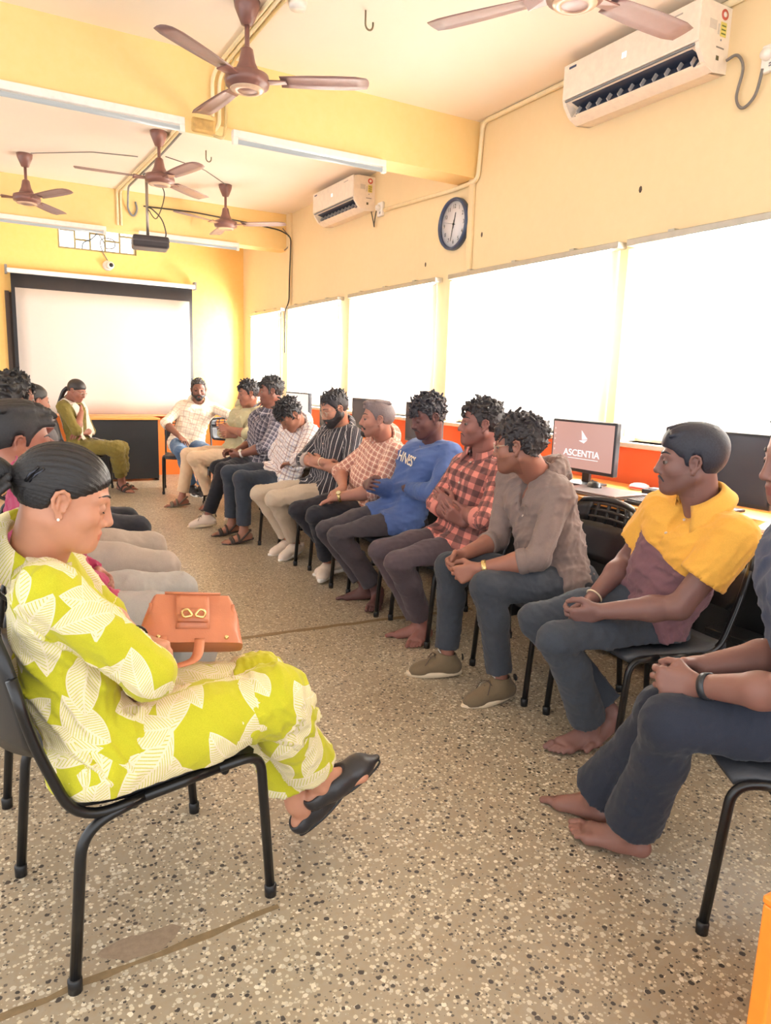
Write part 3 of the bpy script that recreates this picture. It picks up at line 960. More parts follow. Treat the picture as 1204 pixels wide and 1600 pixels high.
# ------------------------------------------------------------------ chairs
def seat_shell(w, d, z):
    rows = []
    for i in range(9):
        f = i / 8
        x = -d / 2 + d * f
        zz = z - .012 * math.sin(PI * f) - (.018 * ((f - .85) / .15) ** 2 if f > .85 else 0) 
        hw = w / 2 * (1 - .06 * (2 * f - 1) ** 4)
        rows.append([(x, hw * s, zz - .008 * (1 - s * s) - .002) for s in [k / 4 - 1 for k in range(9)]])
    return rows
def make_chair(kind):
    """local +X is the way the chair faces; origin on the floor under the seat centre"""
    t = thing('stacking_chair', 'chair', 'chair')
    sw, dep, zs = .46, .46, .43
    pw = 1.0 if kind == 'left' else .93
    bo = .055 if kind == 'left' else 0
    rf, rr = (.05, .13) if kind == 'left' else (.11, .10)
    for s in (-1, 1):
        y = s * sw / 2
        # one bent tube each side, cut into front leg, seat rail and rear leg
        fr = bend([(.245, y, .012), (.215, y, zs - .02), (.10, y, zs - .02)], rf, 7)
        rl = bend([(-.245, y * 1.02, .012), (-.215, y, zs - .055), (-.08, y, zs - .028)], rr, 7)
        MB().tube(fr, .0125, 10).build('leg', M_BLACK_TUBE, t)
        MB().tube(rl, .0125, 10).build('leg', M_BLACK_TUBE, t)
        MB().tube([fr[-1], rl[-1]], .0125, 10).build('seat_rail', M_BLACK_TUBE, t)
        for e in (fr[0], rl[0]):
            MB().lathe([(.015, 0), (.016, .03), (.013, .034)], 12, Matrix.Translation((e[0], e[1], 0))).build('foot_cap', M_BLACK, t)
        bp = bend([(.02, y * pw, zs - .026), (-.17 - bo, y * pw, zs - .035), (-.245 - bo, y * pw, .60), (-.275 - bo, y * pw, .74)], [.08, .15], 7)
        MB().tube(bp, .0115, 10).build('back_post', M_BLACK_TUBE, t)
    MB().tube([(.12, -sw / 2, zs - .035), (.12, sw / 2, zs - .035)], .010, 8).build('cross_bar', M_BLACK_TUBE, t)
    MB().tube([(-.10, -sw / 2, zs - .04), (-.10, sw / 2, zs - .04)], .010, 8).build('cross_bar', M_BLACK_TUBE, t)
    MB().slab(seat_shell(.44, .42, zs + .004), -.018 if kind == 'left' else -.02).build('seat', M_BLACK if kind == 'left' else mat('charcoal_seat', (62, 64, 70), .5, bump=.3, bscale=300), t)
    # backrest shell: curved in plan, rounded corners
    def back_pt(u, v):
        z = .53 + .30 * v
        hw = .225 * (1 - .22 * abs(2 * v - 1) ** 4)
        y = hw * u
        x = -.235 - .055 * v - .045 * (1 - u * u) + .012 - (.055 if kind == 'left' else 0)
        z2 = z - .018 * u * u * (1 if v > .5 else -1) * abs(2 * v - 1)
        return (x, y, z2)
    mb_b = mat('chair_back_plastic', (30, 31, 34) if kind == 'left' else (52, 56, 64), .4)
    def patch(u0, u1, v0, v1, nu, nv, mb):
        mb.slab([[back_pt(u0 + (u1 - u0) * j / nu, v0 + (v1 - v0) * i / nv) for j in range(nu + 1)] for i in range(nv + 1)], .012)
    mb = MB()
    if kind == 'left':
        patch(-1, 1, 0, 1, 12, 8, mb)
    else:
        patch(-1, 1, 0, .60, 12, 5, mb)
        patch(-1, 1, .92, 1, 12, 2, mb)
        patch(-1, -.62, .60, .92, 3, 3, mb)
        patch(.62, 1, .60, .92, 3, 3, mb)
        for r in range(3):
            v0 = .60 + .32 * r / 3 + .065
            patch(-.62, .62, v0, v0 + .04, 8, 1, mb)
        for c in range(4):
            u0 = -.62 + 1.24 * (c + .5) / 4 - .03
            patch(u0, u0 + .06, .60, .92, 1, 3, mb)
    mb.build('backrest', mb_b, t)
    return t
_proto = {'left': None, 'right': None}
def chair(kind, x, y, heading, label, group):
    if _proto[kind] is None:
        _proto[kind] = make_chair(kind)
        c = _proto[kind]
    else:
        c = copy_tree(_proto[kind])
    c.location = (x, y, 0)
    c.rotation_euler = (0, 0, math.radians(heading))
    c['label'] = label
    c['group'] = group
    return c
GR, GL = 'chairs of the right hand row', 'chairs of the left hand row'
def rchair(yc, label, hd=174, x=2.20):
    return chair('right', x, yc, hd, label, GR)
chair('left', .315, 1.77, 10, 'black stacking chair under the woman in the lime leaf print dress', GL)
chair('left', .25, 2.56, 2, 'black stacking chair under the man in the maroon shirt', GL)
chair('left', .28, 3.42, 0, 'black stacking chair under the second person of the left row', GL)
chair('left', .33, 4.15, 0, 'black stacking chair under the third person of the left row', GL)
chair('left', .38, 6.0, -10, 'black stacking chair under the far girl in pink', GL)
chair('left', 1.04, 8.70, -20, 'black stacking chair under the woman in olive before the black table', GL)
chair('right', 1.835, 1.02, 145, 'nearest right chair, under the cut off man with the smartwatch', GR)
rchair(1.80, 'black chair under the man in the yellow and maroon polo', 168, 2.17)
rchair(2.37, 'black chair with slotted back under the man in the grey brown hoodie', 172, 2.22)
rchair(3.12, 'black chair under the man in the red and black checked shirt')
rchair(3.66, 'black chair under the man in the blue sweatshirt')
rchair(4.29, 'black chair under the man in the pink checked shirt', x=2.21)
rchair(4.905, 'black chair under the bearded man in the striped shirt', x=2.215)
rchair(5.62, 'black chair under the man resting his face on his hand')
rchair(6.48, 'black chair under the man in the dark checked shirt', x=2.28)
rchair(7.18, 'black chair under the man in the pale green shirt', x=2.26)
chair('right', 2.08, 8.37, -105, 'black chair under the man in cream checked shirt facing the camera', GR)
chair('right', 2.72, 8.66, -100, 'empty black chair beside the cream checked shirt man, his arm over its back', GR)
# ------------------------------------------------------------------ implicit-surface toolkit for people and cloth
F32 = np.float32
def V3(v):
    return np.array(v, dtype=np.float64)
def nrm(v):
    return v / (np.linalg.norm(v) + 1e-9)

class Prim:
    __slots__ = ('lo', 'hi', 'f', 'tag')
    def __init__(s, lo, hi, f, tag=None):
        s.lo, s.hi, s.f, s.tag = lo, hi, f, tag

def rc(a, b, ra, rb, fl=None, tag=None, flat_b=False, flat_a=False):
    """tapered capsule from a to b; fl = (axis, factor) squashes it; flat ends make clean cuts"""
    a, b = V3(a), V3(b)
    ba = b - a
    L2 = float(ba @ ba) + 1e-12
    L = math.sqrt(L2)
    R = max(ra, rb)
    if fl is not None:
        u, k = nrm(V3(fl[0])), fl[1]
        if k > 1:
            R *= k
    def f(x, y, z):
        px, py, pz = x - a[0], y - a[1], z - a[2]
        t0 = (px * ba[0] + py * ba[1] + pz * ba[2]) / L2
        t = np.clip(t0, 0, 1)
        qx, qy, qz = px - t * ba[0], py - t * ba[1], pz - t * ba[2]
        if fl is not None:
            d = (qx * u[0] + qy * u[1] + qz * u[2]) * (1 / k - 1)
            qx, qy, qz = qx + d * u[0], qy + d * u[1], qz + d * u[2]
        r = ra + (rb - ra) * t
        D = np.sqrt(qx * qx + qy * qy + qz * qz) - r
        if fl is not None and k < 1:
            D = D * (k * .5 + .5)
        if flat_b:
            D = np.maximum(D, (t0 - 1) * L)
        if flat_a:
            D = np.maximum(D, -t0 * L)
        return D
    return Prim(np.minimum(a, b) - R, np.maximum(a, b) + R, f, tag)

def ell(c, r, M=None, tag=None):
    """ellipsoid with radii r along the rows of M"""
    c, r = V3(c), V3(r)
    M = np.eye(3) if M is None else np.array(M, float)
    R = np.sqrt(((M * r[:, None]) ** 2).sum(0))
    def f(x, y, z):
        px, py, pz = x - c[0], y - c[1], z - c[2]
        u = (px * M[0, 0] + py * M[0, 1] + pz * M[0, 2]) / r[0]
        v = (px * M[1, 0] + py * M[1, 1] + pz * M[1, 2]) / r[1]
        w = (px * M[2, 0] + py * M[2, 1] + pz * M[2, 2]) / r[2]
        k0 = np.sqrt(u * u + v * v + w * w)
        k1 = np.sqrt((u / r[0]) ** 2 + (v / r[1]) ** 2 + (w / r[2]) ** 2) + 1e-6
        return k0 * (k0 - 1) / k1
    return Prim(c - R, c + R, f, tag)

def rbox(c, h, M, r=.01, tag=None):
    c, h = V3(c), V3(h)
    M = np.array(M, float)
    R = np.abs(M.T) @ h + r
    def f(x, y, z):
        px, py, pz = x - c[0], y - c[1], z - c[2]
        q = [np.abs(px * M[i, 0] + py * M[i, 1] + pz * M[i, 2]) - h[i] + r for i in range(3)]
        return np.sqrt(sum(np.maximum(k, 0) ** 2 for k in q)) + np.minimum(np.maximum(np.maximum(q[0], q[1]), q[2]), 0) - r
    return Prim(c - R, c + R, f, tag)

def smin(a, b, k):
    if k <= 0:
        return np.minimum(a, b)
    h = np.maximum(k - np.abs(a - b), 0) / k
    return np.minimum(a, b) - h * h * (k * .25)

class Field:
    BIG = 1.0
    def __init__(s, lo, hi, h):
        s.h = h
        s.lo = np.array(lo, float)
        s.n = np.maximum(np.ceil((np.array(hi) - s.lo) / h).astype(int) + 1, 3)
        s.ax = [(s.lo[i] + h * np.arange(s.n[i])).astype(F32) for i in range(3)]
        s.D = np.full(tuple(s.n), s.BIG, F32)
        s.used_lo, s.used_hi = s.n.copy(), np.zeros(3, int)
    def like(s):
        g = Field.__new__(Field)
        g.h, g.lo, g.n, g.ax = s.h, s.lo, s.n, s.ax
        g.D = np.full(tuple(s.n), s.BIG, F32)
        g.used_lo, g.used_hi = s.n.copy(), np.zeros(3, int)
        return g
    def sl(s, lo, hi, pad):
        a = np.clip(np.floor((np.array(lo) - pad - s.lo) / s.h).astype(int), 0, s.n)
        b = np.clip(np.ceil((np.array(hi) + pad - s.lo) / s.h).astype(int) + 1, 0, s.n)
        if (b <= a).any():
            return None
        return a, b
    def grids(s, a, b):
        return s.ax[0][a[0]:b[0], None, None], s.ax[1][None, a[1]:b[1], None], s.ax[2][None, None, a[2]:b[2]]
    def add(s, p, k=0.0):
        r = s.sl(p.lo, p.hi, max(k, 3 * s.h) + .004)
        if r is None:
            return s
        a, b = r
        d = p.f(*s.grids(a, b))
        S = tuple(slice(a[i], b[i]) for i in range(3))
        s.D[S] = smin(s.D[S], d, k)
        s.used_lo, s.used_hi = np.minimum(s.used_lo, a), np.maximum(s.used_hi, b)
        return s
    def cut(s, p, k=0.0):
        """subtract"""
        r = s.sl(p.lo, p.hi, max(k, 2 * s.h))
        if r is None:
            return s
        a, b = r
        d = p.f(*s.grids(a, b))
        S = tuple(slice(a[i], b[i]) for i in range(3))
        s.D[S] = -smin(-s.D[S], d, k)
        return s
    def keep(s, fn):
        """intersect with fn(x,y,z) <= 0"""
        a, b = s.used_lo, s.used_hi
        if (b <= a).any():
            return s
        S = tuple(slice(a[i], b[i]) for i in range(3))
        s.D[S] = np.maximum(s.D[S], fn(*s.grids(a, b)))
        return s
    def merge(s, g, k=0.0):
        a, b = g.used_lo, g.used_hi
        if (b <= a).any():
            return s
        S = tuple(slice(a[i], b[i]) for i in range(3))
        s.D[S] = smin(s.D[S], g.D[S], k)
        s.used_lo, s.used_hi = np.minimum(s.used_lo, a), np.maximum(s.used_hi, b)
        return s
    def displace(s, fn, band=.03):
        idx = np.nonzero(np.abs(s.D) < band)
        if len(idx[0]) == 0:
            return s
        x, y, z = s.ax[0][idx[0]], s.ax[1][idx[1]], s.ax[2][idx[2]]
        s.D[idx] += fn(x, y, z)
        return s

_C8 = [(0, 0, 0), (1, 0, 0), (0, 1, 0), (1, 1, 0), (0, 0, 1), (1, 0, 1), (0, 1, 1), (1, 1, 1)]
_E12 = [(0, 1), (2, 3), (4, 5), (6, 7), (0, 2), (1, 3), (4, 6), (5, 7), (0, 4), (1, 5), (2, 6), (3, 7)]
def surface(F):
    """naive surface nets -> verts (n,3), quads (m,4)"""
    D = F.D
    ins = D < 0
    nx, ny, nz = D.shape
    cnt = np.zeros((nx - 1, ny - 1, nz - 1), np.int8)
    for a, b, c in _C8:
        cnt += ins[a:nx - 1 + a, b:ny - 1 + b, c:nz - 1 + c]
    I, J, K = np.nonzero((cnt > 0) & (cnt < 8))
    if len(I) == 0:
        return np.zeros((0, 3)), np.zeros((0, 4), int)
    vals = [D[I + a, J + b, K + c].astype(np.float64) for a, b, c in _C8]
    acc = np.zeros((len(I), 3))
    num = np.zeros(len(I))
    for p, q in _E12:
        m = (vals[p] < 0) != (vals[q] < 0)
        t = np.where(m, vals[p] / np.where(m, vals[p] - vals[q], 1), 0)
        for ax in range(3):
            acc[:, ax] += np.where(m, _C8[p][ax] + t * (_C8[q][ax] - _C8[p][ax]), 0)
        num += m
    pos = acc / num[:, None] + np.stack([I, J, K], 1)
    V = F.lo + pos * F.h
    vid = np.full((nx - 1, ny - 1, nz - 1), -1, np.int32)
    vid[I, J, K] = np.arange(len(I))
    Q = []
    for ax in range(3):
        if ax == 0:
            A, B = ins[:-1, 1:-1, 1:-1], ins[1:, 1:-1, 1:-1]
        elif ax == 1:
            A, B = ins[1:-1, :-1, 1:-1], ins[1:-1, 1:, 1:-1]
        else:
            A, B = ins[1:-1, 1:-1, :-1], ins[1:-1, 1:-1, 1:]
        i, j, k = np.nonzero(A != B)
        flip = ~A[i, j, k]
        if ax == 0:
            j, k = j + 1, k + 1
            q = np.stack([vid[i, j - 1, k - 1], vid[i, j, k - 1], vid[i, j, k], vid[i, j - 1, k]], 1)
        elif ax == 1:
            i, k = i + 1, k + 1
            q = np.stack([vid[i - 1, j, k - 1], vid[i - 1, j, k], vid[i, j, k], vid[i, j, k - 1]], 1)
        else:
            i, j = i + 1, j + 1
            q = np.stack([vid[i - 1, j - 1, k], vid[i, j - 1, k], vid[i, j, k], vid[i - 1, j, k]], 1)
        q[flip] = q[flip][:, ::-1]
        Q.append(q)
    return V, np.concatenate(Q)

def to_mesh(name, V, Q, attrs=None, tris=None):
    """quads (and triangles) to a smooth Blender mesh; attrs: name -> (kind, array per vertex)"""
    me = bpy.data.meshes.new(name)
    me.vertices.add(len(V))
    me.vertices.foreach_set('co', V.astype(F32).ravel())
    li, ls = Q.astype(np.int32).ravel(), np.arange(0, len(Q) * 4, 4, dtype=np.int32)
    if tris is not None and len(tris):
        ls = np.concatenate([ls, len(li) + np.arange(0, len(tris) * 3, 3, dtype=np.int32)])
        li = np.concatenate([li, tris.astype(np.int32).ravel()])
    me.loops.add(len(li))
    me.loops.foreach_set('vertex_index', li)
    me.polygons.add(len(ls))
    me.polygons.foreach_set('loop_start', ls)
    me.polygons.foreach_set('use_smooth', np.ones(len(ls), bool))
    me.update(calc_edges=True)
    for k, (ty, arr) in (attrs or {}).items():
        at = me.attributes.new(k, ty, 'POINT')
        if ty == 'FLOAT_COLOR':
            at.data.foreach_set('color', arr.astype(F32).ravel())
        elif ty == 'FLOAT_VECTOR':
            at.data.foreach_set('vector', arr.astype(F32).ravel())
        else:
            at.data.foreach_set('value', arr.astype(F32).ravel())
    return me

def depth_at(F, V):
    """value of a field at points (nearest cell), BIG outside"""
    i = np.rint((V - F.lo) / F.h).astype(int)
    ok = ((i >= 0) & (i < F.n)).all(1)
    d = np.full(len(V), Field.BIG)
    j = i[ok]
    d[ok] = F.D[j[:, 0], j[:, 1], j[:, 2]]
    return d

def thin_hidden(V, Q, hid, cell):
    """merge the vertices that clothing hides into a coarse net, which also welds the pieces of the body together"""
    key = np.floor(V / cell).astype(np.int64)
    key = key[:, 0] * 73856093 + key[:, 1] * 19349663 + key[:, 2] * 83492791
    key = np.where(hid, key, -np.arange(len(V)) - 10 ** 15)
    u, inv = np.unique(key, return_inverse=True)
    n = np.bincount(inv)
    W = np.stack([np.bincount(inv, V[:, a]) / n for a in range(3)], 1)
    q = inv[Q]
    same = (q[:, 0] == q[:, 1]) | (q[:, 1] == q[:, 2]) | (q[:, 2] == q[:, 3]) | (q[:, 3] == q[:, 0]) | (q[:, 0] == q[:, 2]) | (q[:, 1] == q[:, 3])
    quads = q[~same]
    b = q[same]
    t = np.concatenate([b[:, [0, 1, 2]], b[:, [0, 2, 3]]])
    t = t[(t[:, 0] != t[:, 1]) & (t[:, 1] != t[:, 2]) & (t[:, 2] != t[:, 0])]
    if len(t):
        s_ = np.sort(t, 1)
        _, first = np.unique(s_, axis=0, return_index=True)
        t = t[first]
    s_ = np.sort(quads, 1)
    _, first = np.unique(s_, axis=0, return_index=True)
    quads = quads[np.sort(first)]
    used = np.zeros(len(W), bool)
    used[quads.ravel()] = True
    if len(t):
        used[t.ravel()] = True
    m = np.cumsum(used) - 1
    return W[used], m[quads], (m[t] if len(t) else t)

def wrinkles(seed, amp, wl, n=7, stretch=None):
    """smooth, warped ridges used as cloth folds"""
    r = np.random.RandomState(seed)
    ks, ph, am = [], [], []
    for i in range(n):
        d = r.normal(size=3)
        if stretch is not None:
            d = d - nrm(V3(stretch)) * (d @ nrm(V3(stretch))) * .75
        d = nrm(d)
        w = wl * r.uniform(.6, 1.7)
        ks.append(d * 2 * PI / w)
        ph.append(r.uniform(0, 6.28))
        am.append(w / wl)
    tot = sum(am)
    def f(x, y, z):
        wx = x + .012 * np.sin(y * 31 + z * 23 + seed)
        wy = y + .012 * np.sin(z * 29 + x * 27 + seed * 2)
        wz = z + .012 * np.sin(x * 33 + y * 21 + seed * 3)
        o = 0
        for k, p, a in zip(ks, ph, am):
            s = np.sin(wx * k[0] + wy * k[1] + wz * k[2] + p)
            o = o + a * (1 - np.abs(s)) ** 2
        return (o / tot - .28) * (-amp * 2.2)
    return f

def nearest_tag(V, prims):
    """index of the nearest primitive for each vertex"""
    best = np.full(len(V), 9.0)
    idx = np.zeros(len(V), int)
    for i, p in enumerate(prims):
        m = ((V > p.lo - .06) & (V < p.hi + .06)).all(1)
        if not m.any():
            continue
        d = np.full(len(V), 9.0)
        q = V[m]
        d[m] = p.f(q[:, 0], q[:, 1], q[:, 2])
        s = d < best
        best[s], idx[s] = d[s], i
    return idx

# ------------------------------------------------------------------ materials of people
def skin_material():
    m = bpy.data.materials.new('skin')
    m.use_nodes = True
    k = NT(m)
    a = k.attr('tone').outputs['Color']
    n1 = k.noise(55, k.coord(), 4, .6)
    k.base(k.mix(k.math('MULTIPLY', n1, .22), a, (.20, .07, .045, 1), 'MULTIPLY') if False else k.mix(k.math('MULTIPLY', n1, .14), a, (.16, .06, .04, 1)))
    k.b.inputs['Roughness'].default_value = .48
    k.b.inputs['Specular IOR Level'].default_value = .4
    k.b.inputs['Subsurface Weight'].default_value = .12
    k.b.inputs['Subsurface Radius'].default_value = (.012, .005, .003)
    k.b.inputs['Subsurface Scale'].default_value = .6
    k.bump(k.noise(420, k.coord(), 3, .6), .10, .001)
    return m
M_SKIN = skin_material()

def hair_material(name, c, streak=False):
    if name in _mats:
        return _mats[name]
    m = bpy.data.materials.new(name)
    m.use_nodes = True
    k = NT(m)
    if streak:
        p = k.attr('uvw').outputs['Vector']
        mp = k.n('ShaderNodeMapping')
        mp.inputs['Scale'].default_value = (1, 14, 1)
        k.l(p, mp.inputs['Vector'])
        f = k.noise(24, mp.outputs[0], 4, .65)
    else:
        f = k.noise(150, k.coord(), 4, .7)
    d = rgb(*c)
    k.base(k.mix(f, tuple(v * .5 for v in d[:3]) + (1,), tuple(v * 1.7 + .004 for v in d[:3]) + (1,)))
    k.b.inputs['Roughness'].default_value = .38 if streak else .55
    k.b.inputs['Specular IOR Level'].default_value = .5
    k.bump(f, .6 if streak else .5, .003)
    _mats[name] = m
    return m

def cloth(name, kind, c1, c2=(0, 0, 0), c3=None, p=.05, w=.3, rough=.85):
    """woven cloth: kind plain / check / window / stripe / leaf / denim / block; pattern runs in the garment's own coordinates"""
    if name in _mats:
        return _mats[name]
    m = bpy.data.materials.new(name)
    m.use_nodes = True
    k = NT(m)
    uv = k.attr('uvw').outputs['Vector']
    u, v, t = k.sep(uv)
    a, b = rgb(*c1), rgb(*c2)
    g = k.noise(70, uv, 4, .65)
    fine = k.noise(700, k.coord(), 2, .5)
    def band(s, per, wd, off=0.0):
        fr = k.math('FRACT', k.math('ADD', k.math('DIVIDE', s, per), off))
        return k.math('LESS_THAN', fr, wd)
    if kind == 'plain':
        c = k.mix(k.math('MULTIPLY', g, .5), a, tuple(x * .78 for x in a[:3]) + (1,))
    elif kind == 'denim':
        mp = k.n('ShaderNodeMapping')
        mp.inputs['Scale'].default_value = (9, 1, 1)
        k.l(uv, mp.inputs['Vector'])
        fade = k.noise(7, uv, 3, .6)
        c = k.mix(k.math('MULTIPLY', fade, .75), a, b)
        c = k.mix(k.math('MULTIPLY', k.noise(120, mp.outputs[0], 2), .25), c, tuple(x * 1.4 for x in b[:3]) + (1,))
    elif kind == 'check':     # two-way bands that darken where they cross
        bu, bv = band(u, p, w), band(v, p, w, .3)
        c = k.mix(k.math('MULTIPLY', bu, .62), a, b)
        c = k.mix(k.math('MULTIPLY', bv, .62), c, b)
        if c3 is not None:
            d = rgb(*c3)
            l1, l2 = band(u, p, .07, .45), band(v, p, .07, .75)
            c = k.mix(k.math('MULTIPLY', k.math('MAXIMUM', l1, l2), .75), c, d)
    elif kind == 'window':    # thin lines on a ground
        l1, l2 = band(u, p, w), band(v, p, w)
        c = k.mix(k.math('MULTIPLY', l1, .8), a, b)
        c = k.mix(k.math('MULTIPLY', l2, .8), c, b)
        if c3 is not None:
            d = rgb(*c3)
            c = k.mix(k.math('MULTIPLY', band(u, p, w * .5, .5), .6), c, d)
            c = k.mix(k.math('MULTIPLY', band(v, p, w * .5, .5), .6), c, d)
    elif kind == 'stripe':
        wob = k.math('ADD', u, k.math('MULTIPLY', k.noise(6, uv, 2), .004))
        c = k.mix(band(wob, p, w), a, b)
        c = k.mix(k.math('MULTIPLY', band(wob, p * .37, .10, .4), .55), c, rgb(*(c3 or c2)))
    elif kind == 'block':     # upper yoke / lower body split by the third coordinate
        c = k.mix(k.math('GREATER_THAN', t, 0.0), a, b)
        c = k.mix(k.math('MULTIPLY', g, .4), c, k.mix(.75, (0, 0, 0, 1), c))
    elif kind == 'leaf':
        c = k.mix(k.math('MULTIPLY', g, .35), a, tuple(x * .8 for x in a[:3]) + (1,))
        for sc, off, sel in ((7.4, 0.0, .12), (6.6, 4.3, .26), (8.0, 9.1, .42)):
            mp = k.n('ShaderNodeMapping')
            mp.inputs['Location'].default_value = (off, off * .7, 0)
            k.l(k.comb(u, v, 0.0), mp.inputs['Vector'])
            sc_n = k.n('ShaderNodeVectorMath', operation='SCALE')
            k.l(mp.outputs[0], sc_n.inputs[0])
            sc_n.inputs['Scale'].default_value = sc
            vo = k.n('ShaderNodeTexVoronoi', voronoi_dimensions='2D')
            vo.inputs['Scale'].default_value = 1.0
            k.l(sc_n.outputs[0], vo.inputs['Vector'])
            sb = k.n('ShaderNodeVectorMath', operation='SUBTRACT')
            k.l(sc_n.outputs[0], sb.inputs[0])
            k.l(vo.outputs['Position'], sb.inputs[1])
            lx, ly, _z = k.sep(sb.outputs[0])
            r_, g_, b_ = k.sep(vo.outputs['Color'])
            ang = k.math('MULTIPLY', r_, 6.283)
            ca, sa = k.math('COSINE', ang), k.math('SINE', ang)
            ax = k.math('ADD', k.math('MULTIPLY', lx, ca), k.math('MULTIPLY', ly, sa))
            ay = k.math('SUBTRACT', k.math('MULTIPLY', ly, ca), k.math('MULTIPLY', lx, sa))
            ay = k.math('ADD', ay, k.math('MULTIPLY', k.math('MULTIPLY', ax, ax), .35))
            hl = k.math('ADD', .52, k.math('MULTIPLY', g_, .16))
            xx = k.math('DIVIDE', ax, hl)
            prof = k.math('MULTIPLY', k.math('SUBTRACT', 1.0, k.math('MULTIPLY', xx, xx)), k.math('ADD', .25, k.math('MULTIPLY', xx, -.07)))
            aay = k.math('ABSOLUTE', ay)
            inside = k.math('LESS_THAN', aay, prof)
            ve = k.math('FRACT', k.math('MULTIPLY', k.math('ADD', ax, k.math('MULTIPLY', aay, .9)), 19.0))
            vein = k.math('LESS_THAN', ve, .30)
            rib = k.math('LESS_THAN', aay, .014)
            pick = k.math('GREATER_THAN', b_, sel)
            msk = k.math('MULTIPLY', inside, pick)
            lf = k.mix(k.math('MULTIPLY', vein, .8), b, a)
            lf = k.mix(rib, lf, b)
            edge = k.math('GREATER_THAN', aay, k.math('SUBTRACT', prof, .022))
            lf = k.mix(edge, lf, b)
            c = k.mix(msk, c, lf)
    dk = k.n('ShaderNodeVectorMath', operation='SCALE')
    k.l(c if not isinstance(c, tuple) else a, dk.inputs[0])
    k.val(dk.inputs['Scale'], k.math('MULTIPLY_ADD', fine, .5, .72))
    k.base(dk.outputs[0])
    k.b.inputs['Roughness'].default_value = rough
    k.b.inputs['Specular IOR Level'].default_value = .2
    k.b.inputs['Sheen Weight'].default_value = .12
    k.bump(k.math('ADD', g, k.math('MULTIPLY', fine, .5)), .14, .004)
    _mats[name] = m
    return m
from mathutils.bvhtree import BVHTree
UP = V3((0, 0, 1))

class Head:
    def __init__(s, c, yaw, pitch, roll, hs):
        y, p = math.radians(yaw), math.radians(pitch)
        f = V3((math.cos(y) * math.cos(p), math.sin(y) * math.cos(p), math.sin(p)))
        l = V3((-math.sin(y), math.cos(y), 0))
        u = np.cross(f, l)
        r = math.radians(roll)
        l, u = l * math.cos(r) + u * math.sin(r), u * math.cos(r) - l * math.sin(r)
        s.c, s.F, s.L, s.U, s.hs = V3(c), f, l, u, hs
        s.M = np.stack([f, l, u])
    def w(s, p):
        return s.c + s.hs * (p[0] * s.F + p[1] * s.L + p[2] * s.U)
    def loc(s, V):
        return (V - s.c) @ s.M.T / s.hs
    def rc(s, a, b, ra, rb, **k):
        return rc(s.w(a), s.w(b), ra * s.hs, rb * s.hs, **k)
    def ell(s, c, r, M=None):
        m = s.M if M is None else np.array(M) @ s.M
        return ell(s.w(c), V3(r) * s.hs, m)
    def mat4(s):
        return Matrix(((s.F[0] * s.hs, s.L[0] * s.hs, s.U[0] * s.hs, s.c[0]), (s.F[1] * s.hs, s.L[1] * s.hs, s.U[1] * s.hs, s.c[1]), (s.F[2] * s.hs, s.L[2] * s.hs, s.U[2] * s.hs, s.c[2]), (0, 0, 0, 1)))

HX = [-.14, -.075, -.045, -.030, -.024, .0, .004, .020, .027, .040, .060, .078, .13]
HZ_M = [-.085, -.075, -.065, -.02, .022, .026, -.020, -.022, .012, .032, .052, .060, .064]
HZ_F = [-.07, -.064, -.050, -.03, .010, .016, .004, .010, .016, .022, .034, .046, .054]

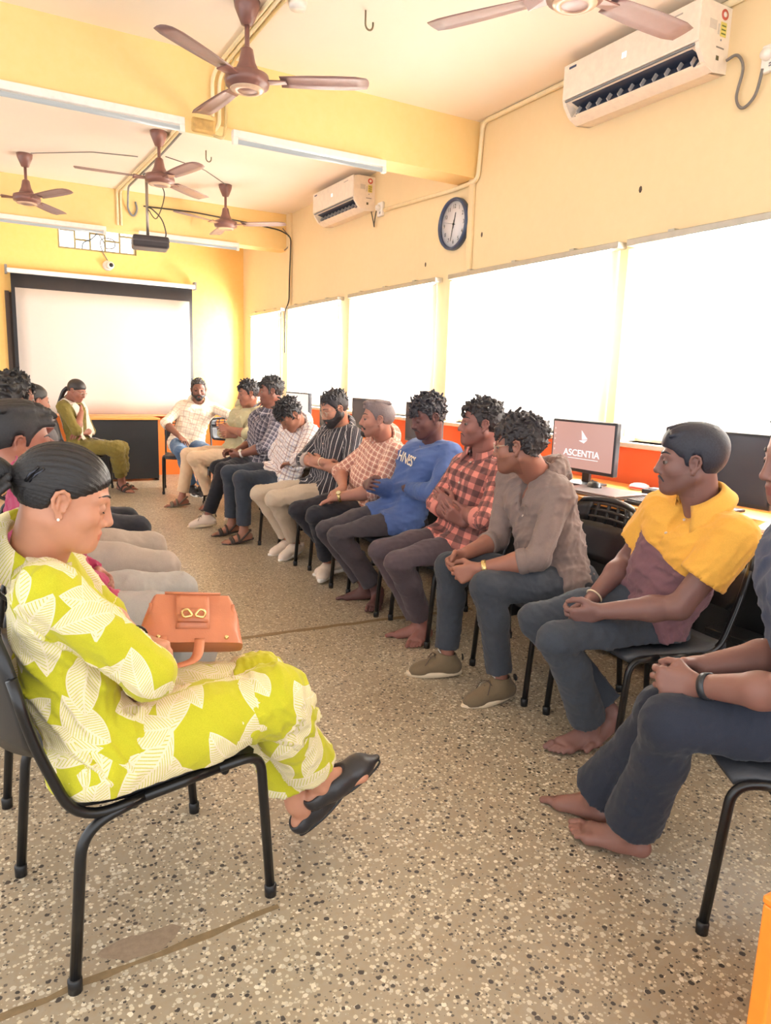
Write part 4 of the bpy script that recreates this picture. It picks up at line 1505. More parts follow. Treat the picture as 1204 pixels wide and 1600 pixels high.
def head_groups(H, closed, ear=1.0, female=False):
    jw = .046 if female else .051
    G = []
    add = [(H.ell((-.012, 0, .030), (.099, .077, .087)), 0),
           (H.ell((.030, 0, -.030), (.062, .060, .074)), .03),
           (H.rc((-.012, jw, -.052), (.064, .014, -.098), .022, .017), .03),
           (H.rc((-.012, -jw, -.052), (.064, -.014, -.098), .022, .017), .03),
           (H.rc((.01, 0, -.05), (.055, 0, -.092), .05, .026), .02),
           (H.ell((.078, 0, -.098), (.017, .020, .016)), .02)]
    for m in (1, -1):
        add += [(H.ell((.054, m * .041, -.030), (.024, .020, .019)), .025),
                (H.rc((.083, m * .012, .017), (.066, m * .046, .018), .0105, .010), .016)]
    add += [(H.ell((.074, 0, -.066), (.022, .032, .026)), .02)]
    cuts = [(H.ell((.096, m * .033, -.004), (.017, .017, .0125)), .012) for m in (1, -1)]
    add2 = [(H.rc((.090, 0, .006), (.106, 0, -.034), .0085, .0115), .012), (H.ell((.106, 0, -.037), (.0125, .0115, .0105)), .006)]
    for m in (1, -1):
        add2.append((H.ell((.094, m * .013, -.042), (.011, .0085, .0085)), .006))
    nostr = [(H.ell((.100, m * .0075, -.051), (.006, .0042, .005)), .003) for m in (1, -1)]
    add3 = [(H.ell((.0895, 0, -.0655), (.0115, .024, .0062)), .005), (H.ell((.0875, 0, -.0775), (.0115, .0205, .0072)), .005)]
    lids = []
    for m in (1, -1):
        e = H.ell((.0765, m * .0325, -.004), (.0150, .0165, .0140))
        lids.append((e, m))
    ears = []
    for m in (1, -1):
        hel = [(.006, .075, -.010), (.007, .079, .006), (.002, .084, .018), (-.010, .089, .023), (-.022, .091, .016), (-.026, .090, .000), (-.021, .087, -.017), (-.010, .081, -.030), (-.002, .077, -.038)]
        rim = [H.rc((a[0], m * a[1], a[2]), (b[0], m * b[1], b[2]), .0042, .0042) for a, b in zip(hel[:-1], hel[1:])]
        rim.append(H.ell((-.004, m * .078, -.037), (.009, .005, .009)))
        rim.append(H.rc((.004, m * .076, -.012), (.004, m * .077, -.022), .0045, .004))
        rim.append(H.rc((-.016, m * .084, .010), (-.012, m * .082, -.020), .0045, .004))
        plate = [H.rc((-.006, m * .074, .012), (-.006, m * .073, -.026), .0085, .0075), H.rc((-.016, m * .078, .010), (-.014, m * .077, -.014), .0075, .0065)]
        ears.append((plate, rim, H.ell((-.004, m * .085, -.008), (.0075, .0085, .0105))))
    return add, cuts, add2, nostr, add3, lids, ears

def eval_head(F, H, closed, ear, female):
    add, cuts, add2, nostr, add3, lids, ears = head_groups(H, closed, ear, female)
    for p, k in add:
        F.add(p, k * H.hs)
    for p, k in cuts:
        F.cut(p, k * H.hs)
    for p, k in add2:
        F.add(p, k * H.hs)
    for p, k in nostr:
        F.cut(p, k * H.hs)
    for p, k in add3:
        F.add(p, k * H.hs)
    for e, m in lids:
        if closed:
            F.add(e, .003)
        else:
            c = H.w((0, 0, -.004))
            def up(x, y, z, e=e, c=c):
                h = ((x - c[0]) * H.U[0] + (y - c[1]) * H.U[1] + (z - c[2]) * H.U[2]) / H.hs
                return np.maximum(e.f(x, y, z), -np.maximum(h - .0020, -.0058 - h))
            F.add(Prim(e.lo, e.hi, up), .002)
    for plate, rim, hole in ears:
        for p in plate:
            F.add(p, .006)
        F.cut(hole, .003)
        for p in rim:
            F.add(p, .0025)
    return F

def hand_prims(wr, ha, n, hint, curl, hs, spread=1.0, thumb=.5):
    d = nrm(ha - wr)
    n = nrm(n - d * (n @ d))
    t = np.cross(d, n)
    if t @ hint < 0:
        t = -t
    palm, fing = [], []
    kn = []
    for i, (o, l) in enumerate(((.030, .088), (.010, .093), (-.011, .089), (-.030, .080))):
        b = wr + hs * (d * l + t * o)
        kn.append(b)
        palm.append((rc(wr + hs * (d * .012 + t * o * .55), b, .0155 * hs, .0125 * hs, fl=(n, .85)), .014))
    for i, (b, ln) in enumerate(zip(kn, (.070, .078, .072, .056))):
        dd = nrm(d + t * (.10, .03, -.04, -.12)[i] * spread)
        p, r = b - dd * .004, .0092 - .0009 * (i == 3)
        ang = 0
        for j, f in enumerate((.45, .31, .24)):
            ang += math.radians(curl[j] * (1 + .10 * (i - 1)))
            q = p + (dd * math.cos(ang) + n * math.sin(ang)) * ln * f * hs
            fing.append((rc(p, q, r * hs, (r - .0008) * hs), .002, i))
            p, r = q, r - .0008
    a = wr + hs * (d * .022 + t * .022 + n * .006)
    b = a + hs * .044 * nrm(d * .62 + t * .62 + n * .35)
    c = b + hs * .032 * nrm(d * .85 + t * (.25 - thumb * .5) + n * (.25 + thumb * .4))
    e = c + hs * .024 * nrm(d * .9 + t * (-.05 - thumb * .5) + n * (.2 + thumb * .4))
    th = [(rc(a, b, .016 * hs, .0115 * hs), .012, 9), (rc(b, c, .0112 * hs, .0098 * hs), .004, 9), (rc(c, e, .0098 * hs, .0078 * hs), .003, 9)]
    return palm, fing, th

def foot_frame(an, to):
    d = nrm(to - an + UP * .045)
    l = nrm(np.cross(UP, d))
    u = np.cross(d, l)
    return d, l, u

def foot_prims(an, to, side, s):
    """bare foot: heel, arch, ball and five toes. side +1 = left foot (big toe towards -l)"""
    d, l, u = foot_frame(an, to)
    o = an - u * (.085 * s)
    w = lambda x, y, z: o + s * (d * x + l * y * side + u * z)
    P = [(rc(w(-.035, 0, .032), w(.03, .004, .034), .030 * s, .028 * s), .02),
         (rc(w(0, 0, .085), w(.0, 0, .04), .034 * s, .030 * s), .03),
         (rc(w(.01, 0, .062), w(.105, -.008, .028), .030 * s, .020 * s), .03),
         (rc(w(.03, .012, .026), w(.115, .026, .017), .022 * s, .016 * s), .03),
         (rc(w(.03, -.010, .026), w(.118, -.024, .021), .022 * s, .020 * s), .025),
         (rc(w(.118, -.024, .021), w(.112, .026, .016), .018 * s, .014 * s), .02),
         (ell(w(.0, -.028, .070), V3((.014, .012, .012)) * s), .012), (ell(w(-.004, .028, .064), V3((.014, .012, .012)) * s), .012)]
    T = []
    for i, (y, x1, r) in enumerate(((-.030, .182, .0125), (-.010, .178, .0088), (.004, .170, .0082), (.017, .160, .0078), (.030, .147, .0078))):
        x0 = (.128, .126, .122, .118, .110)[i]
        mid = w((x0 + x1) / 2, y, .017 + r * .6)
        T.append((rc(w(x0, y, .018), mid, r * 1.05 * s, r * s), .008))
        T.append((rc(mid, w(x1, y, .006 + r * .8), r * s, r * .92 * s), .003))
    return P, T

class Body:
    def __init__(s, J, sp):
        s.J = {k: V3(v) for k, v in J.items()}
        s.sp = sp
        s.s = sp.get('s', 1.0)
        s.stout = sp.get('stout', 1.0)
        J = s.J
        s.T = nrm(J['neck'] - J['pel'])
        lat = J['shL'] - J['shR']
        s.lat = nrm(lat - s.T * (lat @ s.T))
        s.fwd = np.cross(s.lat, s.T)
        th = nrm((J['knL'] + J['knR']) / 2 - J['pel'])
        s.th = nrm(V3((th[0], th[1], 0)))
        s.H = Head(J['head'], sp['face'][0], sp['face'][1], sp['face'][2] if len(sp['face']) > 2 else 0, s.s * sp.get('hs', 1.0))
    # ---- groups of primitives, off = extra thickness
    def torso(s, off=0.0):
        J, q, w = s.J, s.s, s.stout
        f, l, T = s.fwd, s.lat, s.T
        tw = s.sp.get('tw', 1.0)
        L = np.linalg.norm(J['neck'] - J['pel'])
        c2 = J['pel'] + T * L * .42 - f * .012 * q
        c3 = J['pel'] + T * L * .74 + f * .012 * q
        hl = nrm(J['hpL'] - J['hpR'])
        P = []
        for m, n in ((1, 'L'), (-1, 'R')):
            P.append(rc(J['hp' + n] + s.T * .03, c2 + l * m * .055 * q * w, (.100 * w) * q + off, (.094 * w) * q + off, fl=(f, .90), tag='torso'))
            P.append(rc(c2 + l * m * .055 * q * w, c3 + l * m * .075 * q, (.094 * w) * q + off, .098 * q * tw + off, fl=(f, .92), tag='torso'))
            P.append(rc(c3 + l * m * .075 * q, J['sh' + n] - T * .012 - l * m * .012, .095 * q * tw + off, .056 * q * tw + off, fl=(f, .92), tag='torso'))
            P.append(rc(J['neck'] - T * .010 + l * m * .02 - f * .012, J['sh' + n] + T * .004 - l * m * .01, .050 * q * tw + off * .7, .045 * q * tw + off, tag='torso'))
        if w > 1.02:
            P.append(ell(c2 + f * .035, V3((.10, .12, .12)) * q + off, np.stack([f, l, T]), tag='torso'))
        return P
    def arm(s, n, off=0.0, f0=0.0, upto=2.0):
        """upper arm and forearm; upto: 0..1 ends on the upper arm, 1..2 ends on the forearm"""
        J, q = s.J, s.s * s.sp.get('arm', 1.0)
        sh, el, wr = J['sh' + n], J['el' + n], J['wr' + n]
        P = []
        if upto < 1:
            e = sh + (el - sh) * upto
            P.append(rc(sh, e, .052 * q + off, .048 * q + off * 1.5, tag='up' + n, flat_b=True))
            return P
        P.append(rc(sh, el, .051 * q + off, .041 * q + off, tag='up' + n))
        fr = upto - 1
        e = el + (wr - el) * fr
        m = el + (wr - el) * min(.33, fr * .6)
        P.append(rc(el, m, .041 * q + off, .043 * q + off, tag='fo' + n))
        r2 = .043 + (.0275 - .043) * (fr - .33) / .67 if fr > .33 else .043
        if fr > .35:
            P.append(rc(m, e, .043 * q + off, max(r2, .0275) * q + off, tag='fo' + n, flat_b=fr < .999, fl=None))
        return P
    def leg(s, n, off=0.0, upto=1.0, clip=None, flare=0.0):
        J, q, w = s.J, s.s, s.sp.get('legw', 1.0)
        hp, kn, an = J['hp' + n], J['kn' + n], J['an' + n]
        P = [rc(hp, hp + (kn - hp) * .55, .092 * q * w + off, .078 * q * w + off, tag='th' + n), rc(hp + (kn - hp) * .55, kn, .078 * q * w + off, .056 * q + off, tag='th' + n)]
        if clip is not None:
            for i in range(2):
                f0 = P[i].f
                P[i] = Prim(P[i].lo, P[i].hi, (lambda x, y, z, f0=f0: np.maximum(f0(x, y, z), clip - z)), 'th' + n)
        e = kn + (an - kn) * upto
        d = nrm(an - kn)
        back = nrm(-s.th - d * (-s.th @ d))
        m = kn + (an - kn) * .33 + back * .012
        P.append(rc(kn, m, .055 * q + off, .052 * q * w + off, tag='sn' + n))
        P.append(rc(m, e, .052 * q * w + off, .036 * q + off + flare, tag='sn' + n, flat_b=upto < .999))
        return P

def surf_object(name, F, material, parent, attrs_fn=None, prims=None, drop=None):
    V, Q = surface(F)
    if drop is not None and len(V):
        keepq = drop(V, Q)
        Q = Q[keepq]
        used = np.zeros(len(V), bool)
        used[Q.ravel()] = True
        m = np.cumsum(used) - 1
        V, Q = V[used], m[Q]
    me = to_mesh(name, V, Q, attrs_fn(V) if attrs_fn else None)
    return link_mesh(name, me, material, parent)

def limb_uv(V, a, b, r):
    d = nrm(b - a)
    e = nrm(np.cross(d, UP if abs(d[2]) < .9 else V3((1, 0, 0))))
    g = np.cross(d, e)
    p = V - a
    return np.arctan2(p @ e, p @ g) * r, p @ d

def garment_uv(B, prims, V, block=None):
    tags = nearest_tag(V, prims)
    out = np.zeros((len(V), 3))
    J = B.J
    for i, p in enumerate(prims):
        m = tags == i
        if not m.any():
            continue
        q = V[m]
        tg = p.tag or 'torso'
        if tg == 'torso':
            pp = q - (J['pel'] - B.fwd * .02)
            out[m, 0] = np.arctan2(pp @ B.lat, pp @ B.fwd) * .155
            out[m, 1] = pp @ B.T
            out[m, 2] = out[m, 1] - block if block is not None else 0
        elif tg == 'skirt':
            pp = q - J['pel']
            out[m, 0] = pp @ B.lat + .8 * (q[:, 2] - .55) * np.where(pp @ B.lat > 0, -1, 1)
            out[m, 1] = pp @ B.th - .6 * np.minimum(0, q[:, 2] - .5)
        else:
            n = tg[2]
            a, b, r, o = {'up': (J['sh' + n], J['el' + n], .055, .7), 'fo': (J['el' + n], J['wr' + n], .05, .95), 'th': (J['hp' + n], J['kn' + n], .08, 0), 'sn': (J['kn' + n], J['an' + n], .06, .42)}[tg[:2]]
            u, v = limb_uv(q, a, b, r)
            out[m, 0], out[m, 1], out[m, 2] = u + (.31 if n == 'L' else 0), v + o, 1
    return out

def curls(F, H, rng, n, r0, r1, side_off, top_off, zlim, k=.003, fringe=0, front=0.0, HZ=HZ_M):
    c0, rad = np.array((-.012, 0, .030)), np.array((.099, .077, .087))
    done = 0
    while done < n:
        d = rng.normal(size=3)
        d /= np.linalg.norm(d)
        p = c0 + d * rad
        if p[2] < np.interp(p[0], HX, HZ) + zlim:
            continue
        top = max(0, d[2]) ** .7
        off = side_off + (top_off - side_off) * top
        r = rng.uniform(r0, r1)
        if top < .45:
            r *= .7
        q = c0 + d * (rad + off * rng.uniform(.2, 1.0))
        tw = rng.normal(size=3) * .012
        F.add(H.rc(q, q + tw, r, r * .75), k)
        done += 1
    for i in range(fringe):
        y = rng.uniform(-.05, .05)
        z = rng.uniform(.035, .085) + front
        x = .085 - 4.0 * y * y + rng.uniform(0, .018)
        F.add(H.rc((x, y, z), (x + rng.normal() * .006, y + rng.normal() * .012, z - .012), rng.uniform(r0, r1) * .85, r0 * .6), k)

def make_hair(B, root, style, colr, h, rng):
    H = B.H
    female = style in ('sleek', 'braid')
    HZ = HZ_F if female else ([z - (.016 if x > .03 else 0) for x, z in zip(HX, HZ_M)] if style == 'flat' else [z + (.010 if x > .05 else 0) for x, z in zip(HX, HZ_M)] if style == 'short_wave' else HZ_M)
    lo, hi = H.c - .21 * H.hs, H.c + .21 * H.hs
    F = Field(lo, hi, h)
    t = {'fade': .002, 'flat': .007, 'sleek': .006, 'braid': .006}.get(style, .007)
    def hairline(x, y, z):
        px, py, pz = x - H.c[0], y - H.c[1], z - H.c[2]
        a = (px * H.F[0] + py * H.F[1] + pz * H.F[2]) / H.hs
        c = (px * H.U[0] + py * H.U[1] + pz * H.U[2]) / H.hs
        return (np.interp(a, HX, HZ) - c).astype(F32) * .8
    e0 = H.ell((-.012, 0, .030), (.099, .077, .087))
    def cap(x, y, z):
        g = hairline(x, y, z)
        q = np.clip(-g / (.022 * H.hs), 0, 1)
        return e0.f(x, y, z) - (.0015 + t * q * (2 - q)) * H.hs
    F.add(Prim(e0.lo - .02, e0.hi + .02, cap))
    if style == 'flat':
        F.add(H.ell((-.010, 0, .058), (.105, .080, .072)), .02)
        F.add(H.rc((.066, .035, .078), (.070, -.035, .080), .017, .017), .02)
    if style == 'wave':
        F.add(H.ell((-.008, 0, .062), (.104, .080, .074)), .02)
    if style == 'fade':
        F.add(H.ell((.010, 0, .064), (.088, .062, .060)), .015)
        F.add(H.rc((.070, .03, .088), (.076, -.03, .090), .018, .018), .015)
    F.keep(hairline)
    if style == 'curly':
        curls(F, H, rng, 430, .0055, .0088, .002, .025, .006, fringe=30)
    elif style == 'curly_big':
        curls(F, H, rng, 520, .0055, .0092, .008, .030, .0, fringe=30)
    elif style == 'mop':
        curls(F, H, rng, 480, .0055, .0092, .005, .031, .006, fringe=60, front=-.014)
    elif style == 'wave':
        for i in range(110):
            a = rng.uniform(-.060, .060)
            x = rng.uniform(-.075, .085)
            z = .030 + .085 * math.sqrt(max(0, 1 - (a / .085) ** 2 - ((x + .012) / .125) ** 2)) + .012
            F.add(H.rc((x + .02, a, z + .004), (x - .030, a * 1.1 + rng.normal() * .006, z - .004), .010, .008), .004)
    elif style == 'short_wave':
        curls(F, H, rng, 300, .005, .008, .001, .019, .012, HZ=HZ)
    elif style == 'fade':
        for i in range(40):
            a = rng.uniform(-.045, .045)
            x = rng.uniform(-.05, .085)
            F.add(H.rc((x + .012, a, .118 - 5 * a * a - 2.6 * x * x), (x - .03, a + rng.normal() * .006, .116 - 5 * a * a - 2.6 * x * x), .008, .007), .005)
    elif style == 'flat':
        for i in range(60):
            a = rng.uniform(-.06, .06)
            x = rng.uniform(-.06, .066)
            F.add(H.rc((x - .02, a, .124 - 8 * a * a - 2.2 * (x - .02) ** 2), (x + .015, a * 1.05, .124 - 8 * a * a - 2.2 * (x + .015) ** 2), .007, .005), .006)
    if female:
        tie = (-.108, 0, .018) if style == 'sleek' else (-.105, 0, -.03)
        F.add(H.ell((tie[0] + .012, 0, tie[2]), (.026, .030, .030)), .02)
    if style in ('curly', 'curly_big', 'mop', 'wave', 'short_wave'):
        F.displace(lambda x, y, z: (.0014 * np.sin(x * 390 + 3 * np.sin(z * 170)) * np.sin(y * 370 + 2 * np.sin(x * 190)) * np.sin(z * 350)).astype(F32), .012)
    if female:
        def comb_(x, y, z):
            px, py, pz = x - H.c[0], y - H.c[1], z - H.c[2]
            b = (px * H.L[0] + py * H.L[1] + pz * H.L[2]) / H.hs
            c = (px * H.U[0] + py * H.U[1] + pz * H.U[2]) / H.hs
            ph = np.arctan2(b, c + .002)
            return (.0011 * H.hs * (np.sin(ph * 47) + .7 * np.sin(ph * 83 + 1.0))).astype(F32)
        F.displace(comb_, .012)
    def at(V):
        p = H.loc(V) - np.array((-.108, 0, .018))
        r = np.linalg.norm(p, axis=1)
        return {'uvw': ('FLOAT_VECTOR', np.stack([r, np.arctan2(p[:, 1], p[:, 2] + .02) * .12, p[:, 0]], 1))}
    hm = hair_material('hair_%d_%d_%d%s' % (*colr, '_s' if female else ''), colr, female)
    surf_object('hair', F, hm, root, at)
    if style == 'sleek':
        # ponytail falling behind the shoulder
        pts = [H.w((-.118, .0, .018)), H.w((-.150, .0, .02)), H.w((-.178, -.005, -.02)), H.w((-.180, -.01, -.09)), H.w((-.165, -.012, -.17)), H.w((-.150, -.012, -.24))]
        G = Field(np.min(pts, 0) - .06, np.max(pts, 0) + .06, .004)
        rad = (.016, .026, .034, .035, .028, .012)
        for i in range(5):
            G.add(rc(pts[i], pts[i + 1], rad[i], rad[i + 1]), .012)
        for q in range(26):
            o = rng.normal(size=3) * .018
            for i in range(1, 5):
                G.add(rc(pts[i] + o * (1 + .1 * i), pts[i + 1] + o * (1.1 + .1 * i), .008, .006), .004)
        surf_object('ponytail', G, hm, root, lambda V: {'uvw': ('FLOAT_VECTOR', np.stack([V[:, 2], np.arctan2(V[:, 1] - pts[2][1], V[:, 0] - pts[2][0]) * .12, V[:, 0] * 0], 1))})
        MB().lathe([(.014, -.010), (.022, -.008), (.024, 0), (.022, .008), (.014, .010)], 20, H.mat4() @ Matrix.Translation((-.120, 0, .018)) @ Matrix.Rotation(PI / 2, 4, 'Y')).build('hair_tie', mat('black_elastic', (16, 16, 18), .6), root)
        c1, c2 = MB(), []
        for q in range(2):
            c1.tube([H.w((-.070 + .012 * q, -.066 - .004 * q, .060)), H.w((-.082 + .010 * q, -.068, .042)), H.w((-.088 + .010 * q, -.062, .022))], .0032, 8)
        c1.build('hair_clip', mat('dark_steel_clip', (60, 62, 70), .15, .8), root)
    if style == 'braid':
        pts = [H.w((-.115, 0, -.03)), H.w((-.135, -.01, -.08)), H.w((-.135, -.015, -.15)), H.w((-.13, -.02, -.24))]
        G = Field(np.min(pts, 0) - .05, np.max(pts, 0) + .05, .006)
        P = catmull(pts, 5)
        for i, p in enumerate(P):
            for m in (-1, 1):
                G.add(ell(V3(p) + H.L * m * .010, (.018, .018, .022)), .004)
        surf_object('braid', G, hm, root, lambda V: {'uvw': ('FLOAT_VECTOR', V * 1.0)})
    return

def build_person(key, J, sp):
    B = Body(J, sp)
    J, s, H = B.J, B.s, B.H
    seed = sum(ord(c) * (i + 3) for i, c in enumerate(key))
    rng = np.random.RandomState(seed)
    hh = sp.get('h', .005)          # voxel of face and hands
    base = V3((J['pel'][0], J['pel'][1], 0))
    root = thing('person', sp['label'], 'person')
    SEAT = .437
    off_cam = sp.get('nohead', False)
    # ------------ primitives of the bare body
    sleeve = sp.get('sleeve', 1.5)
    hem = sp.get('hem', .9)
    feet = sp.get('feet', 'bare')
    hands = sp.get('hands', {})
    dflt = sp.get('hand', 'lap')
    hand = {}
    for n, m in (('L', 1), ('R', -1)):
        pose = hands.get(n, dflt)
        wr, ha = J['wr' + n], J['ha' + n]
        if pose == 'clasp':
            nn, hint, curl = -B.lat * m - UP * .35, UP, (38, 48, 30)
        elif pose == 'lace':
            nn, hint, curl = -B.lat * m - UP * .2, UP + B.th * .2, (50, 34, 18)
        elif pose == 'cross':
            nn, hint, curl = -B.fwd, UP, (18, 22, 14)
        elif pose == 'face':
            nn, hint, curl = -H.F - B.lat * m * .3, -B.lat * m, (35, 45, 30)
        elif pose == 'hold':
            nn, hint, curl = -UP, -B.lat * m, (30, 35, 25)
        else:
            nn, hint, curl = -UP, -B.lat * m, (14, 18, 12)
        hand[n] = hand_prims(wr, ha, nn, hint, curl, s * sp.get('handscale', 1.0), 1.0, .4)
    def limbs(F, detail):
        """arms, hands and feet into F"""
        for n, m in (('L', 1), ('R', -1)):
            g = F.like()
            for p in B.arm(n):
                g.add(p, .02)
            if detail:
                palm, fing, th = hand[n]
                for p, k in palm:
                    g.add(p, k)
                fg = F.like()
                for p, k, i in fing:
                    fg.add(p, k)
                g.merge(fg, .005)
                for p, k, i in th:
                    g.add(p, k)
            F.merge(g, .004)
        for n, m in (('L', 1), ('R', -1)):
            g = F.like()
            for p in B.leg(n, -.004, clip=.446):
                g.add(p, .02)
            if feet in ('bare', 'sandal', 'flat') and detail:
                P, T = foot_prims(J['an' + n], J['to' + n], m, s * .98)
                for p, k in P:
                    g.add(p, k * .8)
                fg = F.like()
                for p, k in (T if feet != 'flat' else []):
                    fg.add(p, k)
                g.merge(fg, .006)
            F.merge(g, .01)
    def neckg(F):
        g = F.like()
        a = H.w((-.030, 0, -.045))
        g.add(rc(J['neck'] - B.T * .03 - B.fwd * .005, a, .060 * s, .054 * s * sp.get('neckw', 1)), 0)
        g.add(rc(J['neck'] + B.fwd * .02 - B.T * .01, H.w((.01, 0, -.075)), .036 * s, .040 * s), .03)
        F.merge(g, .02)
    tone = np.array([lin(c) for c in sp.get('skin', (128, 86, 66))])
    stub = sp.get('stubble', 0)
    def tones(V):
        c = np.tile(np.append(tone, 1.0), (len(V), 1))
        if off_cam:
            return {'tone': ('FLOAT_COLOR', c)}
        q = H.loc(V)
        near = (np.abs(q) < .16).all(1)
        x, y, z = q[:, 0], q[:, 1], q[:, 2]
        lip = near & (x > .078) & (np.abs(y) < .025 * (1 - ((z + .0715) / .02) ** 2).clip(0, 1)) & (z < -.0585) & (z > -.0855)
        c[lip, :3] = tone * np.array((.92, .66, .68))
        if stub:
            jaw = near & (z < -.050 + .25 * np.maximum(0, .06 - x)) & (x > -.015) & ~lip & (z > -.125)
            c[jaw, :3] *= (1 - .55 * stub)
        sock = near & (x > .06) & (np.abs(np.abs(y) - .033) < .016) & (np.abs(z + .003) < .011)
        c[sock, :3] *= .8
        return {'tone': ('FLOAT_COLOR', c)}
    # ------------ fine boxes
    boxes = []
    if not off_cam:
        lo, hi = H.c - .165 * H.hs, H.c + .165 * H.hs
        lo = np.minimum(lo, J['neck'] - .045)
        hi = np.maximum(hi, J['neck'] + .045)
        boxes.append([lo, hi, hh])
    ab = []
    for n in 'LR':
        if sp.get('hide' + n):
            continue
        st = J['sh' + n] + (J['el' + n] - J['sh' + n]) * (sleeve - .12) if sleeve < 1 else J['el' + n] + (J['wr' + n] - J['el' + n]) * max(0, sleeve - 1 - .22)
        pts = [st, J['wr' + n], J['ha' + n] + nrm(J['ha' + n] - J['wr' + n]) * .09]
        if sleeve < 1.3:
            pts.append(J['el' + n])
        ab.append([np.min(pts, 0) - .065, np.max(pts, 0) + .065, hh])
    if len(ab) == 2 and (ab[0][0] < ab[1][1]).all() and (ab[1][0] < ab[0][1]).all():
        ab = [[np.minimum(ab[0][0], ab[1][0]), np.maximum(ab[0][1], ab[1][1]), hh]]
    boxes += ab
    fb = []
    if feet in ('bare', 'sandal', 'flat'):
        for n in 'LR':
            d, l, u = foot_frame(J['an' + n], J['to' + n])
            k0 = J['kn' + n] + (J['an' + n] - J['kn' + n]) * (hem - .1)
            pts = [k0, J['an' + n] - u * .09 - d * .07, J['an' + n] + d * .2 - u * .085, J['an' + n] + d * .2]
            fb.append([np.min(pts, 0) - .045, np.max(pts, 0) + .045, max(hh, .0035)])
        if (fb[0][0] < fb[1][1]).all() and (fb[1][0] < fb[0][1]).all():
            fb = [[np.minimum(fb[0][0], fb[1][0]), np.maximum(fb[0][1], fb[1][1]), fb[0][2]]]
    boxes += fb
    VV, QQ, base_i = [], [], 0
    for bi, (lo, hi, h) in enumerate(boxes):
        F = Field(lo, hi, h)
        is_head = (not off_cam) and bi == 0
        if is_head:
            neckg(F)
            g = F.like()
            eval_head(g, H, sp.get('closed', False), 1.0, sp.get('female', False))
            F.merge(g, .014)
            gt = F.like()
            for p in B.torso(-.004):
                gt.add(p, .04)
            F.merge(gt, .02)
            if sp.get('hands_face'):
                limbs(F, True)
        else:
            limbs(F, True)
            gt = F.like()
            for p in B.torso(-.006):
                gt.add(p, .04)
            gt.keep(lambda x, y, z: (.450 - z) + 0 * x)
            F.merge(gt, .006)
        V, Q = surface(F)
        # faces inside an earlier box were already made there
        for (l2, h2, _h) in boxes[:bi]:
            c = V[Q].mean(1)
            Q = Q[~((c > l2 + 1.2 * _h) & (c < h2 - 1.2 * _h)).all(1)]
        VV.append(V)
        QQ.append(Q + base_i)
        base_i += len(V)
    allp = np.array([J[k] for k in J])
    F = Field(allp.min(0) - .16, allp.max(0) + .16, .013)
    limbs(F, False)
    gt = F.like()
    for p in B.torso(-.008):
        gt.add(p, .05)
    gt.keep(lambda x, y, z: (.450 - z) + 0 * x)
    F.merge(gt, .02)
    F.keep(lambda x, y, z: (.03 - z) + 0 * x)
    if off_cam:
        neckg(F)
    V, Q = surface(F)
    c = V[Q].mean(1)
    drop = np.zeros(len(Q), bool)
    for lo, hi, h in boxes:
        drop |= ((c > lo + 1.5 * h) & (c < hi - 1.5 * h)).all(1)
    VV.append(V)
    QQ.append(Q[~drop] + base_i)
    V, Q = np.concatenate(VV), np.concatenate(QQ)
    used = np.zeros(len(V), bool)
    used[Q.ravel()] = True
    mm = np.cumsum(used) - 1
    V, Q = V[used], mm[Q]
    gar = []
    # ------------ face parts
    bvh = None
    if not off_cam:
        bvh = BVHTree.FromPolygons([tuple(v) for v in V], [tuple(q) for q in Q])
        def snap(p, o=0.0):
            w = Vector(H.w(p))
            r = bvh.find_nearest(w)
            if r[0] is None:
                return w
            return r[0] + r[1] * o
        hairc = sp.get('hair_col', (24, 21, 22))
        browc = sp.get('brow_col', hairc)
        hm = hair_material('brow_%d_%d_%d' % browc, browc)
        bw = s * (.62 if sp.get('female') else 1.0)
        for m in (1, -1):
            pts = [snap((.088, m * .012, .021), .0012), snap((.082, m * .030, .027), .0015), snap((.064, m * .049, .021), .001)]
            MB().tube(catmull(pts, 4), [bw * q for q in (.0030, .0034, .0036, .0036, .0034, .003, .0026, .002, .0012)], 6).build('eyebrow', hm, root)
            if sp.get('closed'):
                pts = [snap((.090, m * (.019 + .0075 * q), -.011 - .0015 * math.sin(q * PI / 4)), .0006) for q in range(5)]
                MB().tube(catmull(pts, 2), .0013 * s, 6).build('eyelash', mat('lash', (22, 18, 18), .6), root)
            else:
                mb = MB()
                e = H.mat4() @ Matrix.Translation((.0765, m * .0325, -.0045)) @ Matrix.Rotation(PI / 2, 4, 'Y')
                r = .0136
                prof = [(r * math.sin(PI * q / 14), r * math.cos(PI * q / 14)) for q in range(15)]
                prof = [(a if 0 < i < 14 else 0, b) for i, (a, b) in enumerate(prof)]
                mb.cur = 2
                mb.lathe(prof[:3], 14, e)
                mb.cur = 1
                mb.lathe(prof[2:5], 14, e)
                mb.cur = 0
                mb.lathe(prof[4:], 14, e)
                mb.build('eye', [mat('eye_white', (110, 100, 94), .25, vary=0), mat('iris', (48, 30, 22), .15, vary=0), mat('pupil', (8, 8, 8), .1, vary=0)], root)
        make_hair(B, root, sp['hair'], hairc, sp.get('hair_h', max(hh, .004)), rng)
        if sp.get('moustache'):
            mb = MB()
            tk = sp['moustache']
            for m in (1, -1):
                pts = [snap((.102, m * .003, -.0565), .001), snap((.096, m * .012, -.058), .001), snap((.088, m * .022, -.063), .0008), snap((.080, m * .028, -.072), .0005)]
                mb.tube(catmull(pts, 3), [(.0052 - .0003 * q) * s * tk for q in range(10)], 8)
            mb.build('moustache', hm, root)
